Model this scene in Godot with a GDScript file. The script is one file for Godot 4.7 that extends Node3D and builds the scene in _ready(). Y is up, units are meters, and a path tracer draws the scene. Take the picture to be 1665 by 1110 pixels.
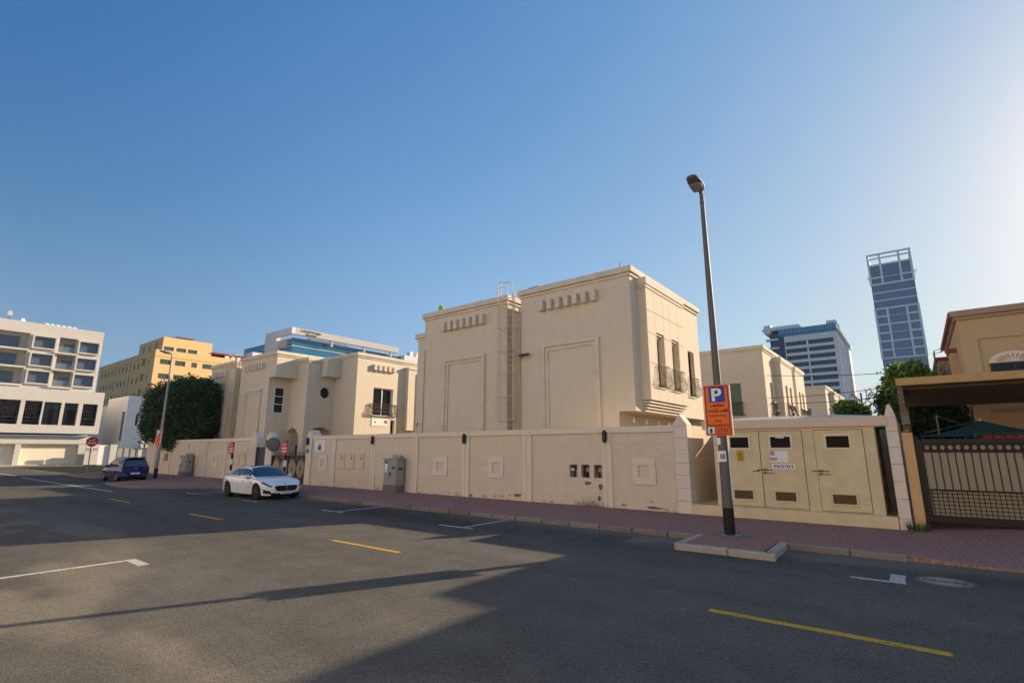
extends Node3D

var M := {}
var used := {}
var rng := RandomNumberGenerator.new()
var SUN := Vector3(0.45, 0.406, -1.0).normalized()

# ---------------------------------------------------------------- helpers
func st() -> SurfaceTool:
	var s := SurfaceTool.new()
	s.begin(Mesh.PRIMITIVE_TRIANGLES)
	return s

func tri(s: SurfaceTool, a: Vector3, b: Vector3, c: Vector3, n: Vector3) -> void:
	s.set_normal(n)
	s.add_vertex(a)
	if (b - a).cross(c - a).dot(n) > 0.0:
		s.add_vertex(c); s.add_vertex(b)
	else:
		s.add_vertex(b); s.add_vertex(c)

func quad(s: SurfaceTool, a: Vector3, b: Vector3, c: Vector3, d: Vector3, n: Vector3) -> void:
	tri(s, a, b, c, n)
	tri(s, a, c, d, n)

func box(s: SurfaceTool, lo: Vector3, hi: Vector3, bev := 0.0) -> void:
	xbox(s, Transform3D(Basis.IDENTITY, (lo + hi) * 0.5), (hi - lo), bev)

func xbox(s: SurfaceTool, t: Transform3D, size: Vector3, bev := 0.0) -> void:
	var h := size.abs() * 0.5
	var b := minf(bev, minf(h.x, minf(h.y, h.z)) * 0.6)
	for ax in 3:
		for sg in [-1.0, 1.0]:
			var n := Vector3.ZERO; n[ax] = sg
			var u := (ax + 1) % 3
			var w := (ax + 2) % 3
			var p := []
			for k in [[-1, -1], [1, -1], [1, 1], [-1, 1]]:
				var q := Vector3.ZERO
				q[ax] = sg * h[ax]; q[u] = k[0] * (h[u] - b); q[w] = k[1] * (h[w] - b)
				p.append(t * q)
			quad(s, p[0], p[1], p[2], p[3], (t.basis * n).normalized())
	if b > 0.0:
		for ax in 3:
			var u := (ax + 1) % 3
			var w := (ax + 2) % 3
			for su in [-1.0, 1.0]:
				for sw in [-1.0, 1.0]:
					var n := Vector3.ZERO; n[u] = su; n[w] = sw
					var p := []
					for k in [[-1, 0], [1, 0], [1, 1], [-1, 1]]:
						var q := Vector3.ZERO
						q[ax] = k[0] * (h[ax] - b)
						q[u] = su * (h[u] - (0.0 if k[1] == 0 else b)); q[w] = sw * (h[w] - (b if k[1] == 0 else 0.0))
						p.append(t * q)
					quad(s, p[0], p[1], p[2], p[3], (t.basis * n).normalized())
		for sx in [-1.0, 1.0]:
			for sy in [-1.0, 1.0]:
				for sz in [-1.0, 1.0]:
					tri(s, t * Vector3(sx * h.x, sy * (h.y - b), sz * (h.z - b)), t * Vector3(sx * (h.x - b), sy * h.y, sz * (h.z - b)), t * Vector3(sx * (h.x - b), sy * (h.y - b), sz * h.z), (t.basis * Vector3(sx, sy, sz)).normalized())

# a grid of points, each row an open or closed line, drawn as a smooth sheet whose normals look away from `inside` of every row
func sheet(s: SurfaceTool, rows: Array, closed := false, facing := Vector3.ZERO) -> void:
	var R := rows.size()
	var C: int = rows[0].size()
	var N := []
	for i in R:
		var line := PackedVector3Array()
		var mid := Vector3.ZERO
		for p in rows[i]: mid += p
		mid /= C
		for j in C:
			var a: Vector3 = rows[mini(i + 1, R - 1)][j] - rows[maxi(i - 1, 0)][j]
			var j0 := (j - 1 + C) % C if closed else maxi(j - 1, 0)
			var j1 := (j + 1) % C if closed else mini(j + 1, C - 1)
			var b: Vector3 = rows[i][j1] - rows[i][j0]
			if b.length() < 1e-6: b = rows[mini(i + 1, R - 1)][j1] - rows[mini(i + 1, R - 1)][j0]
			if b.length() < 1e-6: b = rows[maxi(i - 1, 0)][j1] - rows[maxi(i - 1, 0)][j0]
			var n := a.cross(b).normalized()
			var out: Vector3 = facing if facing != Vector3.ZERO else rows[i][j] - mid
			if n.dot(out) < 0.0: n = -n
			line.append(n)
		N.append(line)
	for i in R - 1:
		for j in (C if closed else C - 1):
			var k := (j + 1) % C
			for t in [[[i, j], [i + 1, j], [i + 1, k]], [[i, j], [i + 1, k], [i, k]]]:
				var p := []
				var m := []
				for e in t:
					p.append(rows[e[0]][e[1]]); m.append(N[e[0]][e[1]])
				if (p[1] - p[0]).cross(p[2] - p[0]).length() < 1e-9: continue
				if (p[1] - p[0]).cross(p[2] - p[0]).dot(m[0] + m[1] + m[2]) > 0.0:
					p = [p[0], p[2], p[1]]; m = [m[0], m[2], m[1]]
				for e in 3:
					s.set_normal(m[e]); s.add_vertex(p[e])

func tube(s: SurfaceTool, pts: Array, r, seg := 8, caps := true) -> void:
	var rows := []
	var up := Vector3(0.31, 0.83, 0.47)
	for i in pts.size():
		var d: Vector3 = (pts[mini(i + 1, pts.size() - 1)] - pts[maxi(i - 1, 0)]).normalized()
		var x := d.cross(up).normalized()
		var y := d.cross(x)
		var rad: float = r[i] if r is Array else r
		var row := PackedVector3Array()
		for k in seg:
			var a := TAU * k / seg
			row.append(pts[i] + (x * cos(a) + y * sin(a)) * rad)
		rows.append(row)
	sheet(s, rows, true)
	if caps:
		for e in [0, pts.size() - 1]:
			var n: Vector3 = (pts[0] - pts[1]).normalized() if e == 0 else (pts[-1] - pts[-2]).normalized()
			for k in range(1, seg - 1):
				tri(s, rows[e][0], rows[e][k], rows[e][k + 1], n)

# flat polygon (in the plane o + u*x + w*y) pushed out along n by depth
func prism(s: SurfaceTool, poly: PackedVector2Array, o: Vector3, u: Vector3, w: Vector3, n: Vector3, depth: float, back := false) -> void:
	var idx := Geometry2D.triangulate_polygon(poly)
	var P := func(p: Vector2, d: float) -> Vector3: return o + u * p.x + w * p.y + n * d
	for i in range(0, idx.size(), 3):
		tri(s, P.call(poly[idx[i]], depth), P.call(poly[idx[i + 1]], depth), P.call(poly[idx[i + 2]], depth), n)
		if back: tri(s, P.call(poly[idx[i]], 0.0), P.call(poly[idx[i + 1]], 0.0), P.call(poly[idx[i + 2]], 0.0), -n)
	var ccw := not Geometry2D.is_polygon_clockwise(poly)
	for i in poly.size():
		var a := poly[i]
		var b := poly[(i + 1) % poly.size()]
		var e := (b - a).normalized()
		var m := Vector2(e.y, -e.x) if ccw else Vector2(-e.y, e.x)
		if absf(depth) > 1e-5: quad(s, P.call(a, 0.0), P.call(b, 0.0), P.call(b, depth), P.call(a, depth), (u * m.x + w * m.y).normalized())

func circle(c: Vector2, rx: float, ry: float, k := 20, from := 0.0, to := TAU) -> PackedVector2Array:
	var a := PackedVector2Array()
	var whole := absf(to - from - TAU) < 1e-4
	for i in (k if whole else k + 1):
		var t := from + (to - from) * i / k
		a.append(c + Vector2(cos(t) * rx, sin(t) * ry))
	return a

# wall sheet W x H with openings [u0, v0, u1, v1, depth]; reveals go in by depth
func panel(s: SurfaceTool, o: Vector3, u: Vector3, n: Vector3, W: float, H: float, holes := []) -> void:
	var w := Vector3.UP
	var us := [0.0, W]
	var vs := [0.0, H]
	for h in holes:
		us.append(clampf(h[0], 0, W)); us.append(clampf(h[2], 0, W)); vs.append(clampf(h[1], 0, H)); vs.append(clampf(h[3], 0, H))
	us.sort(); vs.sort()
	for i in us.size() - 1:
		if us[i + 1] - us[i] < 1e-4: continue
		for j in vs.size() - 1:
			if vs[j + 1] - vs[j] < 1e-4: continue
			var cu: float = (us[i] + us[i + 1]) * 0.5
			var cv: float = (vs[j] + vs[j + 1]) * 0.5
			var open := false
			for h in holes:
				if cu > h[0] and cu < h[2] and cv > h[1] and cv < h[3]: open = true
			if not open:
				quad(s, o + u * us[i] + w * vs[j], o + u * us[i + 1] + w * vs[j], o + u * us[i + 1] + w * vs[j + 1], o + u * us[i] + w * vs[j + 1], n)
	for h in holes:
		if h[4] <= 0.0: continue
		var d: Vector3 = -n * h[4]
		var a: Vector3 = o + u * h[0] + w * h[1]
		var b: Vector3 = o + u * h[2] + w * h[1]
		var c: Vector3 = o + u * h[2] + w * h[3]
		var e: Vector3 = o + u * h[0] + w * h[3]
		if h[0] > 0.001: quad(s, a, e, e + d, a + d, u)
		if h[2] < W - 0.001: quad(s, b, c, c + d, b + d, -u)
		if h[1] > 0.001: quad(s, a, b, b + d, a + d, w)
		if h[3] < H - 0.001: quad(s, e, c, c + d, e + d, -w)

# fills a rectangular opening down to an arch: two spandrels and the curved soffit
func arch(s: SurfaceTool, o: Vector3, u: Vector3, n: Vector3, u0: float, u1: float, vs: float, vt: float, depth: float) -> void:
	var w := Vector3.UP
	var c := Vector2((u0 + u1) * 0.5, vs)
	var pts := circle(c, (u1 - u0) * 0.5, vt - vs, 16, 0.0, PI)
	for i in 16:
		var a := pts[i]
		var b := pts[i + 1]
		var ta := Vector2(a.x, vt)
		var tb := Vector2(b.x, vt)
		quad(s, o + u * a.x + w * a.y, o + u * b.x + w * b.y, o + u * tb.x + w * tb.y, o + u * ta.x + w * ta.y, n)
		var m := ((c - (a + b) * 0.5)).normalized()
		quad(s, o + u * a.x + w * a.y, o + u * b.x + w * b.y, o + u * b.x + w * b.y - n * depth, o + u * a.x + w * a.y - n * depth, (u * m.x + w * m.y).normalized())

func numbered(called: String) -> String:
	if not used.has(called):
		used[called] = 0
		return called
	used[called] += 1
	return "%s_%03d" % [called, used[called]]

# commits a shape as one named mesh; shapes are drawn in world coordinates unless local is set
func obj(called: String, s, m: Material, par: Node3D = null, label := "", local := false) -> MeshInstance3D:
	var o := MeshInstance3D.new()
	var mesh: ArrayMesh = s.commit() if s is SurfaceTool else s
	for k in mesh.get_surface_count(): mesh.surface_set_material(k, m)
	o.mesh = mesh
	if par == null:
		o.name = numbered(called)
		add_child(o, true)
	else:
		o.name = called
		par.add_child(o, true)
		if not local: o.global_position = Vector3.ZERO
	if label != "": o.set_meta("label", label)
	return o

func tag(o: Node3D, label: String, category: String, group := "") -> Node3D:
	o.set_meta("label", label)
	o.set_meta("category", category)
	if group != "": o.set_meta("group", group)
	return o

func thing(called: String, label: String, category: String, at: Vector3, group := "") -> Node3D:
	var o := Node3D.new()
	o.name = numbered(called)
	add_child(o, true)
	o.position = at
	tag(o, label, category, group)
	return o

func dup(o: Node3D, called: String, at: Vector3, label := "", group := "", turn := 0.0) -> Node3D:
	var c: Node3D = o.duplicate()
	c.name = numbered(called)
	add_child(c, true)
	c.position = at
	c.rotation.y = turn
	if label != "": c.set_meta("label", label)
	if group != "": c.set_meta("group", group)
	return c

func struct(called: String, s, m: Material) -> MeshInstance3D:
	var o := obj(called, s, m)
	o.set_meta("kind", "structure")
	return o

func text(par: Node3D, called: String, words: String, at: Vector3, width: float, height: float, m: Material, basis := Basis.IDENTITY, font := "Droid Sans", bold := true, depth := 0.006) -> void:
	var t := TextMesh.new()
	var f := SystemFont.new()
	f.font_names = PackedStringArray([font])
	f.font_weight = 700 if bold else 400
	t.font = f
	t.text = words
	t.font_size = 64
	t.pixel_size = 0.01
	t.depth = 0.3
	t.curve_step = 2.0
	t.material = m
	var bb := t.get_aabb()
	var o := MeshInstance3D.new()
	o.name = called
	o.mesh = t
	par.add_child(o, true)
	var k := Vector3(width / bb.size.x, height / bb.size.y, depth / 0.3)
	o.global_transform = Transform3D(basis.scaled_local(k), at - basis * (bb.get_center() * k))

# ---------------------------------------------------------------- materials
func lin(r: float, g: float, b: float) -> Color:
	return Color(r, g, b).linear_to_srgb()

func noise_map(freq: float, lo: float, hi: float, seed_: int, kind := FastNoiseLite.TYPE_SIMPLEX_SMOOTH, size := 512, oct := 4, normal := false, bump := 4.0) -> NoiseTexture2D:
	var n := FastNoiseLite.new()
	n.noise_type = kind
	n.frequency = freq
	n.seed = seed_
	n.fractal_octaves = oct
	var t := NoiseTexture2D.new()
	t.width = size; t.height = size
	t.seamless = true
	t.noise = n
	if normal:
		t.as_normal_map = true
		t.bump_strength = bump
	else:
		var g := Gradient.new()
		g.set_color(0, Color(lo, lo, lo)); g.set_color(1, Color(hi, hi, hi))
		t.color_ramp = g
	return t

func mat(name: String, c: Color, rough := 0.9, tex: Texture2D = null, scale := Vector3.ONE, nrm: Texture2D = null, nk := 1.0, metal := 0.0) -> StandardMaterial3D:
	var m := StandardMaterial3D.new()
	m.resource_name = name
	m.albedo_color = c
	m.roughness = rough
	m.metallic = metal
	m.metallic_specular = 0.4
	if tex != null or nrm != null:
		m.uv1_triplanar = true
		m.uv1_world_triplanar = true
		m.uv1_scale = scale
		if tex != null: m.albedo_texture = tex
		if nrm != null:
			m.normal_enabled = true
			m.normal_texture = nrm
			m.normal_scale = nk
	M[name] = m
	return m

func materials() -> void:
	var cloud := noise_map(0.006, 0.92, 1.0, 3)
	var fine := noise_map(0.05, 0.84, 1.0, 5)
	var grit := noise_map(0.28, 0.48, 1.0, 7, FastNoiseLite.TYPE_VALUE, 1024, 3)
	var rough_n := noise_map(0.12, 0, 1, 11, FastNoiseLite.TYPE_SIMPLEX_SMOOTH, 512, 4, true, 3.0)
	var grit_n := noise_map(0.25, 0, 1, 13, FastNoiseLite.TYPE_SIMPLEX, 1024, 2, true, 6.0)
	var streak := noise_map(0.012, 0.97, 1.0, 17, FastNoiseLite.TYPE_SIMPLEX_SMOOTH, 512, 5)
	var rust := noise_map(0.02, 0.35, 1.0, 19, FastNoiseLite.TYPE_SIMPLEX_SMOOTH, 512, 5)
	var w3 := Vector3(0.30, 0.12, 0.30)
	mat("villa", lin(0.72, 0.625, 0.475), 0.92, streak, w3, rough_n, 0.35)
	mat("villa_trim", lin(0.76, 0.665, 0.52), 0.9, cloud, Vector3.ONE * 0.3, rough_n, 0.25)
	mat("wall", lin(0.74, 0.62, 0.465), 0.93, streak, w3, rough_n, 0.5)
	mat("wall_trim", lin(0.80, 0.69, 0.56), 0.9, streak, Vector3(0.5, 0.2, 0.5), rough_n, 0.3)
	mat("plaster_patch", lin(0.22, 0.19, 0.16), 0.95, fine, Vector3.ONE, rough_n, 1.0)
	mat("flake", lin(0.60, 0.49, 0.35), 0.95, fine, Vector3.ONE, rough_n, 0.8)
	mat("kiosk", lin(0.76, 0.63, 0.385), 0.75, cloud, Vector3.ONE * 0.4, rough_n, 0.2)
	mat("kiosk_roof", lin(0.72, 0.60, 0.45), 0.8, streak, Vector3.ONE * 0.4, rough_n, 0.2)
	mat("kiosk_frame", lin(0.80, 0.68, 0.50), 0.7)
	mat("louver", lin(0.16, 0.11, 0.055), 0.7)
	mat("black_metal", lin(0.018, 0.014, 0.013), 0.55, null, Vector3.ONE, null, 1.0, 0.2)
	mat("gate_metal", lin(0.022, 0.015, 0.012), 0.5)
	mat("dark_brown", lin(0.05, 0.028, 0.02), 0.5)
	mat("iron", lin(0.06, 0.045, 0.038), 0.5, null, Vector3.ONE, null, 1.0, 0.4)
	mat("galv", lin(0.33, 0.33, 0.33), 0.55, fine, Vector3(3, 1, 3), null, 1.0, 0.35)
	mat("galv_dark", lin(0.17, 0.16, 0.15), 0.6, fine, Vector3(3, 1, 3), null, 1.0, 0.3)
	mat("cabinet", lin(0.33, 0.325, 0.29), 0.6, streak, Vector3(1, 0.5, 1))
	mat("cream_plastic", lin(0.68, 0.55, 0.39), 0.6)
	mat("white_paint", lin(0.80, 0.78, 0.73), 0.6)
	mat("white_wall", lin(0.55, 0.525, 0.48), 0.9, streak, w3 * 0.6, rough_n, 0.2)
	mat("white_cool", lin(0.78, 0.76, 0.73), 0.9, streak, w3 * 0.6)
	mat("garage", lin(0.74, 0.68, 0.52), 0.6)
	mat("yellow_wall", lin(0.86, 0.55, 0.25), 0.92, streak, w3 * 0.5)
	mat("orange_wall", lin(0.57, 0.40, 0.22), 0.92, streak, w3, rough_n, 0.4)
	mat("pillar_paint", lin(0.66, 0.43, 0.19), 0.92, streak, w3, rough_n, 0.4)
	mat("orange_trim", lin(0.42, 0.29, 0.20), 0.9, streak, w3)
	mat("roof_tile", lin(0.30, 0.07, 0.06), 0.85)
	mat("carport_beam", lin(0.56, 0.37, 0.15), 0.85, cloud, Vector3.ONE * 0.6)
	mat("carport_sheet", lin(0.55, 0.38, 0.25), 0.8, streak, Vector3(0.4, 1, 0.4))
	mat("carport_rib", lin(0.13, 0.085, 0.055), 0.8, streak, Vector3(0.4, 1, 0.4))
	mat("rusty", lin(0.46, 0.30, 0.18), 0.9, rust, Vector3.ONE * 1.3, rough_n, 0.8)
	mat("gate_sheet", lin(0.38, 0.33, 0.23), 0.8, streak, Vector3(0.6, 0.4, 0.6))
	mat("gate_glass", lin(0.30, 0.27, 0.22), 0.6)
	mat("glass", lin(0.012, 0.016, 0.022), 0.04)
	mat("glass_blue", lin(0.10, 0.125, 0.17), 0.06)
	M.glass_blue.metallic = 0.25
	mat("glass_tower", lin(0.17, 0.215, 0.28), 0.15)
	M.glass_tower.metallic = 0.4
	mat("glass_office", lin(0.045, 0.075, 0.125), 0.15)
	mat("glass_teal", lin(0.04, 0.19, 0.33), 0.08)
	M.glass_teal.metallic = 0.3
	mat("glass_green", lin(0.05, 0.12, 0.10), 0.08)
	mat("tower_frame", lin(0.74, 0.76, 0.78), 0.6)
	mat("tower_dark", lin(0.16, 0.19, 0.24), 0.5)
	mat("concrete", lin(0.42, 0.38, 0.32), 0.95, grit, Vector3.ONE * 0.5, grit_n, 0.5)
	mat("kerb", lin(0.30, 0.235, 0.215), 0.95, fine, Vector3.ONE * 0.9, grit_n, 0.5)
	mat("kerb_light", lin(0.52, 0.46, 0.37), 0.95, fine, Vector3.ONE * 0.9, grit_n, 0.5)
	mat("paver", lin(0.62, 0.36, 0.29), 0.95, noise_map(0.03, 0.66, 1.0, 23, FastNoiseLite.TYPE_SIMPLEX_SMOOTH, 1024, 6), Vector3(0.35, 0.35, 0.35), grit_n, 0.7)
	mat("asphalt", Color.WHITE, 0.93, grit, Vector3.ONE * 0.42, grit_n, 0.8)
	M.asphalt.vertex_color_use_as_albedo = true
	M.asphalt.metallic_specular = 0.08
	M.paver.metallic_specular = 0.1
	mat("sand", lin(0.40, 0.31, 0.21), 1.0, grit, Vector3.ONE * 0.2)
	# worn paint: the film is missing in specks
	var worn := noise_map(0.09, 0.0, 1.0, 29, FastNoiseLite.TYPE_VALUE, 1024, 5)
	worn.color_ramp.set_color(0, Color(0.75, 0.75, 0.75, 0.0))
	worn.color_ramp.set_color(1, Color(1, 1, 1, 1.0))
	worn.color_ramp.add_point(0.30, Color(0.8, 0.8, 0.8, 0.0))
	worn.color_ramp.add_point(0.33, Color(0.85, 0.85, 0.85, 1.0))
	for e in [["line_white", lin(0.66, 0.64, 0.59)], ["line_yellow", lin(0.72, 0.43, 0.035)]]:
		var lm := mat(e[0], e[1], 0.8, worn, Vector3.ONE * 0.6)
		lm.transparency = BaseMaterial3D.TRANSPARENCY_ALPHA_SCISSOR
		lm.alpha_scissor_threshold = 0.5
	mat("sign_orange", lin(0.85, 0.16, 0.012), 0.5)
	mat("sign_dark", lin(0.16, 0.015, 0.012), 0.5)
	mat("sign_blue", lin(0.012, 0.06, 0.32), 0.5)
	mat("sign_white", lin(0.82, 0.82, 0.80), 0.5)
	mat("sign_red", lin(0.50, 0.018, 0.015), 0.45)
	mat("sign_yellow", lin(0.55, 0.36, 0.03), 0.5)
	mat("ink", lin(0.02, 0.02, 0.025), 0.6)
	mat("rosette", lin(0.42, 0.35, 0.25), 0.7)
	mat("ink_blue", lin(0.012, 0.025, 0.10), 0.6)
	mat("bark", lin(0.16, 0.115, 0.08), 0.95, rust, Vector3(2, 0.6, 2), rough_n, 1.0)
	mat("twig", lin(0.10, 0.075, 0.06), 0.95)
	for k in 3:
		var c: Color = [lin(0.038, 0.075, 0.022), lin(0.055, 0.105, 0.030), lin(0.027, 0.055, 0.018)][k]
		var lf := mat("leaf%d" % k, c, 0.55)
		lf.cull_mode = BaseMaterial3D.CULL_DISABLED
		lf.backlight_enabled = true
		lf.backlight = Color(0.16, 0.22, 0.06)
	var lg := mat("leaf_light", lin(0.17, 0.26, 0.06), 0.55)
	lg.cull_mode = BaseMaterial3D.CULL_DISABLED
	lg.backlight_enabled = true
	lg.backlight = Color(0.3, 0.4, 0.1)
	var cw := mat("car_white", lin(0.80, 0.79, 0.77), 0.25)
	cw.clearcoat_enabled = true; cw.clearcoat = 1.0; cw.clearcoat_roughness = 0.05
	var cb := mat("car_blue", lin(0.008, 0.016, 0.13), 0.3)
	cb.clearcoat_enabled = true; cb.clearcoat = 0.6; cb.clearcoat_roughness = 0.05
	mat("car_glass", lin(0.010, 0.016, 0.035), 0.03)
	M.car_glass.metallic_specular = 0.7
	mat("tyre", lin(0.016, 0.016, 0.017), 0.85)
	mat("rim", lin(0.25, 0.24, 0.23), 0.35, null, Vector3.ONE, null, 1.0, 0.8)
	mat("rim_dark", lin(0.07, 0.06, 0.06), 0.4, null, Vector3.ONE, null, 1.0, 0.6)
	mat("chrome", lin(0.6, 0.6, 0.6), 0.15, null, Vector3.ONE, null, 1.0, 1.0)
	mat("lamp_lens", lin(0.30, 0.29, 0.28), 0.12)
	mat("lamp_red", lin(0.22, 0.008, 0.01), 0.2)
	mat("canopy", lin(0.045, 0.17, 0.25), 0.8, fine, Vector3.ONE)
	mat("red_fabric", lin(0.45, 0.05, 0.02), 0.8)
	mat("lime", lin(0.30, 0.50, 0.02), 0.6)
	mat("string_bulb", lin(0.75, 0.68, 0.5), 0.3)
	mat("dish", lin(0.13, 0.13, 0.125), 0.6)
	mat("cable", lin(0.03, 0.03, 0.03), 0.7)
	mat("grass_leaf", lin(0.07, 0.11, 0.03), 0.8)

func sky_image() -> Image:
	var W := 512
	var H := 256
	var im := Image.create(W, H, false, Image.FORMAT_RGBF)
	for j in H:
		var el := PI * 0.5 - PI * (j + 0.5) / H
		var e := maxf(rad_to_deg(el), 0.0)
		var fe := exp(-e / 30.0)
		for i in W:
			var az := TAU * (i + 0.5) / W
			var d := Vector3(sin(az) * cos(el), sin(el), -cos(az) * cos(el))
			var g := rad_to_deg(acos(clampf(d.dot(SUN), -1.0, 1.0)))
			var a := exp(-g / 14.0)
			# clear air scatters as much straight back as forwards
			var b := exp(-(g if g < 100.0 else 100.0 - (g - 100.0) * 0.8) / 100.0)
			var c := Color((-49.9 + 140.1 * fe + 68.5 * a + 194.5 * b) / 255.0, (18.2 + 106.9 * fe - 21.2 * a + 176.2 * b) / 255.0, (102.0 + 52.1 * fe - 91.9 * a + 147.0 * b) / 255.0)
			var mid := exp(-pow((g - 66.0) / 24.0, 2.0)) * exp(-pow((e - 14.0) / 20.0, 2.0))
			c = Color(c.r + 0.030 * mid, c.g + 0.038 * mid, c.b + 0.060 * mid)
			var deep := smoothstep(70.0, 100.0, g) * smoothstep(8.0, 30.0, e) * (1.0 - smoothstep(100.0, 150.0, g))
			c = Color(c.r - 0.035 * deep, c.g - 0.025 * deep, c.b - 0.015 * deep)
			c = Color(clampf(c.r, 0.10, 0.92), clampf(c.g, 0.12, 0.91), clampf(c.b, 0.12, 0.91)).srgb_to_linear()
			var glow := 1.0 + 2.5 * exp(-g / 6.0)
			im.set_pixel(i, j, Color(c.r, c.g, c.b) * (glow * SKY_GAIN / EXPOSURE))
	return im

const EXPOSURE := 2.35
const SKY_GAIN := 1.0

func setup() -> void:
	var cam := Camera3D.new()
	cam.name = "camera"
	add_child(cam)
	cam.position = Vector3(0, 2.2, 0)
	cam.rotation = Vector3(deg_to_rad(12.0), deg_to_rad(38.02), 0)
	cam.fov = 67.54
	cam.near = 0.1
	cam.far = 4000.0
	cam.current = true
	var env := Environment.new()
	env.background_mode = Environment.BG_SKY
	var sky := Sky.new()
	var pm := PanoramaSkyMaterial.new()
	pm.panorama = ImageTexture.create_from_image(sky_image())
	sky.sky_material = pm
	env.sky = sky
	env.tonemap_mode = Environment.TONE_MAPPER_LINEAR
	env.tonemap_exposure = EXPOSURE
	env.sdfgi_enabled = true
	env.ssao_enabled = true
	env.ssil_enabled = true
	env.fog_enabled = true
	env.fog_density = 0.00012
	env.fog_light_color = Color(0.80, 0.86, 0.92)
	var we := WorldEnvironment.new()
	we.name = "world_environment"
	we.environment = env
	add_child(we)
	var sun := DirectionalLight3D.new()
	sun.name = "sun"
	sun.light_energy = 1.14
	sun.light_color = Color(1.0, 0.905, 0.78)
	sun.light_angular_distance = 0.5
	sun.shadow_enabled = true
	add_child(sun)
	sun.look_at_from_position(SUN * 50.0, Vector3.ZERO)

func road_color(x: float, z: float, na: FastNoiseLite, nb: FastNoiseLite, nc: FastNoiseLite) -> Color:
	var base := Vector3(0.295, 0.274, 0.236)
	var v := 1.0 + 0.26 * na.get_noise_2d(x * 0.5, z * 2.2) + 0.16 * nb.get_noise_2d(x * 3.0, z * 3.0)
	# worn wheel lanes along the road
	for lane in [-10.2, -8.7, -6.9, -5.2, -3.4]:
		v -= 0.05 * exp(-pow((z - lane - 0.3 * na.get_noise_2d(x * 0.7, lane)) / 0.35, 2.0))
	var c := base * v
	# wind-blown sand: in patches near the camera side and along the kerb
	var sand := smoothstep(0.05, 0.38, nc.get_noise_2d(x * 0.9, z * 2.6)) * smoothstep(-6.0, -3.0, z) * 0.75
	var kerbside := smoothstep(-12.6, -13.5, z + 0.5 * nb.get_noise_2d(x, z)) * 0.55
	if x > -6.0: kerbside = maxf(kerbside, smoothstep(-12.2, -13.3, z + 0.9 * nb.get_noise_2d(x * 0.8, z)) * 0.75)
	var k := clampf(maxf(sand, kerbside), 0.0, 1.0)
	c = c.lerp(Vector3(0.52, 0.455, 0.34), k)
	# darker seam patches
	var p := smoothstep(0.25, 0.5, na.get_noise_2d(x * 0.35 + 90.0, z * 0.8))
	c *= 1.0 - 0.22 * p
	return Color(c.x, c.y, c.z)

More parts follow.
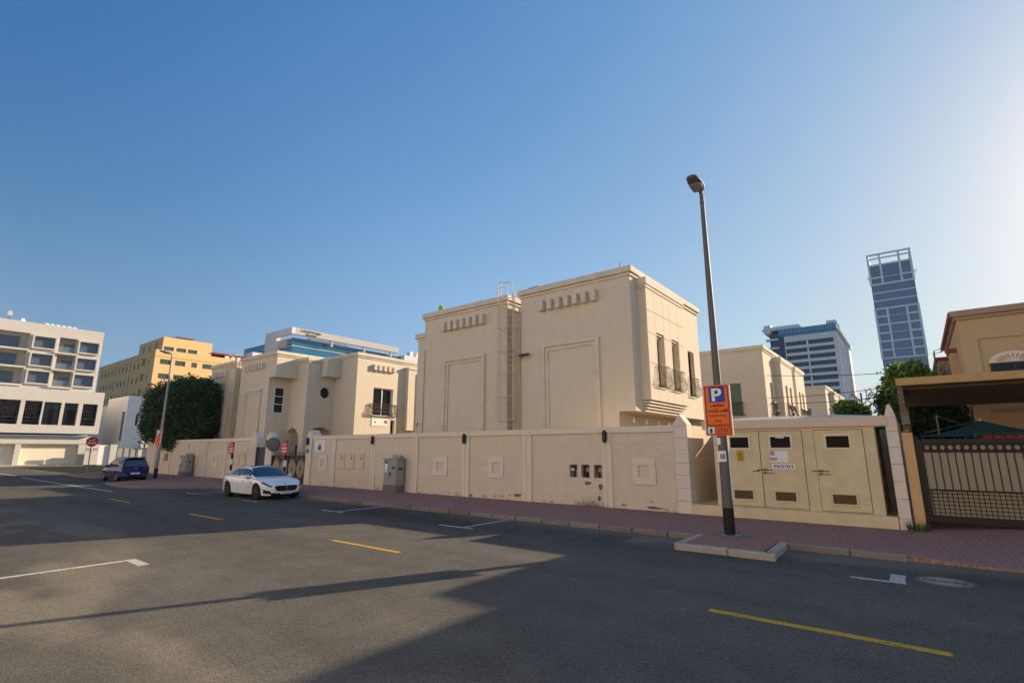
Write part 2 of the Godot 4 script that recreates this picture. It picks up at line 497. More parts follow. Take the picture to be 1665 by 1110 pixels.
func ground() -> void:
	var s := st()
	quad(s, Vector3(-1500, -0.03, 1500), Vector3(1500, -0.03, 1500), Vector3(1500, -0.03, -1500), Vector3(-1500, -0.03, -1500), Vector3.UP)
	struct("ground", s, M.sand)
	var na := FastNoiseLite.new(); na.seed = 4; na.frequency = 0.09
	var nb := FastNoiseLite.new(); nb.seed = 9; nb.frequency = 0.35
	var nc := FastNoiseLite.new(); nc.seed = 21; nc.frequency = 0.16
	var xs := [-140.0, -120.0]
	var x := -105.0
	while x < 26.0:
		xs.append(x)
		x += 0.16 if x > -14.0 and x < 6.0 else (0.5 if x > -32.0 else 1.5)
	xs.append_array([40.0, 80.0])
	var zs := []
	var z := -13.62
	while z < 1.0:
		zs.append(z); z += 0.16
	zs.append_array([1.5, 3.0, 5.0, 8.0])
	s = st()
	var P := func(i, j) -> void:
		s.set_normal(Vector3.UP)
		s.set_color(road_color(xs[i], zs[j], na, nb, nc))
		s.add_vertex(Vector3(xs[i], 0.0, zs[j]))
	for i in xs.size() - 1:
		for j in zs.size() - 1:
			P.call(i, j); P.call(i + 1, j); P.call(i + 1, j + 1)
			P.call(i, j); P.call(i + 1, j + 1); P.call(i, j + 1)
	struct("road", s, M.asphalt)
	# the side street beyond the wall's far end
	s = st()
	for k in 40:
		var z0 := -13.62 - k * 4.0
		var z1 := z0 - 4.0
		for q in [[Vector3(-93, 0, z0), Vector3(-62, 0, z0), Vector3(-62, 0, z1)], [Vector3(-93, 0, z0), Vector3(-62, 0, z1), Vector3(-93, 0, z1)]]:
			for p in q: s.set_color(Color(0.12, 0.11, 0.097))
			s.set_color(Color(0.12, 0.11, 0.097))
			tri(s, q[0], q[1], q[2], Vector3.UP)
	struct("side_street", s, M.asphalt)
	# painted lines
	s = st()
	for k in [-29.6, -20.58, -11.82, -2.62]:
		box(s, Vector3(k, 0.0, -7.93), Vector3(k + (2.42 if k > -25 else 2.6) + (0.2 if k > -5 else 0.1), 0.004, -7.80))
	struct("road_marking", s, M.line_yellow).name = "centre_line"
	s = st()
	for k in [-29.7, -23.4, -17.05, -10.74]:
		box(s, Vector3(k - 0.05, 0, -13.55), Vector3(k + 0.05, 0.004, -11.46))
		box(s, Vector3(k - 0.95, 0, -11.45), Vector3(k + 0.4, 0.0045, -11.35))
	box(s, Vector3(-0.70, 0, -12.05), Vector3(-0.48, 0.004, -11.42))
	box(s, Vector3(-1.25, 0, -11.41), Vector3(-0.46, 0.0045, -11.32))
	box(s, Vector3(-13.06, 0, -3.86), Vector3(-12.94, 0.004, 0.5))
	box(s, Vector3(-13.06, 0, -4.06), Vector3(-12.24, 0.0045, -3.87))
	box(s, Vector3(-58.0, 0, -9.3), Vector3(-34.5, 0.0045, -9.15))
	box(s, Vector3(-92.8, 0, -9.6), Vector3(-62, 0.0045, -9.4))
	struct("parking_lines", s, M.line_white)
	# pavement, with the bulbs that close the parking bays
	s = st()
	var outline := PackedVector2Array([Vector2(-0.42, 13.62), Vector2(-33.4, 13.62), Vector2(-34.6, 12.2), Vector2(-36.2, 11.0), Vector2(-38.0, 10.6), Vector2(-42.2, 10.9), Vector2(-43.6, 13.9), Vector2(-50.6, 14.2), Vector2(-52.0, 12.6), Vector2(-56, 12.2), Vector2(-59.6, 12.5), Vector2(-61.2, 14.2), Vector2(-61.6, 17), Vector2(-61.6, 60), Vector2(-57.9, 60), Vector2(-57.9, 18.4), Vector2(-0.42, 18.4)])
	prism(s, outline, Vector3.ZERO, Vector3.RIGHT, Vector3.FORWARD, Vector3.UP, 0.13)
	struct("pavement", s, M.paver)
	s = st()
	prism(s, PackedVector2Array([Vector2(-4.55, 13.6), Vector2(-4.50, 12.10), Vector2(-2.86, 12.10), Vector2(-2.84, 13.6)]), Vector3.ZERO, Vector3.RIGHT, Vector3.FORWARD, Vector3.UP, 0.126)
	struct("pavement_bulb", s, M.paver)
	# driveway ramp at the gate on the right
	s = st()
	var dx := [-0.42, 0.5, 1.6, 8.0]
	var dh := [0.125, 0.20, 0.32, 0.32]
	for k in 3:
		quad(s, Vector3(dx[k], 0.05 if k > 0 else 0.12, -13.62), Vector3(dx[k + 1], 0.05, -13.62), Vector3(dx[k + 1], dh[k + 1], -18.0), Vector3(dx[k], dh[k], -18.0), Vector3(0, 1, 0.06).normalized())
		quad(s, Vector3(dx[k], dh[k], -18.0), Vector3(dx[k + 1], dh[k + 1], -18.0), Vector3(dx[k + 1], dh[k + 1], -26.0), Vector3(dx[k], dh[k], -26.0), Vector3.UP)
	quad(s, Vector3(-0.42, -0.1, -13.62), Vector3(0.5, -0.1, -13.62), Vector3(0.5, 0.05, -13.62), Vector3(-0.42, 0.12, -13.62), Vector3.BACK)
	quad(s, Vector3(0.5, -0.1, -13.62), Vector3(8.0, -0.1, -13.62), Vector3(8.0, 0.05, -13.62), Vector3(0.5, 0.05, -13.62), Vector3.BACK)
	struct("driveway", s, M.paver)
	s = st()
	box(s, Vector3(-112, 0.0, 6), Vector3(-93, 0.15, -80))
	struct("far_pavement", s, M.concrete)
	s = st()
	box(s, Vector3(-36, -0.02, -60), Vector3(-0.44, 0.10, -17.9))
	struct("garden_ground", s, M.sand)
	# kerb: one stone after the other
	var kerb := Node3D.new()
	kerb.name = "kerb"
	add_child(kerb)
	kerb.position = Vector3(-0.42, 0, -13.7)
	kerb.set_meta("kind", "structure")
	var stones := []
	for k in 3:
		var q := st()
		box(q, Vector3(-0.485, -0.03, -0.08), Vector3(0.485, 0.135, 0.08), 0.022)
		var me := q.commit()
		var mk: StandardMaterial3D = M.kerb.duplicate()
		mk.albedo_color = [lin(0.30, 0.235, 0.215), lin(0.25, 0.19, 0.175), lin(0.33, 0.27, 0.24)][k]
		me.surface_set_material(0, mk)
		stones.append(me)
	rng.seed = 5
	var kx := -0.95
	while kx > -33.0:
		if kx < -4.9 or kx > -2.2:
			var o := MeshInstance3D.new()
			o.name = "kerb_stone"
			o.mesh = stones[rng.randi() % 3]
			kerb.add_child(o, true)
			o.global_position = Vector3(kx, rng.randf_range(-0.006, 0.004), -13.62 + rng.randf_range(-0.008, 0.008))
			o.rotation.y = rng.randf_range(-0.012, 0.012)
		kx -= 1.0
	for e in [[Vector3(-4.60, 0, -12.8), PI / 2, 1.66], [Vector3(-4.08, 0, -12.02), 0.02, 1.12], [Vector3(-3.04, 0, -12.02), -0.01, 0.92], [Vector3(-2.72, 0, -12.75), PI / 2 + 0.02, 1.62], [Vector3(-2.4, 0, -13.62), 0.0, 0.5], [Vector3(-4.78, 0, -13.62), 0.0, 0.26]]:
		var q := st()
		box(q, Vector3(-e[2] * 0.5, -0.03, -0.09), Vector3(e[2] * 0.5, 0.14, 0.09), 0.025)
		var o := obj("kerb_stone", q, M.kerb_light if absf(e[0].z) < 13.5 else M.kerb, kerb, "", true)
		o.global_position = e[0]
		o.rotation.y = e[1]
	# kerb round the far bulbs, too small to tell its stones apart
	var run := [Vector3(-33.4, 0, -13.62), Vector3(-34.6, 0, -12.2), Vector3(-36.2, 0, -11.0), Vector3(-38.0, 0, -10.6), Vector3(-42.2, 0, -10.9), Vector3(-43.6, 0, -13.9), Vector3(-50.6, 0, -14.2), Vector3(-52.0, 0, -12.6), Vector3(-56, 0, -12.2), Vector3(-59.6, 0, -12.5), Vector3(-61.2, 0, -14.2), Vector3(-61.6, 0, -17), Vector3(-61.6, 0, -50)]
	for i in run.size() - 1:
		var d: Vector3 = run[i + 1] - run[i]
		var q := st()
		xbox(q, Transform3D(Basis(Vector3.UP, atan2(-d.z, d.x)), (run[i] + run[i + 1]) * 0.5 + Vector3(0, 0.055, 0)), Vector3(d.length() + 0.04, 0.165, 0.15), 0.02)
		obj("kerb_length", q, M.kerb, kerb)
	# manhole cover in the gutter
	var mh := thing("drain_cover", "round cast iron drain cover in the gutter by the right-hand gate", "drain cover", Vector3(0.05, 0.0, -11.9))
	s = st()
	prism(s, circle(Vector2.ZERO, 0.42, 0.34, 28), Vector3(0.05, 0.0, -11.9), Vector3.RIGHT, Vector3.FORWARD, Vector3.UP, 0.008)
	obj("cover", s, M.galv_dark, mh)
	for k in 3:
		s = st()
		var r := 0.12 + k * 0.11
		var pts := []
		for i in 25: pts.append(Vector3(0.05 + cos(TAU * i / 24) * r, 0.010, -11.9 + sin(TAU * i / 24) * r * 0.8))
		tube(s, pts, 0.012, 5, false)
		obj("ring", s, M.galv, mh)

# ---------------------------------------------------------------- villas
const Z0 := -20.3
var PX := Vector3.RIGHT
var NZ := Vector3.BACK      # towards the street

# a rectangular volume: sides '+z' '+x' '-x' '-z' as sheets with openings, and a roof
func volume(s: SurfaceTool, lo: Vector3, hi: Vector3, fz := [], fx := [], bx := []) -> void:
	var d := hi - lo
	panel(s, Vector3(lo.x, lo.y, hi.z), Vector3.RIGHT, Vector3.BACK, d.x, d.y, fz)
	panel(s, Vector3(hi.x, lo.y, hi.z), Vector3.FORWARD, Vector3.RIGHT, d.z, d.y, fx)
	panel(s, Vector3(lo.x, lo.y, lo.z), Vector3.BACK, Vector3.LEFT, d.z, d.y, bx)
	panel(s, Vector3(hi.x, lo.y, lo.z), Vector3.LEFT, Vector3.FORWARD, d.x, d.y)
	quad(s, Vector3(lo.x, hi.y, lo.z), Vector3(hi.x, hi.y, lo.z), hi, Vector3(lo.x, hi.y, hi.z), Vector3.UP)

# two-step cornice round the top of a volume
func cornice(s: SurfaceTool, x0: float, x1: float, z0: float, z1: float, top: float, k := 1.0) -> void:
	box(s, Vector3(x0 - 0.15 * k, top - 0.25 * k, z0 - 0.15 * k), Vector3(x1 + 0.15 * k, top + 0.03, z1 + 0.15 * k), 0.012)
	box(s, Vector3(x0 - 0.02 * k, top - 0.272 * k, z0 - 0.02 * k), Vector3(x1 + 0.02 * k, top - 0.25 * k, z1 + 0.02 * k))
	box(s, Vector3(x0 - 0.07 * k, top - 0.40 * k, z0 - 0.07 * k), Vector3(x1 + 0.07 * k, top - 0.272 * k, z1 + 0.07 * k), 0.01)

func dentils(par: Node3D, o: Vector3, u: Vector3, n: Vector3, count: int, step: float, w: float, h: float, d: float, m: Material) -> void:
	var s := st()
	box(s, Vector3(-w / 2, 0, 0), Vector3(w / 2, h, d), 0.012)
	var mesh: ArrayMesh = s.commit()
	mesh.surface_set_material(0, m)
	for i in count:
		var e := MeshInstance3D.new()
		e.name = "dentil_block"
		e.mesh = mesh
		par.add_child(e, true)
		e.global_transform = Transform3D(Basis(u, Vector3.UP, n), o + u * (i * step))

# two-step moulding round a blind panel, open at the bottom
func blind_frame(par: Node3D, x0: float, x1: float, y0: float, y1: float, z: float) -> void:
	var s := st()
	var w := 0.17
	box(s, Vector3(x0, y0, z), Vector3(x0 + w, y1, z + 0.15), 0.02)
	box(s, Vector3(x1 - w, y0, z), Vector3(x1, y1, z + 0.15), 0.02)
	box(s, Vector3(x0 + w, y1 - w, z), Vector3(x1 - w, y1, z + 0.15), 0.02)
	box(s, Vector3(x0 + w, y0, z), Vector3(x0 + 2 * w, y1 - w, z + 0.07), 0.012)
	box(s, Vector3(x1 - 2 * w, y0, z), Vector3(x1 - w, y1 - w, z + 0.07), 0.012)
	box(s, Vector3(x0 + 2 * w, y1 - 2 * w, z), Vector3(x1 - 2 * w, y1 - w, z + 0.07), 0.012)
	obj("blind_window_frame", s, M.villa_trim, par)

# glazing: frame bars and a pane as its sub-part
func window(par: Node3D, o: Vector3, u: Vector3, n: Vector3, W: float, H: float, nx: int, hs: Array, fm: Material, gm: Material, bar := 0.05, dep := 0.06) -> void:
	var s := st()
	var B := Basis(u, Vector3.UP, n)
	var bars := [[0.0, 0.0, W, bar], [0.0, H - bar, W, H], [0.0, bar, bar, H - bar], [W - bar, bar, W, H - bar]]
	for i in range(1, nx): bars.append([W * i / nx - bar * 0.5, bar, W * i / nx + bar * 0.5, H - bar])
	for b in bars:
		xbox(s, Transform3D(B, o + u * ((b[0] + b[2]) * 0.5) + Vector3.UP * ((b[1] + b[3]) * 0.5) + n * (dep * 0.5)), Vector3(b[2] - b[0], b[3] - b[1], dep))
	for h in hs:
		xbox(s, Transform3D(B, o + u * (W * 0.5) + Vector3.UP * h + n * (dep * 0.5 - 0.004)), Vector3(W - 2 * bar, bar, dep - 0.008))
	var f := obj("window", s, fm, par)
	s = st()
	quad(s, o + u * 0.01 + n * 0.012, o + u * (W - 0.01) + n * 0.012, o + u * (W - 0.01) + Vector3.UP * H + n * 0.012, o + u * 0.01 + Vector3.UP * H + n * 0.012, n)
	obj("pane", s, gm, f)

# pot-bellied wrought iron balconette in front of a window of width W; o is its lower left at the wall
func balconette(par: Node3D, o: Vector3, u: Vector3, n: Vector3, W: float, H: float, bars: int, rad := 0.011) -> void:
	var s := st()
	var up := Vector3.UP
	var prof := [[0.0, 0.10], [0.10, 0.26], [0.22, 0.33], [0.36, 0.33], [0.52, 0.24], [0.72, 0.16], [0.88, 0.15], [1.0, 0.17]]
	for i in bars:
		var x := W * i / (bars - 1)
		var pts := []
		for p in prof: pts.append(o + u * x + up * (p[0] * H) + n * p[1])
		tube(s, pts, rad, 5, false)
	for e in [[0.0, 0.10, 1.5], [0.36, 0.335, 0.9], [1.0, 0.17, 1.7]]:
		var a: Vector3 = o + up * (e[0] * H) + n * e[1]
		tube(s, [a - u * 0.01, a + u * (W + 0.01)], rad * e[2], 5)
		for k in [0.0, W]: tube(s, [o + up * (e[0] * H) + u * k, a + u * k], rad * e[2], 5)
	# bulging side hoops
	for sd in [-1.0, 1.0]:
		var bx: Vector3 = o + u * (0.0 if sd < 0 else W)
		for q in [0.06, 0.2]:
			var pts := []
			for p in prof: pts.append(bx + u * (sd * (p[1] - 0.10) * 0.75) + up * (p[0] * H) + n * (q * 0.9))
			tube(s, pts, rad * 0.9, 5, false)
	obj("balconette", s, M.iron, par)

func ladder(par: Node3D, xl: float, xr: float, y0: float, y1: float, z: float, cage_left: float, cage0: float, cage1: float, m: Material) -> void:
	var s := st()
	for x in [xl, xr]: box(s, Vector3(x - 0.03, y0, z - 0.015), Vector3(x + 0.03, y1, z + 0.015))
	obj("ladder_rail", s, m, par)
	s = st()
	tube(s, [Vector3(xl, 0, z), Vector3(xr, 0, z)], 0.016, 6)
	var rung: ArrayMesh = s.commit()
	rung.surface_set_material(0, m)
	var y := y0 + 0.2
	while y < y1:
		var o := MeshInstance3D.new()
		o.name = "rung"; o.mesh = rung
		par.add_child(o, true)
		o.global_position = Vector3(0, y, 0)
		y += 0.30
	s = st()
	var c := Vector3((xl + xr) * 0.5, 0, z + 0.38)
	var r := 0.42
	var strips := []
	for k in 7: strips.append([])
	y = cage0
	while y <= cage1 + 0.01:
		var pts := []
		for i in 13:
			var a := -PI * 0.12 + (PI * 1.24) * i / 12
			pts.append(Vector3(c.x - cos(a) * r * (1.0 if i > 0 and i < 12 else 0.9), y, c.z + sin(a) * r))
		pts.push_front(Vector3(xl, y, z)); pts.push_back(Vector3(xr, y, z))
		tube(s, pts, 0.018, 5, false)
		y += 1.17
	for k in 5:
		var a := PI * k / 4
		var p := Vector3(c.x - cos(a) * r, 0, c.z + sin(a) * r)
		tube(s, [p + Vector3.UP * cage0, p + Vector3.UP * cage1], 0.02, 5)
	obj("safety_cage", s, m, par)

# projecting bay with tall niches on a wall that faces +x; zs near -> far
func bay(par: Node3D, x: float, zn: float, zf: float, y0: float, y1: float, out: float, wins: Array, vj: Array, hj: Array, detail: bool) -> void:
	var s := st()
	var fr := x + out
	var holes := []
	for w in wins: holes.append([zn - w[0], w[2] - y0, zn - w[1], w[3] - y0, 0.34])
	panel(s, Vector3(fr, y0, zn), Vector3.FORWARD, Vector3.RIGHT, zn - zf, y1 - y0, holes)
	quad(s, Vector3(x, y0, zn), Vector3(fr, y0, zn), Vector3(fr, y1, zn), Vector3(x, y1, zn), Vector3.BACK)
	quad(s, Vector3(x, y0, zf), Vector3(fr, y0, zf), Vector3(fr, y1, zf), Vector3(x, y1, zf), Vector3.FORWARD)
	quad(s, Vector3(x, y0, zn), Vector3(fr, y0, zn), Vector3(fr, y0, zf), Vector3(x, y0, zf), Vector3.DOWN)
	quad(s, Vector3(x, y1, zn), Vector3(fr, y1, zn), Vector3(fr, y1, zf), Vector3(x, y1, zf), Vector3.UP)
	var b := obj("bay", s, M.villa, par)
	s = st()
	box(s, Vector3(x + 0.002, y1 - 0.30, zf - 0.09), Vector3(fr + 0.10, y1 + 0.03, zn + 0.09), 0.012)
	box(s, Vector3(x + 0.002, y1 - 0.44, zf - 0.05), Vector3(fr + 0.055, y1 - 0.30, zn + 0.05), 0.01)
	obj("cornice", s, M.villa_trim, b)
	for w in wins:
		var W: float = w[0] - w[1]
		window(par, Vector3(fr - 0.335, w[2], w[0]), Vector3.FORWARD, Vector3.RIGHT, W, w[3] - w[2], 1, [(w[3] - w[2]) * 0.55], M.dark_brown, M.glass, 0.06)
		if detail:
			s = st()
			for k in 3: box(s, Vector3(fr - 0.33, w[3] - 0.10 - k * 0.10, w[1]), Vector3(fr - 0.04 - k * 0.09, w[3] - 0.03 - k * 0.10, w[0]))
			obj("niche_step", s, M.villa_trim, par)
		balconette(par, Vector3(fr, w[2], w[0] + 0.06), Vector3.FORWARD, Vector3.RIGHT, W + 0.12, 1.0, 11 if detail else 6, 0.007 if detail else 0.016)
	if not detail: return
	# cladding panels, with open joints
	vj = [zn] + vj + [zf]
	hj = [y0] + hj + [y1 - 0.45]
	for i in vj.size() - 1:
		for j in hj.size() - 1:
			var zz: Array = [[vj[i] - 0.012, vj[i + 1] + 0.012]]
			var lo: float = hj[j] + 0.012
			var hi: float = hj[j + 1] - 0.012
			var rects := [[vj[i] - 0.012, vj[i + 1] + 0.012, lo, hi]]
			for w in wins:
				var cut := []
				for r in rects:
					if r[1] < w[0] and r[0] > w[1] and r[2] < w[3] and r[3] > w[2]:
						if r[0] > w[0]: cut.append([r[0], w[0], r[2], r[3]])
						if r[1] < w[1]: cut.append([w[1], r[1], r[2], r[3]])
						var a: float = minf(r[0], w[0])
						var e: float = maxf(r[1], w[1])
						if r[3] > w[3]: cut.append([a, e, w[3], r[3]])
						if r[2] < w[2]: cut.append([a, e, r[2], w[2]])
					else: cut.append(r)
				rects = cut
			for r in rects:
				if r[0] - r[1] > 0.02 and r[3] - r[2] > 0.02:
					s = st()
					box(s, Vector3(fr + 0.001, r[2], r[1]), Vector3(fr + 0.020, r[3], r[0]))
					obj("cladding_panel", s, M.villa, b)
	# stepped corbel under the bay
	for k in 4:
		s = st()
		box(s, Vector3(x + 0.003, y0 - 0.125 * (k + 1), zf + 0.09 * (k + 1)), Vector3(fr - 0.075 * (k + 1) + 0.02, y0 - 0.125 * k - 0.03, zn - 0.02 * (k + 1)), 0.01)
		obj("corbel_step", s, M.villa_trim, b)

func villa_main() -> void:
	var v := thing("villa", "nearest beige two-storey villa with blank street front, roof ladder and cage", "house", Vector3(-16, 0, -24), "beige villas of one row design")
	var s := st()
	# right block: the upper floor overhangs the open side passage at its right corner
	volume(s, Vector3(-15.28, 0, -29.2), Vector3(-9.23, 10.2, Z0), [[6.05 - 0.78, -1.0, 6.05, 3.83, 8.86]], [[0, -1, 8.9, 3.83, 0.0], [6.95, 5.0, 7.9, 7.47, 0.28]])
	obj("wall", s, M.villa, v)
	s = st(); cornice(s, -15.28, -9.23, -29.2, Z0, 10.23); obj("cornice", s, M.villa_trim, v)
	window(v, Vector3(-9.5, 5.0, Z0 - 6.95), Vector3.FORWARD, Vector3.RIGHT, 0.95, 2.47, 1, [1.3], M.dark_brown, M.glass, 0.06)
	balconette(v, Vector3(-9.23, 5.0, Z0 - 6.9), Vector3.FORWARD, Vector3.RIGHT, 1.05, 1.0, 11, 0.007)
	s = st()
	volume(s, Vector3(-22.5, 0, -29.2), Vector3(-16.2, 10.15, Z0))
	obj("wall", s, M.villa, v)
	s = st(); cornice(s, -22.5, -16.2, -29.2, Z0, 10.18); obj("cornice", s, M.villa_trim, v)
	s = st()
	volume(s, Vector3(-23.2, 0, -29.2), Vector3(-22.504, 9.0, Z0 - 0.12), [[0.12, -1, 0.62, 3.2, 0.5]])
	arch(s, Vector3(-23.2, 0, Z0 - 0.12), PX, NZ, 0.12, 0.62, 3.2, 3.75, 0.5)
	obj("wall", s, M.villa, v)
	s = st(); cornice(s, -23.2, -22.6, -29.2, Z0 - 0.12, 9.05); obj("cornice", s, M.villa_trim, v)
	s = st()
	volume(s, Vector3(-16.196, 0, -29.2), Vector3(-15.284, 9.24, Z0 - 0.45))
	obj("ladder_recess", s, M.villa, v)
	s = st(); volume(s, Vector3(-31, 0, -36), Vector3(-23.21, 9.0, -29.5)); obj("rear_volume", s, M.villa, v)  # unseen mass added behind the villa to keep sun off the pavement
	# rough courses of blockwork inside the recess
	var bk := st()
	box(bk, Vector3(-0.21, 0.012, 0), Vector3(0.21, 0.19, 0.02), 0.006)
	var bm: ArrayMesh = bk.commit()
	bm.surface_set_material(0, M.villa_trim)
	for j in 31:
		for i in 2:
			var e := MeshInstance3D.new()
			e.name = "block"
			e.mesh = bm
			v.add_child(e, true)
			e.global_position = Vector3(-15.97 + i * 0.44, 3.0 + j * 0.2, Z0 - 0.45)
	dentils(v, Vector3(-13.86, 8.92, Z0), PX, NZ, 7, 0.484, 0.26, 0.53, 0.32, M.villa_trim)
	dentils(v, Vector3(-20.70, 8.86, Z0), PX, NZ, 7, 0.484, 0.26, 0.55, 0.32, M.villa_trim)
	blind_frame(v, -13.95, -10.82, 1.0, 7.24, Z0)
	blind_frame(v, -20.74, -17.66, 1.0, 7.24, Z0)
	ladder(v, -16.12, -15.66, 3.2, 10.3, Z0 + 0.10, -16.7, 3.6, 10.65, M.cream_plastic)
	# downpipes
	s = st()
	tube(s, [Vector3(-15.33, 2.9, Z0 + 0.05), Vector3(-15.33, 9.4, Z0 + 0.05)], 0.05, 8)
	obj("downpipe", s, M.carport_sheet, v)
	s = st()
	tube(s, [Vector3(-22.42, 2.9, Z0 + 0.05), Vector3(-22.42, 8.0, Z0 + 0.05)], 0.04, 8)
	obj("downpipe", s, M.villa, v)
	bay(v, -9.23, -21.1, -25.75, 4.33, 9.86, 0.36, [[-22.08, -22.98, 4.97, 7.49], [-23.95, -24.88, 4.97, 7.49]], [-21.97, -23.05, -23.87, -24.95], [4.98, 5.98, 7.35, 8.38], true)
	# floodlight on the wall
	var fl := thing("wall_floodlight", "small black floodlight on the villa's street wall right of the roof ladder", "floodlight", Vector3(-14.9, 6.79, Z0))
	s = st()
	xbox(s, Transform3D(Basis(Vector3.RIGHT, 0.35), Vector3(-14.9, 6.83, Z0 + 0.30)), Vector3(0.50, 0.07, 0.34), 0.02)
	obj("housing", s, M.black_metal, fl)
	s = st()
	tube(s, [Vector3(-15.25, 6.72, Z0 + 0.02), Vector3(-15.1, 6.74, Z0 + 0.2), Vector3(-14.9, 6.80, Z0 + 0.28)], 0.018, 6)
	obj("arm", s, M.black_metal, fl)
	# lime green thing and rod on the parapet
	var lm := thing("rooftop_valve", "small lime green fitting standing on the villa's left parapet", "pipe fitting", Vector3(-21.3, 10.21, -20.4))
	s = st()
	tube(s, [Vector3(-21.3, 10.21, -20.4), Vector3(-21.3, 10.42, -20.4), Vector3(-21.33, 10.60, -20.4)], [0.13, 0.15, 0.07], 10)
	tube(s, [Vector3(-21.16, 10.22, -20.4), Vector3(-21.13, 10.50, -20.4)], [0.07, 0.05], 8)
	obj("body", s, M.lime, lm)
	s = st(); tube(s, [Vector3(-21.28, 10.6, -20.4), Vector3(-21.27, 10.78, -20.4)], 0.012, 5); obj("rod", s, M.lime, lm)
	s = st(); tube(s, [Vector3(-9.7, 10.26, -20.4), Vector3(-9.7, 10.55, -20.4)], 0.02, 6)
	tag(obj("lightning_rod", s, M.galv_dark), "short grey rod on the villa roof's right corner", "rod")
	s = st(); tube(s, [Vector3(-14.95, 10.26, -20.5), Vector3(-14.9, 10.36, -20.5), Vector3(-14.3, 10.4, -20.5)], [0.03, 0.06, 0.03], 6)
	tag(obj("roof_cable_bundle", s, M.black_metal), "small dark bundle lying on the villa parapet right of the ladder cage", "cable")
	# string lights in the side passage
	var sl := thing("string_lights", "string of pale bulbs hanging in the villa's open side passage", "string lights", Vector3(-9.6, 3.75, -22))
	s = st()
	var pts := []
	for i in 15: pts.append(Vector3(-9.65 + 0.02 * (i % 2), 3.72 - 0.10 * absf(sin(i * PI / 3.0)), -20.5 - i * 0.45))
	tube(s, pts, 0.01, 4, false)
	obj("wire", s, M.cable, sl)
	for i in range(1, 14, 3):
		s = st()
		var p: Vector3 = pts[i]
		tube(s, [p, p - Vector3(0, 0.10, 0), p - Vector3(0, 0.16, 0), p - Vector3(0, 0.24, 0), p - Vector3(0, 0.27, 0)], [0.012, 0.02, 0.05, 0.05, 0.01], 8)
		obj("bulb", s, M.string_bulb, sl)

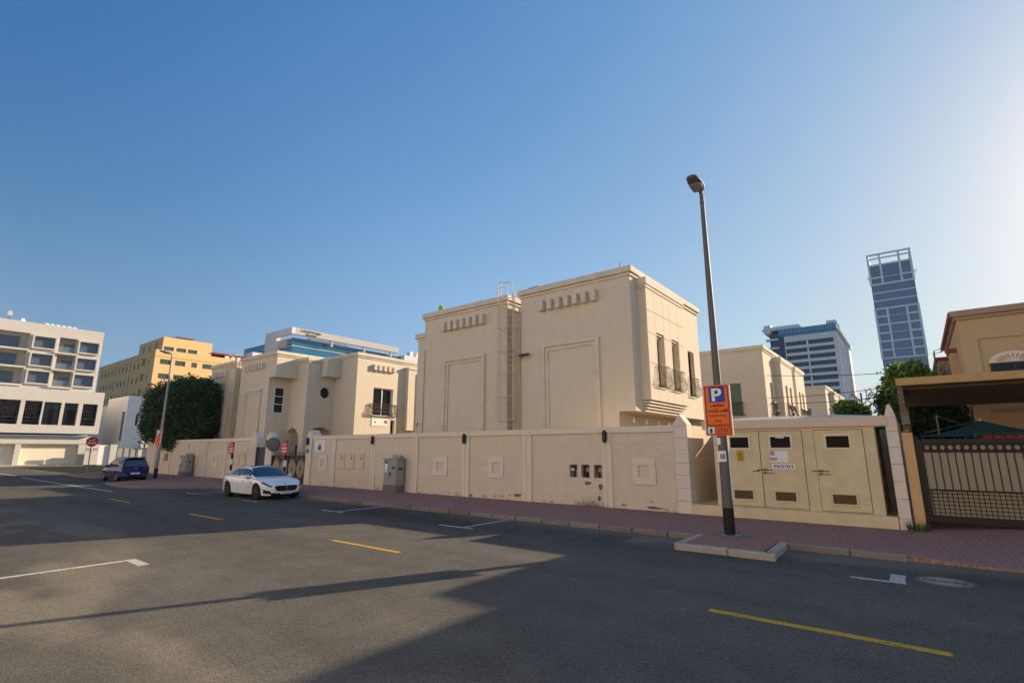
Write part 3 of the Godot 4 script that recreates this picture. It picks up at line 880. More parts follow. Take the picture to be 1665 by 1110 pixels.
func villa_left() -> void:
	var v := thing("villa", "beige villa on the left with arched porch tower and round window", "house", Vector3(-45, 0, -25), "beige villas of one row design")
	var z := -20.8
	var zb := -31.5
	var s := st()
	volume(s, Vector3(-53.4, 0, zb), Vector3(-48.1, 10.15, z)); obj("wall", s, M.villa, v)
	s = st(); cornice(s, -53.4, -48.1, zb, z, 10.18); obj("cornice", s, M.villa_trim, v)
	s = st(); volume(s, Vector3(-48.096, 0, zb), Vector3(-47.154, 9.3, z - 0.5)); obj("ladder_recess", s, M.villa, v)
	s = st()
	volume(s, Vector3(-47.15, 0, zb), Vector3(-41.9, 8.2, z))
	volume(s, Vector3(-47.15, 8.2, zb), Vector3(-40.9, 10.2, z))
	quad(s, Vector3(-41.9, 8.2, z), Vector3(-40.9, 8.2, z), Vector3(-40.9, 8.2, zb), Vector3(-41.9, 8.2, zb), Vector3.DOWN)
	obj("wall", s, M.villa, v)
	s = st(); cornice(s, -47.15, -40.9, zb, z, 10.23); obj("cornice", s, M.villa_trim, v)
	s = st(); box(s, Vector3(-42.0, 8.1, -25.2), Vector3(-40.82, 8.22, z + 0.06), 0.01); obj("fascia_lip", s, M.villa_trim, v)
	window(v, Vector3(-41.895, 5.2, -21.3), Vector3.FORWARD, Vector3.RIGHT, 0.85, 2.15, 1, [0.75, 1.4], M.white_paint, M.glass, 0.06)
	# porch tower in the inner corner
	var tx := -39.3
	var tz := -22.7
	s = st()
	volume(s, Vector3(-42.3, 0, -25.9), Vector3(tx, 9.75, tz), [[0.15, -1, 2.3, 4.0, 0.35]], [[0.35, -1, 2.75, 4.05, 0.35], [1.2, 6.45, 2.2, 7.45, 0.3]])
	arch(s, Vector3(-42.3, 0, tz), PX, NZ, 0.15, 2.3, 2.95, 4.0, 0.35)
	arch(s, Vector3(tx, 0, tz), Vector3.FORWARD, Vector3.RIGHT, 0.35, 2.75, 3.2, 4.05, 0.35)
	# round window: the square opening is filled round a circle
	var c := Vector2(1.7, 6.95)
	for i in 32:
		var a0 := TAU * i / 32
		var a1 := TAU * (i + 1) / 32
		var q := func(a: float) -> Vector2:
			var e := Vector2(cos(a), sin(a))
			return c + e * (0.5 / maxf(absf(e.x), absf(e.y)))
		var T := func(p: Vector2, d: float) -> Vector3: return Vector3(tx - d, p.y, tz - p.x)
		var p0 := c + Vector2(cos(a0), sin(a0)) * 0.46
		var p1 := c + Vector2(cos(a1), sin(a1)) * 0.46
		quad(s, T.call(p0, 0.0), T.call(p1, 0.0), T.call(q.call(a1), 0.0), T.call(q.call(a0), 0.0), Vector3.RIGHT)
		var m := (c - p0).normalized()
		quad(s, T.call(p0, 0.0), T.call(p1, 0.0), T.call(p1, 0.3), T.call(p0, 0.3), Vector3(0, m.y, -m.x))
	obj("porch_tower", s, M.villa, v)
	s = st(); cornice(s, -42.3, tx, -25.2, tz, 9.78); obj("cornice", s, M.villa_trim, v)
	s = st(); prism(s, circle(Vector2.ZERO, 0.49, 0.49, 24), Vector3(tx - 0.26, 6.95, tz - 1.7), Vector3.FORWARD, Vector3.UP, Vector3.RIGHT, 0.02); obj("round_window", s, M.glass, v)
	s = st(); box(s, Vector3(-41.9, 0, -23.65), Vector3(-40.7, 2.6, -23.6)); obj("door", s, M.dark_brown, v)
	# right wing
	s = st()
	volume(s, Vector3(-41.0, 0, zb - 6), Vector3(-36.2, 10.2, -25.3), [], [[1.75, 5.05, 3.85, 7.45, 0.25], [1.7, 4.2, 3.4, 4.85, 0.03], [3.72, 2.0, 4.2, 4.75, 0.3]])
	obj("wall", s, M.villa, v)
	s = st(); cornice(s, -41.0, -36.2, zb - 6, -25.3, 10.23); obj("cornice", s, M.villa_trim, v)
	s = st()
	box(s, Vector3(-39.28, 8.35, -25.28), Vector3(-38.5, 9.84, -23.9), 0.01)
	obj("corner_box", s, M.villa, v)
	s = st(); box(s, Vector3(-39.2, 8.25, -25.27), Vector3(-38.44, 8.35, -23.84)); obj("fascia_lip", s, M.villa_trim, v)
	window(v, Vector3(-36.44, 5.05, -27.05), Vector3.FORWARD, Vector3.RIGHT, 2.1, 2.4, 2, [], M.white_paint, M.glass, 0.09)
	balconette(v, Vector3(-36.2, 5.0, -26.75), Vector3.FORWARD, Vector3.RIGHT, 2.7, 1.05, 20, 0.018)
	s = st(); box(s, Vector3(-36.198, 4.2, -28.7), Vector3(-36.16, 4.86, -27.0)); obj("wall_panel", s, M.white_paint, v)
	s = st(); prism(s, circle(Vector2.ZERO, 0.07, 0.07, 10), Vector3(-36.16, 4.52, -27.35), Vector3.FORWARD, Vector3.UP, Vector3.RIGHT, 0.02); obj("vent_hole", s, M.black_metal, v)
	s = st(); box(s, Vector3(-36.158, 4.45, -28.62), Vector3(-36.14, 4.7, -28.35)); obj("vent_grille", s, M.galv_dark, v)
	dentils(v, Vector3(-36.2, 8.92, -26.98), Vector3.FORWARD, Vector3.RIGHT, 5, 0.52, 0.27, 0.5, 0.26, M.villa_trim)
	s = st(); box(s, Vector3(-36.198, 3.9, -32.2), Vector3(-35.80, 9.4, -30.5), 0.01); obj("bay", s, M.villa, v)
	s = st(); box(s, Vector3(-36.198, 9.4, -32.26), Vector3(-35.72, 9.6, -30.43), 0.01); obj("cornice", s, M.villa_trim, v)
	s = st(); tube(s, [Vector3(-35.73, 3.0, -31.6), Vector3(-35.73, 9.1, -31.6)], 0.06, 8); obj("downpipe", s, M.white_paint, v)
	dentils(v, Vector3(-45.95, 8.92, z), PX, NZ, 7, 0.49, 0.26, 0.53, 0.26, M.villa_trim)
	dentils(v, Vector3(-52.35, 8.86, z), PX, NZ, 6, 0.49, 0.26, 0.55, 0.26, M.villa_trim)
	blind_frame(v, -45.8, -42.95, 1.0, 7.24, z)
	blind_frame(v, -52.2, -49.3, 1.0, 7.24, z)
	ladder(v, -48.0, -47.45, 3.2, 10.3, z + 0.10, -48.7, 3.6, 10.65, M.cream_plastic)

func villa_behind(called_label: String, x: float, z: float, zend: float, tall: float) -> void:
	var v := thing("villa", called_label, "house", Vector3(x - 8, 0, z - 5), "beige villas of one row design")
	var s := st()
	volume(s, Vector3(x - 14, 0, zend), Vector3(x, tall - 0.03, z), [[10.3, 4.9, 12.2, 7.4, 0.2]], [[1.6, 4.9, 2.5, 7.5, 0.25], [15.4, 4.9, 15.9, 7.4, 0.2]] if zend < z - 16 and z > -60 else [[1.6, 4.9, 2.5, 7.5, 0.25]])
	obj("wall", s, M.villa, v)
	s = st(); cornice(s, x - 14, x, zend, z, tall); obj("cornice", s, M.villa_trim, v)
	window(v, Vector3(x - 3.7, 4.9, z - 0.19), PX, NZ, 1.9, 2.5, 1, [], M.galv_dark, M.glass_green, 0.05)
	s = st()
	for i in 14: tube(s, [Vector3(x - 3.9 + i * 0.17, 4.85, z + 0.25), Vector3(x - 3.9 + i * 0.17, 5.85, z + 0.25)], 0.02, 5)
	for y in [4.85, 5.85]: box(s, Vector3(x - 3.95, y - 0.03, z + 0.22), Vector3(x - 1.6, y + 0.03, z + 0.28))
	for q in [-3.93, -1.63]: box(s, Vector3(x + q - 0.02, 4.83, z + 0.005), Vector3(x + q + 0.02, 4.88, z + 0.25))
	obj("balcony_rail", s, M.iron, v)
	window(v, Vector3(x - 0.24, 4.9, z - 1.6), Vector3.FORWARD, Vector3.RIGHT, 0.9, 2.6, 1, [], M.dark_brown, M.glass, 0.06)
	balconette(v, Vector3(x, 4.9, z - 1.5), Vector3.FORWARD, Vector3.RIGHT, 1.1, 1.0, 6, 0.02)
	bay(v, x, z - 3.6, z - 8.4, 4.0, 9.75, 0.55, [[z - 4.7, z - 5.6, 4.9, 7.5], [z - 6.5, z - 7.4, 4.9, 7.5]], [], [], false)
	if zend < z - 14.5: bay(v, x, z - 9.9, z - 14.6, 4.0, 9.75, 0.55, [[z - 10.9, z - 11.8, 4.9, 7.5], [z - 12.6, z - 13.5, 4.9, 7.5]], [], [], false)

# ---------------------------------------------------------------- boundary walls
const WZ := -17.65

# a stretch of wall between two pilasters: courses with open joints, coping, and maybe a framed square
func wall_stretch(par: Node3D, x0: float, x1: float, y0: float, sq: Array, niches := []) -> void:
	var s := st()
	var zc := WZ - 0.06
	var holes := []
	for n in niches: holes.append([n[0] - x0, n[1], n[2] - x0, n[3], 0.16])
	panel(s, Vector3(x0, 0, zc - 0.012), PX, NZ, x1 - x0, 2.84, holes)
	quad(s, Vector3(x0, 0, zc - 0.2), Vector3(x1, 0, zc - 0.2), Vector3(x1, 2.84, zc - 0.2), Vector3(x0, 2.84, zc - 0.2), Vector3.FORWARD)
	obj("wall_core", s, M.wall, par)
	# seven courses
	var ys := [y0, 0.47, 0.86, 1.25, 1.64, 2.03, 2.42, 2.815]
	for j in 7:
		s = st()
		var segs := [[x0, x1]]
		for n in niches:
			if ys[j] < n[3] and ys[j + 1] > n[1]:
				var nx := []
				for g in segs:
					if n[0] > g[0] and n[2] < g[1]: nx.append([g[0], n[0]]); nx.append([n[2], g[1]])
					else: nx.append(g)
				segs = nx
		for g in segs:
			box(s, Vector3(g[0], ys[j] + 0.004, zc - 0.013), Vector3(g[1], ys[j + 1] - 0.004, zc + rng.randf_range(-0.001, 0.002)), 0.004)
		# bits above and below a niche inside its courses
		for n in niches:
			if ys[j] < n[3] and ys[j + 1] > n[1]:
				if ys[j] + 0.01 < n[1]: box(s, Vector3(n[0], ys[j] + 0.004, zc - 0.013), Vector3(n[2], n[1], zc))
				if ys[j + 1] - 0.01 > n[3]: box(s, Vector3(n[0], n[3], zc - 0.013), Vector3(n[2], ys[j + 1] - 0.004, zc))
		obj("course", s, M.wall, par)
	s = st()
	box(s, Vector3(x0, 2.82, WZ - 0.30), Vector3(x1, 3.05, WZ + 0.012), 0.015)
	obj("coping", s, M.wall_trim, par)
	if sq.size() == 2:
		var a: float = sq[0]
		var b: float = sq[1]
		var w := (b - a) * 0.27
		s = st()
		box(s, Vector3(a, 1.0, zc), Vector3(b, 1.0 + w, zc + 0.05), 0.01)
		box(s, Vector3(a, 1.9 - w, zc), Vector3(b, 1.9, zc + 0.05), 0.01)
		box(s, Vector3(a, 1.0 + w, zc), Vector3(a + w, 1.9 - w, zc + 0.05), 0.01)
		box(s, Vector3(b - w, 1.0 + w, zc), Vector3(b, 1.9 - w, zc + 0.05), 0.01)
		obj("square_frame", s, M.wall_trim, par)

func pilaster(par: Node3D, x0: float, x1: float) -> void:
	var s := st()
	var w := (x1 - x0)
	box(s, Vector3(x0, 0.05, WZ - 0.06), Vector3(x1, 2.82, WZ - 0.018), 0.006)
	box(s, Vector3(x0, 0.05, WZ - 0.018), Vector3(x0 + w * 0.40, 2.818, WZ + 0.008), 0.008)
	box(s, Vector3(x1 - w * 0.40, 0.05, WZ - 0.018), Vector3(x1, 2.818, WZ + 0.008), 0.008)
	obj("pilaster", s, M.wall_trim, par)

# square post of blocks with a gabled top; d is its depth
func block_post(par: Node3D, x0: float, x1: float, d: float, peak: float, courses: int, m: Material) -> void:
	var y := 0.10
	var h := (3.03 - y) / courses
	for k in courses:
		var s := st()
		var e := 0.006
		box(s, Vector3(x0, y + k * h, WZ - d), Vector3(x1, y + (k + 1) * h - e, WZ + 0.03 + rng.randf_range(-0.003, 0.003)), 0.010)
		obj("block", s, m, par)
	var c := (x0 + x1) * 0.5
	var s := st()
	prism(s, PackedVector2Array([Vector2(x0, 3.03), Vector2(x1, 3.03), Vector2(x1, 3.08), Vector2(c, peak), Vector2(x0, 3.08)]), Vector3(0, 0, WZ - d), PX, Vector3.UP, NZ, d + 0.03, true)
	obj("cap", s, m, par)

func wall_lantern(x: float, y: float, z: float, label: String) -> void:
	var l := thing("wall_lantern", label, "lantern", Vector3(x, y, z), "brown lanterns on the boundary wall")
	var s := st()
	tube(s, [Vector3(x, y - 0.24, z + 0.09), Vector3(x, y - 0.17, z + 0.09), Vector3(x, y - 0.13, z + 0.09)], [0.02, 0.075, 0.085], 6)
	tube(s, [Vector3(x, y + 0.13, z + 0.09), Vector3(x, y + 0.19, z + 0.09), Vector3(x, y + 0.24, z + 0.09)], [0.09, 0.07, 0.015], 6)
	for k in 6:
		var a := TAU * k / 6
		var p := Vector3(x + cos(a) * 0.082, y, z + 0.09 + sin(a) * 0.082)
		tube(s, [p - Vector3(0, 0.135, 0), p + Vector3(0, 0.135, 0)], 0.010, 4)
	obj("cage", s, M.dark_brown, l)
	s = st()
	tube(s, [Vector3(x, y - 0.13, z + 0.09), Vector3(x, y + 0.13, z + 0.09)], 0.068, 6)
	obj("lamp_glass", s, M.iron, l)
	s = st(); box(s, Vector3(x - 0.05, y - 0.12, z), Vector3(x + 0.05, y + 0.12, z + 0.02)); obj("wall_plate", s, M.dark_brown, l)

func meter_box(x: float, y0: float, y1: float, w: float, label: String, group: String) -> void:
	var z := WZ - 0.06
	var b := thing("meter_box", label, "meter box", Vector3(x, y0, z), group)
	var s := st()
	box(s, Vector3(x - w / 2, y0, z), Vector3(x + w / 2, y1, z + 0.05), 0.015)
	obj("housing", s, M.cream_plastic, b)
	s = st(); box(s, Vector3(x - w / 2 + 0.03, y0 + 0.03, z + 0.05), Vector3(x + w / 2 - 0.03, y1 - 0.1, z + 0.062), 0.006); obj("door", s, M.cream_plastic, b)
	s = st(); prism(s, circle(Vector2(x + w * 0.2, y1 - 0.25), 0.035, 0.085, 12), Vector3(0, 0, z + 0.062), PX, Vector3.UP, NZ, 0.01); obj("sight_glass", s, M.black_metal, b)
	s = st(); prism(s, circle(Vector2(x + 0.02, y1 - 0.05), 0.045, 0.022, 10), Vector3(0, 0, z + 0.05), PX, Vector3.UP, NZ, 0.012); obj("lock", s, M.black_metal, b)

func boundary_wall() -> void:
	rng.seed = 31
	var w := thing("boundary_wall", "long beige boundary wall with pilasters and framed squares along the red pavement", "wall", Vector3(-18, 0, WZ))
	var pil := [[-9.48, -9.10], [-13.24, -12.78], [-16.72, -16.30], [-20.2, -19.79], [-23.56, -23.16], [-27.3, -26.9]]
	var xs := [-6.66]
	for p in pil: xs.append(p[1]); xs.append(p[0])
	xs.append(-29.42)
	var sqs := [[-8.29, -7.41], [], [-15.17, -14.29], [-18.69, -17.71], [], [], [-28.6, -27.75]]
	for k in 7:
		wall_stretch(w, xs[k * 2 + 1], xs[k * 2], 0.11, sqs[k], [[-10.97, 1.16, -10.62, 1.64], [-10.44, 1.16, -10.08, 1.64], [-9.89, 1.16, -9.54, 1.64]] if k == 1 else [])
	for p in pil:
		pilaster(w, p[0], p[1])
		var s := st(); box(s, Vector3(p[0], 2.822, WZ - 0.3), Vector3(p[1], 3.05, WZ + 0.02), 0.012); obj("coping", s, M.wall_trim, w)
	block_post(w, -6.66, -6.19, 0.45, 3.42, 7, M.wall_trim)
	block_post(w, -30.02, -29.42, 0.6, 3.42, 2, M.wall_trim)
	# the wall turns back beside the substation
	var s := st()
	box(s, Vector3(-6.42, 0, -28), Vector3(-6.2, 3.04, WZ - 0.45))
	obj("side_wall", s, M.wall, w)
	s = st()
	box(s, Vector3(-6.199, 0, -21.25), Vector3(-0.40, 3.04, -21.05))
	box(s, Vector3(-0.62, 0, -21.049), Vector3(-0.40, 3.04, WZ - 0.31))
	obj("rear_wall", s, M.wall, w)  # added behind the kiosk to shade the side wall and close the gap
	# crumbling skirting of small flakes along the foot of the wall
	s = st()
	for k in 70:
		var fx := rng.randf_range(-29.0, -6.8)
		var skip := false
		for p in pil:
			if fx > p[0] - 0.1 and fx < p[1] + 0.1: skip = true
		if skip: continue
		var fy := 0.14 + absf(rng.randfn()) * 0.09
		var poly := PackedVector2Array()
		for i in 7:
			var a := TAU * i / 7
			var r := rng.randf_range(0.5, 1.1)
			poly.append(Vector2(fx + cos(a) * rng.randf_range(0.05, 0.16) * r, maxf(fy + sin(a) * 0.045 * r, 0.132)))
		if Geometry2D.triangulate_polygon(poly).size() > 0: prism(s, poly, Vector3(0, 0, WZ - 0.057), PX, Vector3.UP, NZ, 0.004)
	obj("flaked_paint", s, M.flake, w).set_meta("kind", "stuff")
	# spalled plaster
	var spots := [[-10.15, 0.98, 0.17, 0.10], [-9.62, 0.88, 0.10, 0.17], [-13.55, 0.36, 0.20, 0.10], [-13.95, 0.33, 0.05, 0.05], [-16.2, 0.22, 0.10, 0.07], [-14.4, 0.3, 0.03, 0.04], [-9.7, 0.45, 0.08, 0.16], [-7.6, 0.24, 0.22, 0.07]]
	for p in spots:
		s = st()
		var poly := PackedVector2Array()
		for i in 11:
			var a := TAU * i / 11
			var r := rng.randf_range(0.7, 1.1)
			poly.append(Vector2(p[0] + cos(a) * p[2] * r, maxf(p[1] + sin(a) * p[3] * r * (0.5 if sin(a) > 0 else 1.0), 0.14)))
		prism(s, poly, Vector3(0, 0, WZ - 0.059), PX, Vector3.UP, NZ, 0.006)
		obj("spalled_patch", s, M.plaster_patch, w)
	# open meter niches: dial, pipes
	var nl := ["left of the three open meter niches with a round white dial", "middle of the three open meter niches with a forked dark pipe", "right of the three open meter niches, beside the pilaster"]
	var nx := [-10.97, -10.44, -9.89]
	for k in 3:
		var x: float = nx[k]
		var m := thing("water_meter", nl[k], "water meter", Vector3(x + 0.17, 1.18, WZ - 0.2), "open meter niches in the boundary wall")
		s = st(); box(s, Vector3(x + 0.002, 1.162, WZ - 0.23), Vector3(x + 0.35, 1.638, WZ - 0.222)); obj("niche_back", s, M.dark_brown if k < 2 else M.iron, m)
		s = st()
		if k != 1:
			tube(s, [Vector3(x + 0.10, 1.165, WZ - 0.17), Vector3(x + 0.10, 1.42, WZ - 0.17), Vector3(x + 0.26, 1.42, WZ - 0.17), Vector3(x + 0.26, 1.165, WZ - 0.17)], 0.025, 6)
		else:
			tube(s, [Vector3(x + 0.19, 1.165, WZ - 0.17), Vector3(x + 0.19, 1.6, WZ - 0.17)], 0.035, 6)
			tube(s, [Vector3(x + 0.06, 1.55, WZ - 0.17), Vector3(x + 0.19, 1.42, WZ - 0.17)], 0.025, 6)
		obj("pipe", s, M.galv if k != 1 else M.black_metal, m)
		s = st(); prism(s, circle(Vector2(x + (0.11 if k == 0 else 0.25), 1.46), 0.055 if k == 0 else 0.075, 0.055 if k == 0 else 0.09, 14), Vector3(0, 0, WZ - 0.17), PX, Vector3.UP, NZ, 0.06); obj("dial", s, M.white_paint if k == 0 else M.galv, m)
	wall_lantern(-9.31, 2.70, WZ + 0.008, "right-hand brown lantern, on the pilaster above the open meter niches")
	wall_lantern(-16.55, 2.71, WZ + 0.008, "middle brown lantern on the boundary wall, below the villa's left blind window")
	wall_lantern(-23.36, 2.72, WZ + 0.008, "brown lantern on the pilaster left of the grey cabinet")
	wall_lantern(-29.75, 2.72, WZ + 0.035, "brown lantern on the gate post beside the white name plate")
	# intercom
	var ic := thing("intercom", "small dark intercom on the gate post under its lantern", "intercom", Vector3(-29.78, 2.15, WZ + 0.03))
	s = st(); box(s, Vector3(-29.88, 2.03, WZ + 0.034), Vector3(-29.70, 2.27, WZ + 0.07), 0.02); obj("case", s, M.dark_brown, ic)
	s = st(); prism(s, circle(Vector2(-29.79, 2.17), 0.05, 0.06, 12), Vector3(0, 0, WZ + 0.07), PX, Vector3.UP, NZ, 0.008); obj("speaker", s, M.galv, ic)
	meter_box(-26.32, 1.14, 2.0, 0.72, "left of the three cream meter boxes between the name plate and the grey cabinet", "cream meter boxes left of the grey cabinet")
	meter_box(-25.42, 1.14, 2.0, 0.70, "middle of the three cream meter boxes between the name plate and the grey cabinet", "cream meter boxes left of the grey cabinet")
	meter_box(-24.52, 1.14, 2.0, 0.72, "right of the three cream meter boxes between the name plate and the grey cabinet", "cream meter boxes left of the grey cabinet")
	# white name plate with a leaf emblem
	var np := thing("name_plate", "white name plate with a grey leaf emblem on the wall by the villa gate", "sign", Vector3(-28.6, 1.8, WZ))
	s = st(); box(s, Vector3(-29.2, 1.78, WZ - 0.056), Vector3(-28.06, 2.78, WZ - 0.03), 0.006); obj("plate", s, M.sign_white, np)
	s = st()
	for k in 3:
		var lean := (k - 1) * 0.10
		prism(s, PackedVector2Array([Vector2(-28.63 + lean, 2.15), Vector2(-28.52 + lean * 1.2, 2.32), Vector2(-28.60 + lean * 0.5, 2.68 - absf(lean) * 1.4), Vector2(-28.72 + lean * 1.2, 2.34)]), Vector3(0, 0, WZ - 0.03 + 0.002 * k), PX, Vector3.UP, NZ, 0.004)
	obj("emblem", s, M.galv_dark, np)
	s = st()
	for y in [2.06, 1.94, 1.84]: box(s, Vector3(-29.15, y - 0.014, WZ - 0.03), Vector3(-28.14, y + 0.014, WZ - 0.026))
	obj("printed_line", s, M.ink_blue, np)

	# second wall, left of the gates
	var w2 := thing("boundary_wall", "beige boundary wall beyond the villa gates, under the dark round tree", "wall", Vector3(-48, 0, WZ))
	var p2 := [[-41.4, -41.0], [-44.9, -44.5], [-48.6, -48.2], [-52.3, -51.9], [-56.0, -55.6]]
	var x2 := [-37.36]
	for p in p2: x2.append(p[1]); x2.append(p[0])
	x2.append(-58.0)
	for k in 6:
		wall_stretch(w2, x2[k * 2 + 1], x2[k * 2], 0.11, [[], [-43.4, -42.5], [-47.0, -46.1], [], [-54.4, -53.5], []][k])
	for p in p2:
		pilaster(w2, p[0], p[1])
		s = st(); box(s, Vector3(p[0], 2.822, WZ - 0.3), Vector3(p[1], 3.05, WZ + 0.02), 0.012); obj("coping", s, M.wall_trim, w2)
	block_post(w2, -37.36, -36.42, 0.5, 3.42, 2, M.wall_trim)
	s = st(); box(s, Vector3(-58.0, 0, -45), Vector3(-57.78, 3.04, WZ - 0.3)); obj("side_wall", s, M.wall, w2)
	for k in 3:
		s = st(); box(s, Vector3(-53.2 + k * 0.45, 1.25, WZ - 0.055), Vector3(-52.95 + k * 0.45, 1.9, WZ - 0.045)); obj("meter_niche", s, M.dark_brown, w2)
	meter_box(-40.15, 1.10, 1.98, 0.70, "left of the three cream meter boxes by the small gate", "cream meter boxes by the small gate")
	meter_box(-39.2, 1.10, 1.98, 0.70, "middle of the three cream meter boxes by the small gate", "cream meter boxes by the small gate")
	meter_box(-38.25, 1.10, 1.98, 0.72, "right of the three cream meter boxes, next to the small gate's post", "cream meter boxes by the small gate")
	# free post between the two gates
	var gp := thing("gate_post", "pointed beige gate post between the small gate and the ornate gate", "gate post", Vector3(-34.7, 0, WZ))
	block_post(gp, -35.1, -34.26, 0.34, 3.42, 2, M.wall_trim)
	wall_lantern(-34.75, 2.62, WZ + 0.034, "brown lantern on the pointed post between the two villa gates")
	var ds := thing("round_mirror", "dark grey back of a round mirror on the post between the gates", "mirror", Vector3(-33.9, 2.5, WZ + 0.4))
	s = st()
	var dn := Vector3(0.62, -0.1, 0.78).normalized()
	var du := Vector3.UP.cross(dn).normalized()
	var dw := dn.cross(du)
	var rows := []
	for k in 5:
		var r: float = [0.46, 0.45, 0.36, 0.2, 0.01][k]
		var d: float = [0.0, 0.04, 0.09, 0.12, 0.13][k]
		var row := PackedVector3Array()
		for i in 24: row.append(Vector3(-33.3, 2.56, WZ + 0.42) + du * (cos(TAU * i / 24) * r) + dw * (sin(TAU * i / 24) * r) + dn * d)
		rows.append(row)
	sheet(s, rows, true)
	obj("dish", s, M.dish, ds)
	s = st(); tube(s, [Vector3(-34.28, 2.5, WZ - 0.05), Vector3(-33.33, 2.56, WZ + 0.42)], 0.03, 6); obj("arm", s, M.galv_dark, ds)
	# small barred gate
	var g1 := thing("gate", "narrow black barred gate between two pointed posts", "gate", Vector3(-35.75, 0.13, WZ - 0.3))
	s = st()
	for e in [[-36.415, -36.12], [-35.18, -35.105]]: box(s, Vector3(e[0], 0.15, WZ - 0.05), Vector3(e[1], 2.42, WZ + 0.01))
	for y in [0.3, 0.95, 2.36]: box(s, Vector3(-36.32, y - 0.03, WZ - 0.045), Vector3(-35.18, y + 0.03, WZ + 0.005))
	obj("frame", s, M.black_metal, g1)
	for k in 7:
		s = st(); var bx := -36.02 + k * 0.13; box(s, Vector3(bx - 0.014, 0.33, WZ - 0.034), Vector3(bx + 0.014, 2.33, WZ - 0.06)); obj("bar", s, M.black_metal, g1)
	# ornate double gate
	var g2 := thing("gate", "wide ornate black gate with pale round rosettes, behind the white car", "gate", Vector3(-31.8, 0.13, WZ - 0.3))
	s = st()
	box(s, Vector3(-34.2, 0.15, WZ - 0.08), Vector3(-34.08, 1.86, WZ - 0.0))
	box(s, Vector3(-30.14, 0.15, WZ - 0.08), Vector3(-30.04, 1.86, WZ - 0.0))
	box(s, Vector3(-32.15, 0.15, WZ - 0.08), Vector3(-32.05, 1.86, WZ - 0.0))
	box(s, Vector3(-34.08, 1.78, WZ - 0.075), Vector3(-30.14, 1.86, WZ - 0.05))
	box(s, Vector3(-34.08, 0.15, WZ - 0.075), Vector3(-30.14, 0.25, WZ - 0.05))
	obj("frame", s, M.black_metal, g2)
	s = st(); box(s, Vector3(-34.08, 0.25, WZ - 0.065), Vector3(-30.14, 1.78, WZ - 0.055)); obj("backing_sheet", s, M.gate_metal, g2)
	for k in 4:
		var cx := -33.58 + k * 1.0
		s = st()
		for r in [0.40, 0.33, 0.26, 0.12]:
			var pts := []
			for i in 25: pts.append(Vector3(cx + cos(TAU * i / 24) * r, 1.05 + sin(TAU * i / 24) * r * 1.25, WZ - 0.03))
			tube(s, pts, 0.034, 5, false)
		for i in 12:
			var a := TAU * i / 12
			tube(s, [Vector3(cx + cos(a) * 0.12, 1.05 + sin(a) * 0.15, WZ - 0.03), Vector3(cx + cos(a) * 0.30, 1.05 + sin(a) * 0.375, WZ - 0.03)], 0.034, 4)
		obj("rosette", s, M.rosette, g2)
	s = st()
	for k in 60:
		var p := Vector2(rng.randf_range(-34.0, -30.2), rng.randf_range(0.3, 1.74))
		var pts := []
		var tw := rng.randf_range(-1, 1) * 9.0
		for i in 9:
			var a := i * tw * 0.09 + k
			pts.append(Vector3(clampf(p.x + cos(a) * (0.20 - i * 0.018), -34.06, -30.16), clampf(p.y + sin(a) * (0.20 - i * 0.018), 0.27, 1.76), WZ - 0.015))
		tube(s, pts, 0.013, 4, false)
	obj("scrollwork", s, M.rosette, g2)
	s = st()
	for k in 24:
		var bx := -34.0 + k * 0.165
		tube(s, [Vector3(bx, 1.86, WZ - 0.04), Vector3(bx, 2.05, WZ - 0.04), Vector3(bx, 2.12, WZ - 0.04)], [0.014, 0.016, 0.003], 5)
	obj("spike_row", s, M.black_metal, g2)

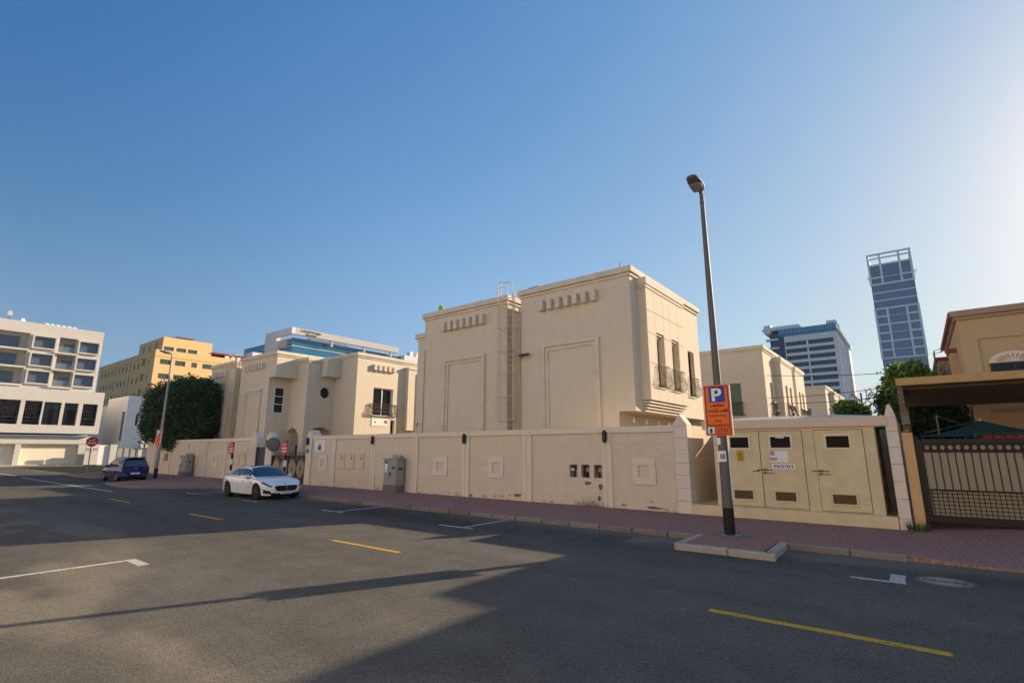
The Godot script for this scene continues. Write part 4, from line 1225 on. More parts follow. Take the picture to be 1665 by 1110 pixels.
# ---------------------------------------------------------------- substation kiosk
func kiosk() -> void:
	var z := WZ
	var k := thing("substation_kiosk", "tan concrete substation kiosk with three vented doors and a pale hipped roof slab", "substation", Vector3(-3.1, 0.13, -19))
	var s := st()
	box(s, Vector3(-6.185, 0.0, -20.6), Vector3(-0.68, 0.445, z + 0.05), 0.015)
	obj("plinth", s, M.kiosk, k)
	s = st()
	box(s, Vector3(-5.35, 0.445, -20.3), Vector3(-0.93, 2.86, z), 0.02)
	obj("body", s, M.kiosk, k)
	# roof slab: fascia, then a low hip
	s = st()
	var x0 := -5.65
	var x1 := -0.63
	var zf := z + 0.10
	var zb := -20.55
	var rows := []
	for r in [[0.06, 2.845], [0.0, 2.875], [0.0, 3.10], [0.03, 3.135], [1.3, 3.28]]:
		var i: float = r[0]
		rows.append(PackedVector3Array([Vector3(x0 + i, r[1], zf - i), Vector3(x1 - i, r[1], zf - i), Vector3(x1 - i, r[1], zb + i), Vector3(x0 + i, r[1], zb + i)]))
	for i in rows.size() - 1:
		for j in 4:
			var n: Vector3 = [Vector3.BACK, Vector3.RIGHT, Vector3.FORWARD, Vector3.LEFT][j]
			n = (n + Vector3.UP * [-1.0, 0.0, 1.0, 4.0][i]).normalized()
			quad(s, rows[i][j], rows[i][(j + 1) % 4], rows[i + 1][(j + 1) % 4], rows[i + 1][j], n)
	quad(s, rows[4][0], rows[4][1], rows[4][2], rows[4][3], Vector3.UP)
	quad(s, rows[0][0], rows[0][1], rows[0][2], rows[0][3], Vector3.DOWN)
	obj("roof_slab", s, M.kiosk_roof, k)
	var doors := [[-5.10, -3.945], [-3.925, -2.75], [-2.425, -1.225]]
	var vents := [[-4.86, -4.19], [-3.67, -3.0], [-2.18, -1.5]]
	for i in 3:
		var a: float = doors[i][0]
		var b: float = doors[i][1]
		# dark joint, then the leaf in front of it
		s = st(); box(s, Vector3(a - 0.012, 0.485, z - 0.002), Vector3(b + 0.012, 2.785, z + 0.003)); obj("door_joint", s, M.black_metal, k)
		s = st()
		box(s, Vector3(a, 0.50, z + 0.003), Vector3(b, 2.77, z + 0.035), 0.006)
		box(s, Vector3(a + 0.1, 2.64, z + 0.035), Vector3(b - 0.1, 2.655, z + 0.039))
		var d := obj("door", s, M.kiosk, k)
		var va: float = vents[i][0]
		var vb: float = vents[i][1]
		for e in [[2.21, 2.655, M.kiosk_frame, M.black_metal, "vent"], [0.65, 1.02, M.kiosk, M.louver, "louver"]]:
			s = st()
			var y0: float = e[0]
			var y1: float = e[1]
			var w := 0.06
			box(s, Vector3(va, y0, z + 0.035), Vector3(vb, y0 + w, z + 0.062), 0.006)
			box(s, Vector3(va, y1 - w, z + 0.035), Vector3(vb, y1, z + 0.062), 0.006)
			box(s, Vector3(va, y0 + w, z + 0.035), Vector3(va + w, y1 - w, z + 0.062), 0.006)
			box(s, Vector3(vb - w, y0 + w, z + 0.035), Vector3(vb, y1 - w, z + 0.062), 0.006)
			obj(e[4] + "_frame", s, e[2], d)
			s = st()
			box(s, Vector3(va + w, y0 + w, z + 0.036), Vector3(vb - w, y1 - w, z + 0.038))
			var n := 9
			for q in n:
				var yy: float = y0 + w + (y1 - y0 - 2 * w) * (q + 0.5) / n
				xbox(s, Transform3D(Basis(Vector3.RIGHT, 0.7), Vector3((va + vb) * 0.5, yy, z + 0.047)), Vector3(vb - va - 2 * w - 0.01, 0.022, 0.004))
			obj(e[4] + "_slats", s, e[3], d)
		# bolt and padlock
		var lx: float = b - 0.02 if i == 0 else a + 0.06
		s = st()
		if i != 0:
			tube(s, [Vector3(lx - 0.20, 1.60, z + 0.055), Vector3(lx + 0.24, 1.60, z + 0.055)], 0.012, 6)
			tube(s, [Vector3(lx - 0.02, 1.52, z + 0.055), Vector3(lx + 0.28, 1.50, z + 0.055)], 0.010, 6)
			box(s, Vector3(lx - 0.02, 1.48, z + 0.036), Vector3(lx + 0.05, 1.55, z + 0.075), 0.01)
			box(s, Vector3(lx - 0.03, 1.575, z + 0.035), Vector3(lx + 0.09, 1.63, z + 0.05))
		else:
			tube(s, [Vector3(lx - 0.24, 1.56, z + 0.055), Vector3(lx - 0.06, 1.56, z + 0.055)], 0.012, 6)
			box(s, Vector3(lx - 0.10, 1.54, z + 0.035), Vector3(lx - 0.04, 1.59, z + 0.05))
		obj("bolt", s, M.rusty, d)
	# stray pale strip caught in the middle vent
	s = st(); xbox(s, Transform3D(Basis(Vector3.BACK, -0.05), Vector3(-3.34, 2.575, z + 0.055)), Vector3(0.24, 0.035, 0.004)); obj("paper_strip", s, M.sign_white, k)
	# stickers
	var zz := z + 0.036
	s = st(); box(s, Vector3(-4.64, 1.85, zz), Vector3(-4.42, 2.19, zz + 0.004)); var ws := obj("warning_sign", s, M.sign_yellow, k, "small yellow warning sticker with a black triangle")
	s = st()
	for t in [[Vector2(-4.61, 2.02), Vector2(-4.45, 2.02), Vector2(-4.53, 2.16)]]:
		var c := Vector2(-4.53, 2.065)
		for q in 3:
			var a: Vector2 = t[q]
			var b: Vector2 = t[(q + 1) % 3]
			prism(s, PackedVector2Array([a, b, b.lerp(c, 0.25), a.lerp(c, 0.25)]), Vector3(0, 0, zz + 0.004), PX, Vector3.UP, NZ, 0.002)
	prism(s, PackedVector2Array([Vector2(-4.525, 2.12), Vector2(-4.555, 2.07), Vector2(-4.532, 2.072), Vector2(-4.54, 2.035), Vector2(-4.505, 2.085), Vector2(-4.527, 2.083)]), Vector3(0, 0, zz + 0.004), PX, Vector3.UP, NZ, 0.002)
	for y in [1.98, 1.96, 1.92, 1.90]: box(s, Vector3(-4.60, y - 0.006, zz + 0.004), Vector3(-4.46, y + 0.003, zz + 0.006))
	obj("symbol", s, M.ink, ws)
	s = st(); box(s, Vector3(-3.66, 1.84, zz), Vector3(-3.17, 2.17, zz + 0.004)); var np := obj("no_parking_sign", s, M.sign_white, k, "white sticker with a black no parking roundel and a red strip")
	s = st()
	var ring := circle(Vector2(-3.59, 2.10), 0.065, 0.065, 24)
	for i in 24:
		var a := ring[i]
		var b := ring[(i + 1) % 24]
		var c := Vector2(-3.59, 2.10)
		prism(s, PackedVector2Array([a, b, b.lerp(c, 0.2), a.lerp(c, 0.2)]), Vector3(0, 0, zz + 0.004), PX, Vector3.UP, NZ, 0.002)
	prism(s, PackedVector2Array([Vector2(-3.64, 2.14), Vector2(-3.63, 2.15), Vector2(-3.54, 2.06), Vector2(-3.55, 2.05)]), Vector3(0, 0, zz + 0.004), PX, Vector3.UP, NZ, 0.0025)
	obj("roundel", s, M.ink, np)
	text(np, "letter", "P", Vector3(-3.59, 2.10, zz + 0.0042), 0.05, 0.08, M.ink, Basis.IDENTITY, "Droid Sans", true, 0.002)
	s = st(); box(s, Vector3(-3.655, 1.89, zz + 0.004), Vector3(-3.48, 1.97, zz + 0.006)); obj("red_strip", s, M.sign_red, np)
	s = st()
	for y in [1.945, 1.915]: box(s, Vector3(-3.63, y - 0.006, zz + 0.006), Vector3(-3.505, y + 0.006, zz + 0.008))
	obj("printed_line", s, M.sign_white, np)
	s = st(); box(s, Vector3(-3.63, 1.635, zz), Vector3(-3.01, 1.785, zz + 0.004)); var pk := obj("number_plate", s, M.sign_white, k)
	text(pk, "lettering", "PK3701", Vector3(-3.32, 1.71, zz + 0.005), 0.52, 0.095, M.ink_blue, Basis.IDENTITY, "Droid Sans", true, 0.003)
	# pointed post of blocks between kiosk and gate
	var ob := thing("block_post", "pale pointed post of stacked blocks beside the kiosk and the tan gate pillar", "gate post", Vector3(-0.53, 0.1, WZ))
	rng.seed = 77
	var ys := [0.05, 0.42, 0.92, 1.37, 1.82, 2.27, 2.71, 3.08]
	for i in 7:
		s = st()
		box(s, Vector3(-0.665, ys[i], z - 0.30), Vector3(-0.395, ys[i + 1] - 0.006, z + 0.04 + rng.randf_range(-0.004, 0.004)), 0.010)
		obj("block", s, M.wall_trim, ob)
	s = st()
	prism(s, PackedVector2Array([Vector2(-0.665, 3.08), Vector2(-0.395, 3.08), Vector2(-0.48, 3.39), Vector2(-0.515, 3.44), Vector2(-0.545, 3.44), Vector2(-0.58, 3.39)]), Vector3(0, 0, z - 0.30), PX, Vector3.UP, NZ, 0.34, true)
	obj("cap", s, M.wall_trim, ob)

# ---------------------------------------------------------------- street furniture
func stroke(s: SurfaceTool, pts: Array, w: float, o: Vector3, u: Vector3, up: Vector3, n: Vector3) -> void:
	for i in pts.size() - 1:
		var a: Vector2 = pts[i]
		var b: Vector2 = pts[i + 1]
		var d := (b - a).normalized() * (w * 0.35)
		var m := Vector2(-d.y, d.x).normalized() * (w * 0.5)
		prism(s, PackedVector2Array([a - d + m, a - d - m, b + d - m, b + d + m]), o, u, up, n, 0.003)

# the parking sign: centre of its face at o, facing n
func parking_sign(label: String, o: Vector3, u: Vector3, n: Vector3) -> Node3D:
	var p := thing("parking_sign", label, "sign", o, "orange paid parking signs on lamp posts")
	var B := Basis(u, Vector3.UP, n)
	var at := func(x: float, y: float, d: float) -> Vector3: return o + u * x + Vector3.UP * y + n * d
	var rect := func(s: SurfaceTool, x0: float, y0: float, x1: float, y1: float, d0: float, d1: float, r: float) -> void:
		var poly := PackedVector2Array()
		for c in [[x1 - r, y1 - r, 0.0], [x0 + r, y1 - r, 0.25], [x0 + r, y0 + r, 0.5], [x1 - r, y0 + r, 0.75]]:
			for q in 4: poly.append(Vector2(c[0], c[1]) + Vector2(cos(TAU * (c[2] + q / 12.0)), sin(TAU * (c[2] + q / 12.0))) * r)
		prism(s, poly, o + n * d0, u, Vector3.UP, n, d1 - d0, d0 < 0.001)
	var s := st()
	rect.call(s, -0.325, -0.65, 0.325, 0.65, -0.02, 0.0, 0.02)
	obj("board", s, M.sign_orange, p)
	s = st()
	rect.call(s, 0.325, -0.64, 0.345, 0.64, -0.03, 0.004, 0.005)
	rect.call(s, -0.345, -0.64, -0.325, 0.64, -0.03, 0.004, 0.005)
	obj("edge_trim", s, M.sign_white, p)
	# dark borders
	s = st()
	for r in [[-0.295, -0.385, 0.295, 0.615], [-0.305, -0.625, 0.305, -0.405]]:
		var t := 0.022
		rect.call(s, r[0], r[1], r[2], r[1] + t, 0.0, 0.003, 0.004)
		rect.call(s, r[0], r[3] - t, r[2], r[3], 0.0, 0.003, 0.004)
		rect.call(s, r[0], r[1] + t, r[0] + t, r[3] - t, 0.0, 0.003, 0.004)
		rect.call(s, r[2] - t, r[1] + t, r[2], r[3] - t, 0.0, 0.003, 0.004)
	rect.call(s, -0.105, -0.60, -0.085, -0.43, 0.0, 0.003, 0.004)
	obj("border", s, M.sign_dark, p)
	s = st(); rect.call(s, -0.19, 0.20, 0.21, 0.60, 0.0, 0.003, 0.02); obj("blue_square", s, M.sign_blue, p)
	text(p, "letter", "P", at.call(0.005, 0.40, 0.005), 0.25, 0.33, M.sign_white, B, "Droid Sans", true, 0.004)
	# Arabic lines, drawn stroke by stroke
	s = st()
	var ln := [
		[Vector2(0.13, 0.11), Vector2(0.155, 0.135), Vector2(0.165, 0.115), Vector2(0.14, 0.10), Vector2(0.10, 0.10)],
		[Vector2(0.10, 0.125), Vector2(0.085, 0.13), Vector2(0.08, 0.105), Vector2(0.06, 0.085)],
		[Vector2(0.045, 0.16), Vector2(0.045, 0.10)],
		[Vector2(0.02, 0.10), Vector2(0.0, 0.13), Vector2(-0.015, 0.10), Vector2(-0.05, 0.10)],
		[Vector2(-0.05, 0.10), Vector2(-0.06, 0.135), Vector2(-0.08, 0.115), Vector2(-0.06, 0.10), Vector2(-0.15, 0.10), Vector2(-0.165, 0.125)],
		[Vector2(0.0, 0.155), Vector2(0.012, 0.155)], [Vector2(-0.07, 0.16), Vector2(-0.06, 0.16)],
		[Vector2(0.26, -0.02), Vector2(0.235, 0.01), Vector2(0.21, -0.01), Vector2(0.235, -0.045), Vector2(0.20, -0.04)],
		[Vector2(0.19, 0.03), Vector2(0.19, -0.04)],
		[Vector2(0.175, -0.04), Vector2(0.15, -0.02), Vector2(0.125, -0.04), Vector2(0.10, -0.02), Vector2(0.08, -0.045), Vector2(0.05, -0.04)],
		[Vector2(0.155, 0.005), Vector2(0.165, 0.005)], [Vector2(0.09, 0.015), Vector2(0.10, 0.015)],
		[Vector2(-0.0, 0.035), Vector2(-0.0, -0.04), Vector2(-0.04, -0.04)], [Vector2(-0.05, 0.035), Vector2(-0.05, -0.04), Vector2(-0.08, -0.055)],
		[Vector2(-0.10, -0.02), Vector2(-0.13, -0.04), Vector2(-0.15, -0.02), Vector2(-0.18, -0.04), Vector2(-0.20, -0.015), Vector2(-0.225, -0.03), Vector2(-0.24, -0.055)],
		[Vector2(-0.14, 0.0), Vector2(-0.13, 0.0)]]
	for q in ln: stroke(s, q, 0.022, at.call(0.0, 0.0, 0.0), u, Vector3.UP, n)
	obj("arabic_lettering", s, M.sign_dark, p)
	text(p, "lettering", "Paid Parking", at.call(0.0, -0.15, 0.002), 0.42, 0.085, M.sign_dark, B, "Droid Sans", true, 0.003)
	text(p, "lettering", "Zone", at.call(0.0, -0.27, 0.002), 0.19, 0.07, M.sign_dark, B, "Droid Sans", true, 0.003)
	text(p, "lettering", "373C", at.call(0.10, -0.515, 0.002), 0.32, 0.11, M.sign_dark, B, "Droid Sans", true, 0.003)
	s = st(); rect.call(s, -0.28, -0.60, -0.11, -0.43, 0.0, 0.003, 0.004); obj("phone_square", s, M.sign_white, p)
	s = st(); rect.call(s, -0.225, -0.585, -0.165, -0.465, 0.003, 0.006, 0.012); rect.call(s, -0.18, -0.47, -0.168, -0.44, 0.003, 0.006, 0.003); obj("phone_symbol", s, M.ink_blue, p)
	return p

func lamp_post(label: String, at: Vector3, high: float, pole: Material, black_to: float) -> Node3D:
	var l := thing("street_lamp", label, "street lamp", at, "street lamps along the kerb")
	var s := st()
	tube(s, [at, at + Vector3.UP * black_to], [0.135, 0.132], 14)
	obj("painted_base", s, M.black_metal, l)
	s = st()
	tube(s, [at + Vector3.UP * black_to, at + Vector3.UP * (high * 0.42), at + Vector3.UP * high], [0.128, 0.098, 0.058], 14)
	obj("pole", s, pole, l)
	s = st()
	box(s, at + Vector3(-0.22, -0.005, -0.22), at + Vector3(0.22, 0.022, 0.22), 0.01)
	obj("base_plate", s, M.galv, l)
	for k in 4:
		s = st()
		var p := at + Vector3([-0.17, 0.17, 0.17, -0.17][k], 0.02, [-0.17, -0.17, 0.17, 0.17][k])
		tube(s, [p, p + Vector3.UP * 0.06], 0.022, 6)
		obj("anchor_bolt", s, M.galv_dark, l)
	# head: a flat tapered lantern reaching over the road
	var top := at + Vector3.UP * high
	s = st()
	tube(s, [top - Vector3(0, 0.05, 0), top + Vector3(0, 0.10, 0.02), top + Vector3(0, 0.20, 0.12)], [0.06, 0.055, 0.05], 10)
	obj("neck", s, pole, l)
	s = st()
	var rows := []
	for e in [[0.02, 0.05, 0.03, 0.02], [0.07, 0.12, 0.06, 0.04], [0.26, 0.185, 0.10, 0.06], [0.52, 0.19, 0.11, 0.06], [0.74, 0.155, 0.08, 0.05], [0.83, 0.12, 0.05, 0.04], [0.84, 0.01, 0.01, 0.01]]:
		var c := top + Vector3(0, 0.17 + e[0] * 0.12, 0.02 + e[0])
		var row := PackedVector3Array()
		for i in 16:
			var a := TAU * i / 16
			row.append(c + Vector3(cos(a) * e[1], sin(a) * (e[2] if sin(a) > 0 else e[3]), 0))
		rows.append(row)
	sheet(s, rows, true)
	var hd := obj("lamp_head", s, M.galv_dark, l)
	s = st()
	prism(s, PackedVector2Array([Vector2(-0.15, 0.14), Vector2(0.15, 0.14), Vector2(0.16, 0.46), Vector2(0.12, 0.54), Vector2(-0.12, 0.54), Vector2(-0.16, 0.46)]), top + Vector3(0, 0.115, 0.05), Vector3.RIGHT, Vector3(0, 0.12, 1).normalized(), Vector3(0, -1, 0.12).normalized(), 0.022)
	obj("lens", s, M.lamp_lens, hd)
	s = st()
	tube(s, [top + Vector3(0, -0.2, 0), top + Vector3(0, -0.14, 0)], 0.068, 10)
	obj("collar", s, M.galv_dark, l)
	return l

func street_things() -> void:
	var a := Vector3(-3.98, 0.13, -13.89)
	var l := lamp_post("tall grey street lamp with a black base, nearest, carrying the paid parking sign", a, 9.12, M.galv_dark, 0.66)
	var s := st()
	rng.seed = 3
	prism(s, PackedVector2Array([Vector2(-0.42, -0.34), Vector2(0.1, -0.46), Vector2(0.44, -0.3), Vector2(0.46, 0.16), Vector2(0.2, 0.3), Vector2(-0.36, 0.28)]), a, Vector3.RIGHT, Vector3.FORWARD, Vector3.UP, 0.012)
	obj("mortar_patch", s, M.concrete, l)
	s = st(); box(s, a + Vector3(-0.12, 1.78, 0.112), a + Vector3(0.10, 2.05, 0.125), 0.003); var np := obj("number_plate", s, M.sign_white, l)
	text(np, "lettering", "68", a + Vector3(0.02, 1.91, 0.127), 0.12, 0.13, M.ink, Basis.IDENTITY, "Droid Sans", true, 0.004)
	s = st(); box(s, a + Vector3(-0.09, 2.20, 0.112), a + Vector3(-0.01, 2.38, 0.122), 0.003); obj("sticker", s, M.sign_white, l)
	parking_sign("orange paid parking sign with a white P, on the nearest street lamp", Vector3(-3.99, 3.21, -13.74), PX, NZ)
	s = st()
	for y in [2.75, 3.6]:
		tube(s, [Vector3(-4.11, y, -13.89), Vector3(-4.11, y, -13.76)], 0.02, 6)
		tube(s, [Vector3(-3.87, y, -13.89), Vector3(-3.87, y, -13.76)], 0.02, 6)
	obj("sign_bracket", s, M.galv, l)
	# thin white conduit running down behind the pole
	s = st(); box(s, Vector3(-3.86, 1.0, -13.93), Vector3(-3.835, 3.0, -13.89)); obj("conduit", s, M.sign_white, l)
	lamp_post("farther street lamp by the blue car, in front of the dark round tree", Vector3(-44.5, 0.13, -14.35), 9.15, M.galv, 0.75)
	parking_sign("farther orange parking sign, seen edge-on on the lamp by the blue car", Vector3(-44.5, 3.05, -14.2), Vector3(0.985, 0, -0.17).normalized(), Vector3(0.17, 0, 0.985).normalized())
	# stop sign
	var sp := thing("stop_sign", "red octagonal stop sign on a thin post at the side street corner", "road sign", Vector3(-58.3, 0.13, -13.5))
	s = st(); tube(s, [Vector3(-58.3, 0.13, -13.5), Vector3(-58.3, 3.3, -13.5)], 0.045, 8); obj("post", s, M.galv, sp)
	s = st(); prism(s, circle(Vector2(0, 2.93), 0.46, 0.46, 8, PI / 8, TAU + PI / 8), Vector3(-58.25, 0, -13.5), Vector3(0.25, 0, -1).normalized(), Vector3.UP, Vector3(1, 0, 0.25).normalized(), 0.02, true); var dd := obj("disc", s, M.sign_red, sp)
	text(dd, "lettering", "STOP", Vector3(-58.225, 2.80, -13.49), 0.62, 0.2, M.sign_white, Basis(Vector3(0.25, 0, -1).normalized(), Vector3.UP, Vector3(1, 0, 0.25).normalized()), "Droid Sans", true, 0.01)
	s = st()
	for q in [[Vector2(0.16, 3.06), Vector2(0.10, 3.12), Vector2(0.06, 3.05), Vector2(-0.02, 3.05), Vector2(-0.20, 3.04), Vector2(-0.24, 3.10)], [Vector2(0.07, 3.18), Vector2(0.13, 3.18)]]: stroke(s, q, 0.04, Vector3(-58.225, 0, -13.5), Vector3(0.25, 0, -1).normalized(), Vector3.UP, Vector3(1, 0, 0.25).normalized())
	obj("arabic_lettering", s, M.sign_white, dd)
	# two red discs on striped posts before the villa gates
	for k in 2:
		var p: Vector3 = [Vector3(-36.72, 0.13, -16.2), Vector3(-29.40, 0.13, -16.0)][k]
		var r := thing("no_entry_sign", ["red disc sign on a black and white post before the cream meter boxes", "red disc sign on a black and white post before the ornate gate"][k], "road sign", p, "red discs on striped posts")
		for q in 7:
			s = st(); tube(s, [p + Vector3.UP * (q * 0.37), p + Vector3.UP * (q * 0.37 + 0.37)], 0.075, 10); obj("post_band", s, M.black_metal if q % 2 == 0 else M.sign_white, r)
		s = st(); prism(s, circle(Vector2(p.x - 0.05, p.y + 2.17), 0.42, 0.42, 24), Vector3(0, 0, p.z + 0.08), PX, Vector3.UP, NZ, 0.02, true); var d := obj("disc", s, M.sign_red, r)
		s = st()
		box(s, Vector3(p.x - 0.33, p.y + 2.15, p.z + 0.10), Vector3(p.x + 0.23, p.y + 2.21, p.z + 0.106))
		for q in [[Vector2(0.16, 0.20), Vector2(0.06, 0.26), Vector2(0.02, 0.17), Vector2(-0.18, 0.17)]]: stroke(s, q, 0.05, p + Vector3(-0.05, 2.19, 0.10), PX, Vector3.UP, NZ)
		obj("white_bar", s, M.sign_white, d)
		text(d, "lettering", "STOP", p + Vector3(-0.05, 1.99, 0.104), 0.50, 0.15, M.sign_white, Basis.IDENTITY, "Droid Sans", true, 0.006)
	# grey street cabinets
	for k in 2:
		var x0: float = [-21.65, -48.0][k]
		var x1: float = [-20.65, -46.6][k]
		var zf := -17.08
		var c := thing("street_cabinet", ["grey metal street cabinet on a plinth against the wall, nearer", "grey metal street cabinet against the far wall beside the dark tree"][k], "utility cabinet", Vector3(x0, 0.13, zf), "grey street cabinets")
		s = st(); box(s, Vector3(x0, 0.12, -17.58), Vector3(x1, 0.47, zf + 0.02), 0.01); obj("plinth", s, M.concrete, c)
		s = st(); box(s, Vector3(x0, 0.47, -17.56), Vector3(x1, 1.72, zf), 0.012); obj("body", s, M.cabinet, c)
		s = st(); box(s, Vector3(x0 - 0.05, 1.72, -17.6), Vector3(x1 + 0.05, 1.79, zf + 0.05), 0.012); box(s, Vector3(x0 + 0.25, 1.79, -17.5), Vector3(x1 - 0.1, 1.95, zf - 0.3), 0.02); obj("top", s, M.cabinet, c)
		s = st(); box(s, Vector3(x0 + 0.04, 0.51, zf), Vector3(x1 - 0.04, 1.68, zf + 0.022), 0.006); var d := obj("door", s, M.cabinet, c)
		s = st(); box(s, Vector3(x0 + 0.10, 1.22, zf + 0.022), Vector3(x0 + 0.30, 1.52, zf + 0.026)); box(s, Vector3(x0 + 0.10, 1.10, zf + 0.022), Vector3(x0 + 0.27, 1.18, zf + 0.026)); obj("label_sticker", s, M.sign_white, d)
		s = st(); box(s, Vector3(x1 - 0.34, 1.28, zf + 0.022), Vector3(x1 - 0.12, 1.37, zf + 0.03)); box(s, Vector3(x0 + 0.10, 1.56, zf + 0.022), Vector3(x0 + 0.30, 1.63, zf + 0.026)); obj("vent", s, M.black_metal, d)
		s = st(); box(s, Vector3(x0 + 0.50, 1.02, zf + 0.022), Vector3(x0 + 0.60, 1.10, zf + 0.05)); box(s, Vector3(x0 + 0.53, 0.88, zf + 0.03), Vector3(x0 + 0.56, 1.05, zf + 0.06)); obj("handle", s, M.black_metal, d)
		s = st(); box(s, Vector3(x1, 1.22, -17.42), Vector3(x1 + 0.008, 1.33, -17.22)); obj("side_vent", s, M.black_metal, c)

# ---------------------------------------------------------------- gate, carport and the orange villa on the right
func right_side() -> void:
	var z := -17.75
	var gp := thing("gate_pillar", "tan plastered gate pillar next to the pale block post", "gate post", Vector3(-0.2, 0.2, z))
	var s := st(); box(s, Vector3(-0.335, 0.1, z - 0.3), Vector3(-0.10, 2.66, z + 0.12), 0.015); obj("shaft", s, M.pillar_paint, gp)
	var g := thing("gate", "dark brown metal gate with a row of rings and a lattice base, right edge", "gate", Vector3(1.5, 0.3, z))
	s = st()
	box(s, Vector3(-0.095, 0.36, z - 0.03), Vector3(0.07, 2.49, z + 0.03), 0.01)
	for e in [[0.37, 0.545], [1.165, 1.20], [2.145, 2.18], [2.36, 2.49]]:
		box(s, Vector3(0.07, e[0], z - 0.025), Vector3(4.6, e[1], z + 0.025), 0.008)
	obj("frame", s, M.gate_metal, g)
	s = st(); box(s, Vector3(0.07, 0.545, z - 0.045), Vector3(4.6, 2.36, z - 0.035)); obj("backing_sheet", s, M.gate_sheet, g)
	s = st()
	var pts := []
	for i in 21: pts.append(Vector3(cos(TAU * i / 20) * 0.072, sin(TAU * i / 20) * 0.085, 0))
	tube(s, pts, 0.020, 6, false)
	var ring: ArrayMesh = s.commit(); ring.surface_set_material(0, M.gate_metal)
	s = st(); box(s, Vector3(-0.011, 0, -0.011), Vector3(0.011, 0.945, 0.011)); var bar: ArrayMesh = s.commit(); bar.surface_set_material(0, M.gate_metal)
	for k in 29:
		var x := 0.16 + k * 0.1585
		var o := MeshInstance3D.new(); o.name = "ring"; o.mesh = ring; g.add_child(o, true); o.global_position = Vector3(x, 2.27, z)
		if k > 0:
			o = MeshInstance3D.new(); o.name = "bar"; o.mesh = bar; g.add_child(o, true); o.global_position = Vector3(x - 0.08, 1.2, z)
			o = MeshInstance3D.new(); o.name = "ring_divider"; o.mesh = bar; g.add_child(o, true); o.global_transform = Transform3D(Basis.from_scale(Vector3(0.8, 0.19, 0.8)), Vector3(x - 0.08, 2.18, z))
	s = st()
	for k in 46:
		var x := 0.12 + k * 0.1
		tube(s, [Vector3(x, 0.545, z), Vector3(x, 1.165, z)], 0.010, 4, false)
	for k in 6:
		var y := 0.62 + k * 0.095
		tube(s, [Vector3(0.07, y, z + 0.004), Vector3(4.6, y, z + 0.004)], 0.010, 4, false)
	obj("lattice", s, M.gate_metal, g)
	s = st()
	for k in 14:
		var x := 0.1 + k * 0.22
		tube(s, [Vector3(x, 2.49, z), Vector3(x + 0.01, 2.58, z), Vector3(x + 0.03, 2.62, z)], [0.012, 0.014, 0.003], 5)
	obj("spike_row", s, M.gate_metal, g)
	# grass tuft at the foot of the pillar
	s = st()
	rng.seed = 12
	for k in 90:
		var p := Vector3(rng.randf_range(-0.50, -0.05), 0.16, rng.randf_range(-17.6, -17.3))
		var d := Vector3(rng.randf_range(-1, 1), rng.randf_range(1.2, 2.6), rng.randf_range(-0.6, 1)).normalized() * rng.randf_range(0.12, 0.34)
		var w := d.cross(Vector3(rng.randf() - 0.5, 0.2, rng.randf() - 0.5)).normalized() * 0.012
		tri(s, p - w, p + w, p + d, w.cross(d).normalized())
	tag(obj("grass_tuft", s, M.grass_leaf), "scruffy green weeds at the foot of the tan gate pillar", "weeds").set_meta("kind", "stuff")
	# weeds against the wall below the open meters
	s = st()
	for k in 70:
		var p := Vector3(-10.0 + rng.randfn() * 0.28, 0.13, WZ + rng.randf_range(0.0, 0.12))
		var d := Vector3(rng.randf_range(-0.7, 0.7), rng.randf_range(1.0, 2.0), rng.randf_range(0, 0.5)).normalized() * rng.randf_range(0.08, 0.45)
		var w := d.cross(Vector3(rng.randf() - 0.5, 0.2, rng.randf() - 0.5)).normalized() * 0.007
		tri(s, p - w, p + w, p + d, w.cross(d).normalized())
	tag(obj("dry_weeds", s, M.twig), "dry brown weeds at the wall foot below the open meters", "weeds").set_meta("kind", "stuff")
	# carport
	var cp := thing("carport", "carport with a tan edge beam and a dark ribbed sheet roof over the gate", "carport", Vector3(1.5, 0.3, -20))
	s = st(); box(s, Vector3(-0.285, 3.925, -17.66), Vector3(9.5, 4.13, -17.54), 0.01); obj("edge_beam", s, M.carport_beam, cp)
	s = st()
	box(s, Vector3(-0.27, 3.80, -22.9), Vector3(-0.20, 3.99, -17.66)); obj("side_beam", s, M.carport_rib, cp)
	for k in 8:
		s = st()
		var zz := -17.95 - k * 0.68
		box(s, Vector3(-0.198, 3.83 - k * 0.022, zz - 0.05), Vector3(9.4, 3.91 - k * 0.022, zz + 0.05), 0.01)
		obj("rib", s, M.carport_rib, cp)
	s = st()
	for k in 60:
		var za := -17.68 - k * 0.09
		var dy := 0.025 if k % 2 == 0 else 0.0
		var y := 3.95 - k * 0.0028
		quad(s, Vector3(-0.26, y + dy, za), Vector3(9.45, y + dy, za), Vector3(9.45, y + (0.025 - dy), za - 0.09), Vector3(-0.26, y + (0.025 - dy), za - 0.09), Vector3.DOWN)
	for q in [0]: quad(s, Vector3(-0.26, 4.0, -17.68), Vector3(9.45, 4.0, -17.68), Vector3(9.45, 3.85, -23.1), Vector3(-0.26, 3.85, -23.1), Vector3.UP)
	obj("roof_sheet", s, M.carport_sheet, cp)
	for e in [[-0.285, -17.72], [9.3, -17.72], [-0.25, -22.8], [9.3, -22.8]]:
		s = st()
		box(s, Vector3(e[0], 2.66 if e[0] < 0 and e[1] > -20 else 0.3, e[1] - 0.07), Vector3(e[0] + 0.13, 3.925 if e[1] > -20 else 3.75, e[1] + 0.07), 0.01)
		obj("post", s, M.rusty, cp)
	var jl := thing("box_lantern", "rusty square lantern on the carport post above the tan gate pillar", "lantern", Vector3(-0.2, 3.0, -17.6))
	s = st()
	for e in [[3.13, 3.20], [2.86, 2.90]]: box(s, Vector3(-0.30, e[0], -17.645), Vector3(-0.10, e[1], -17.45), 0.01)
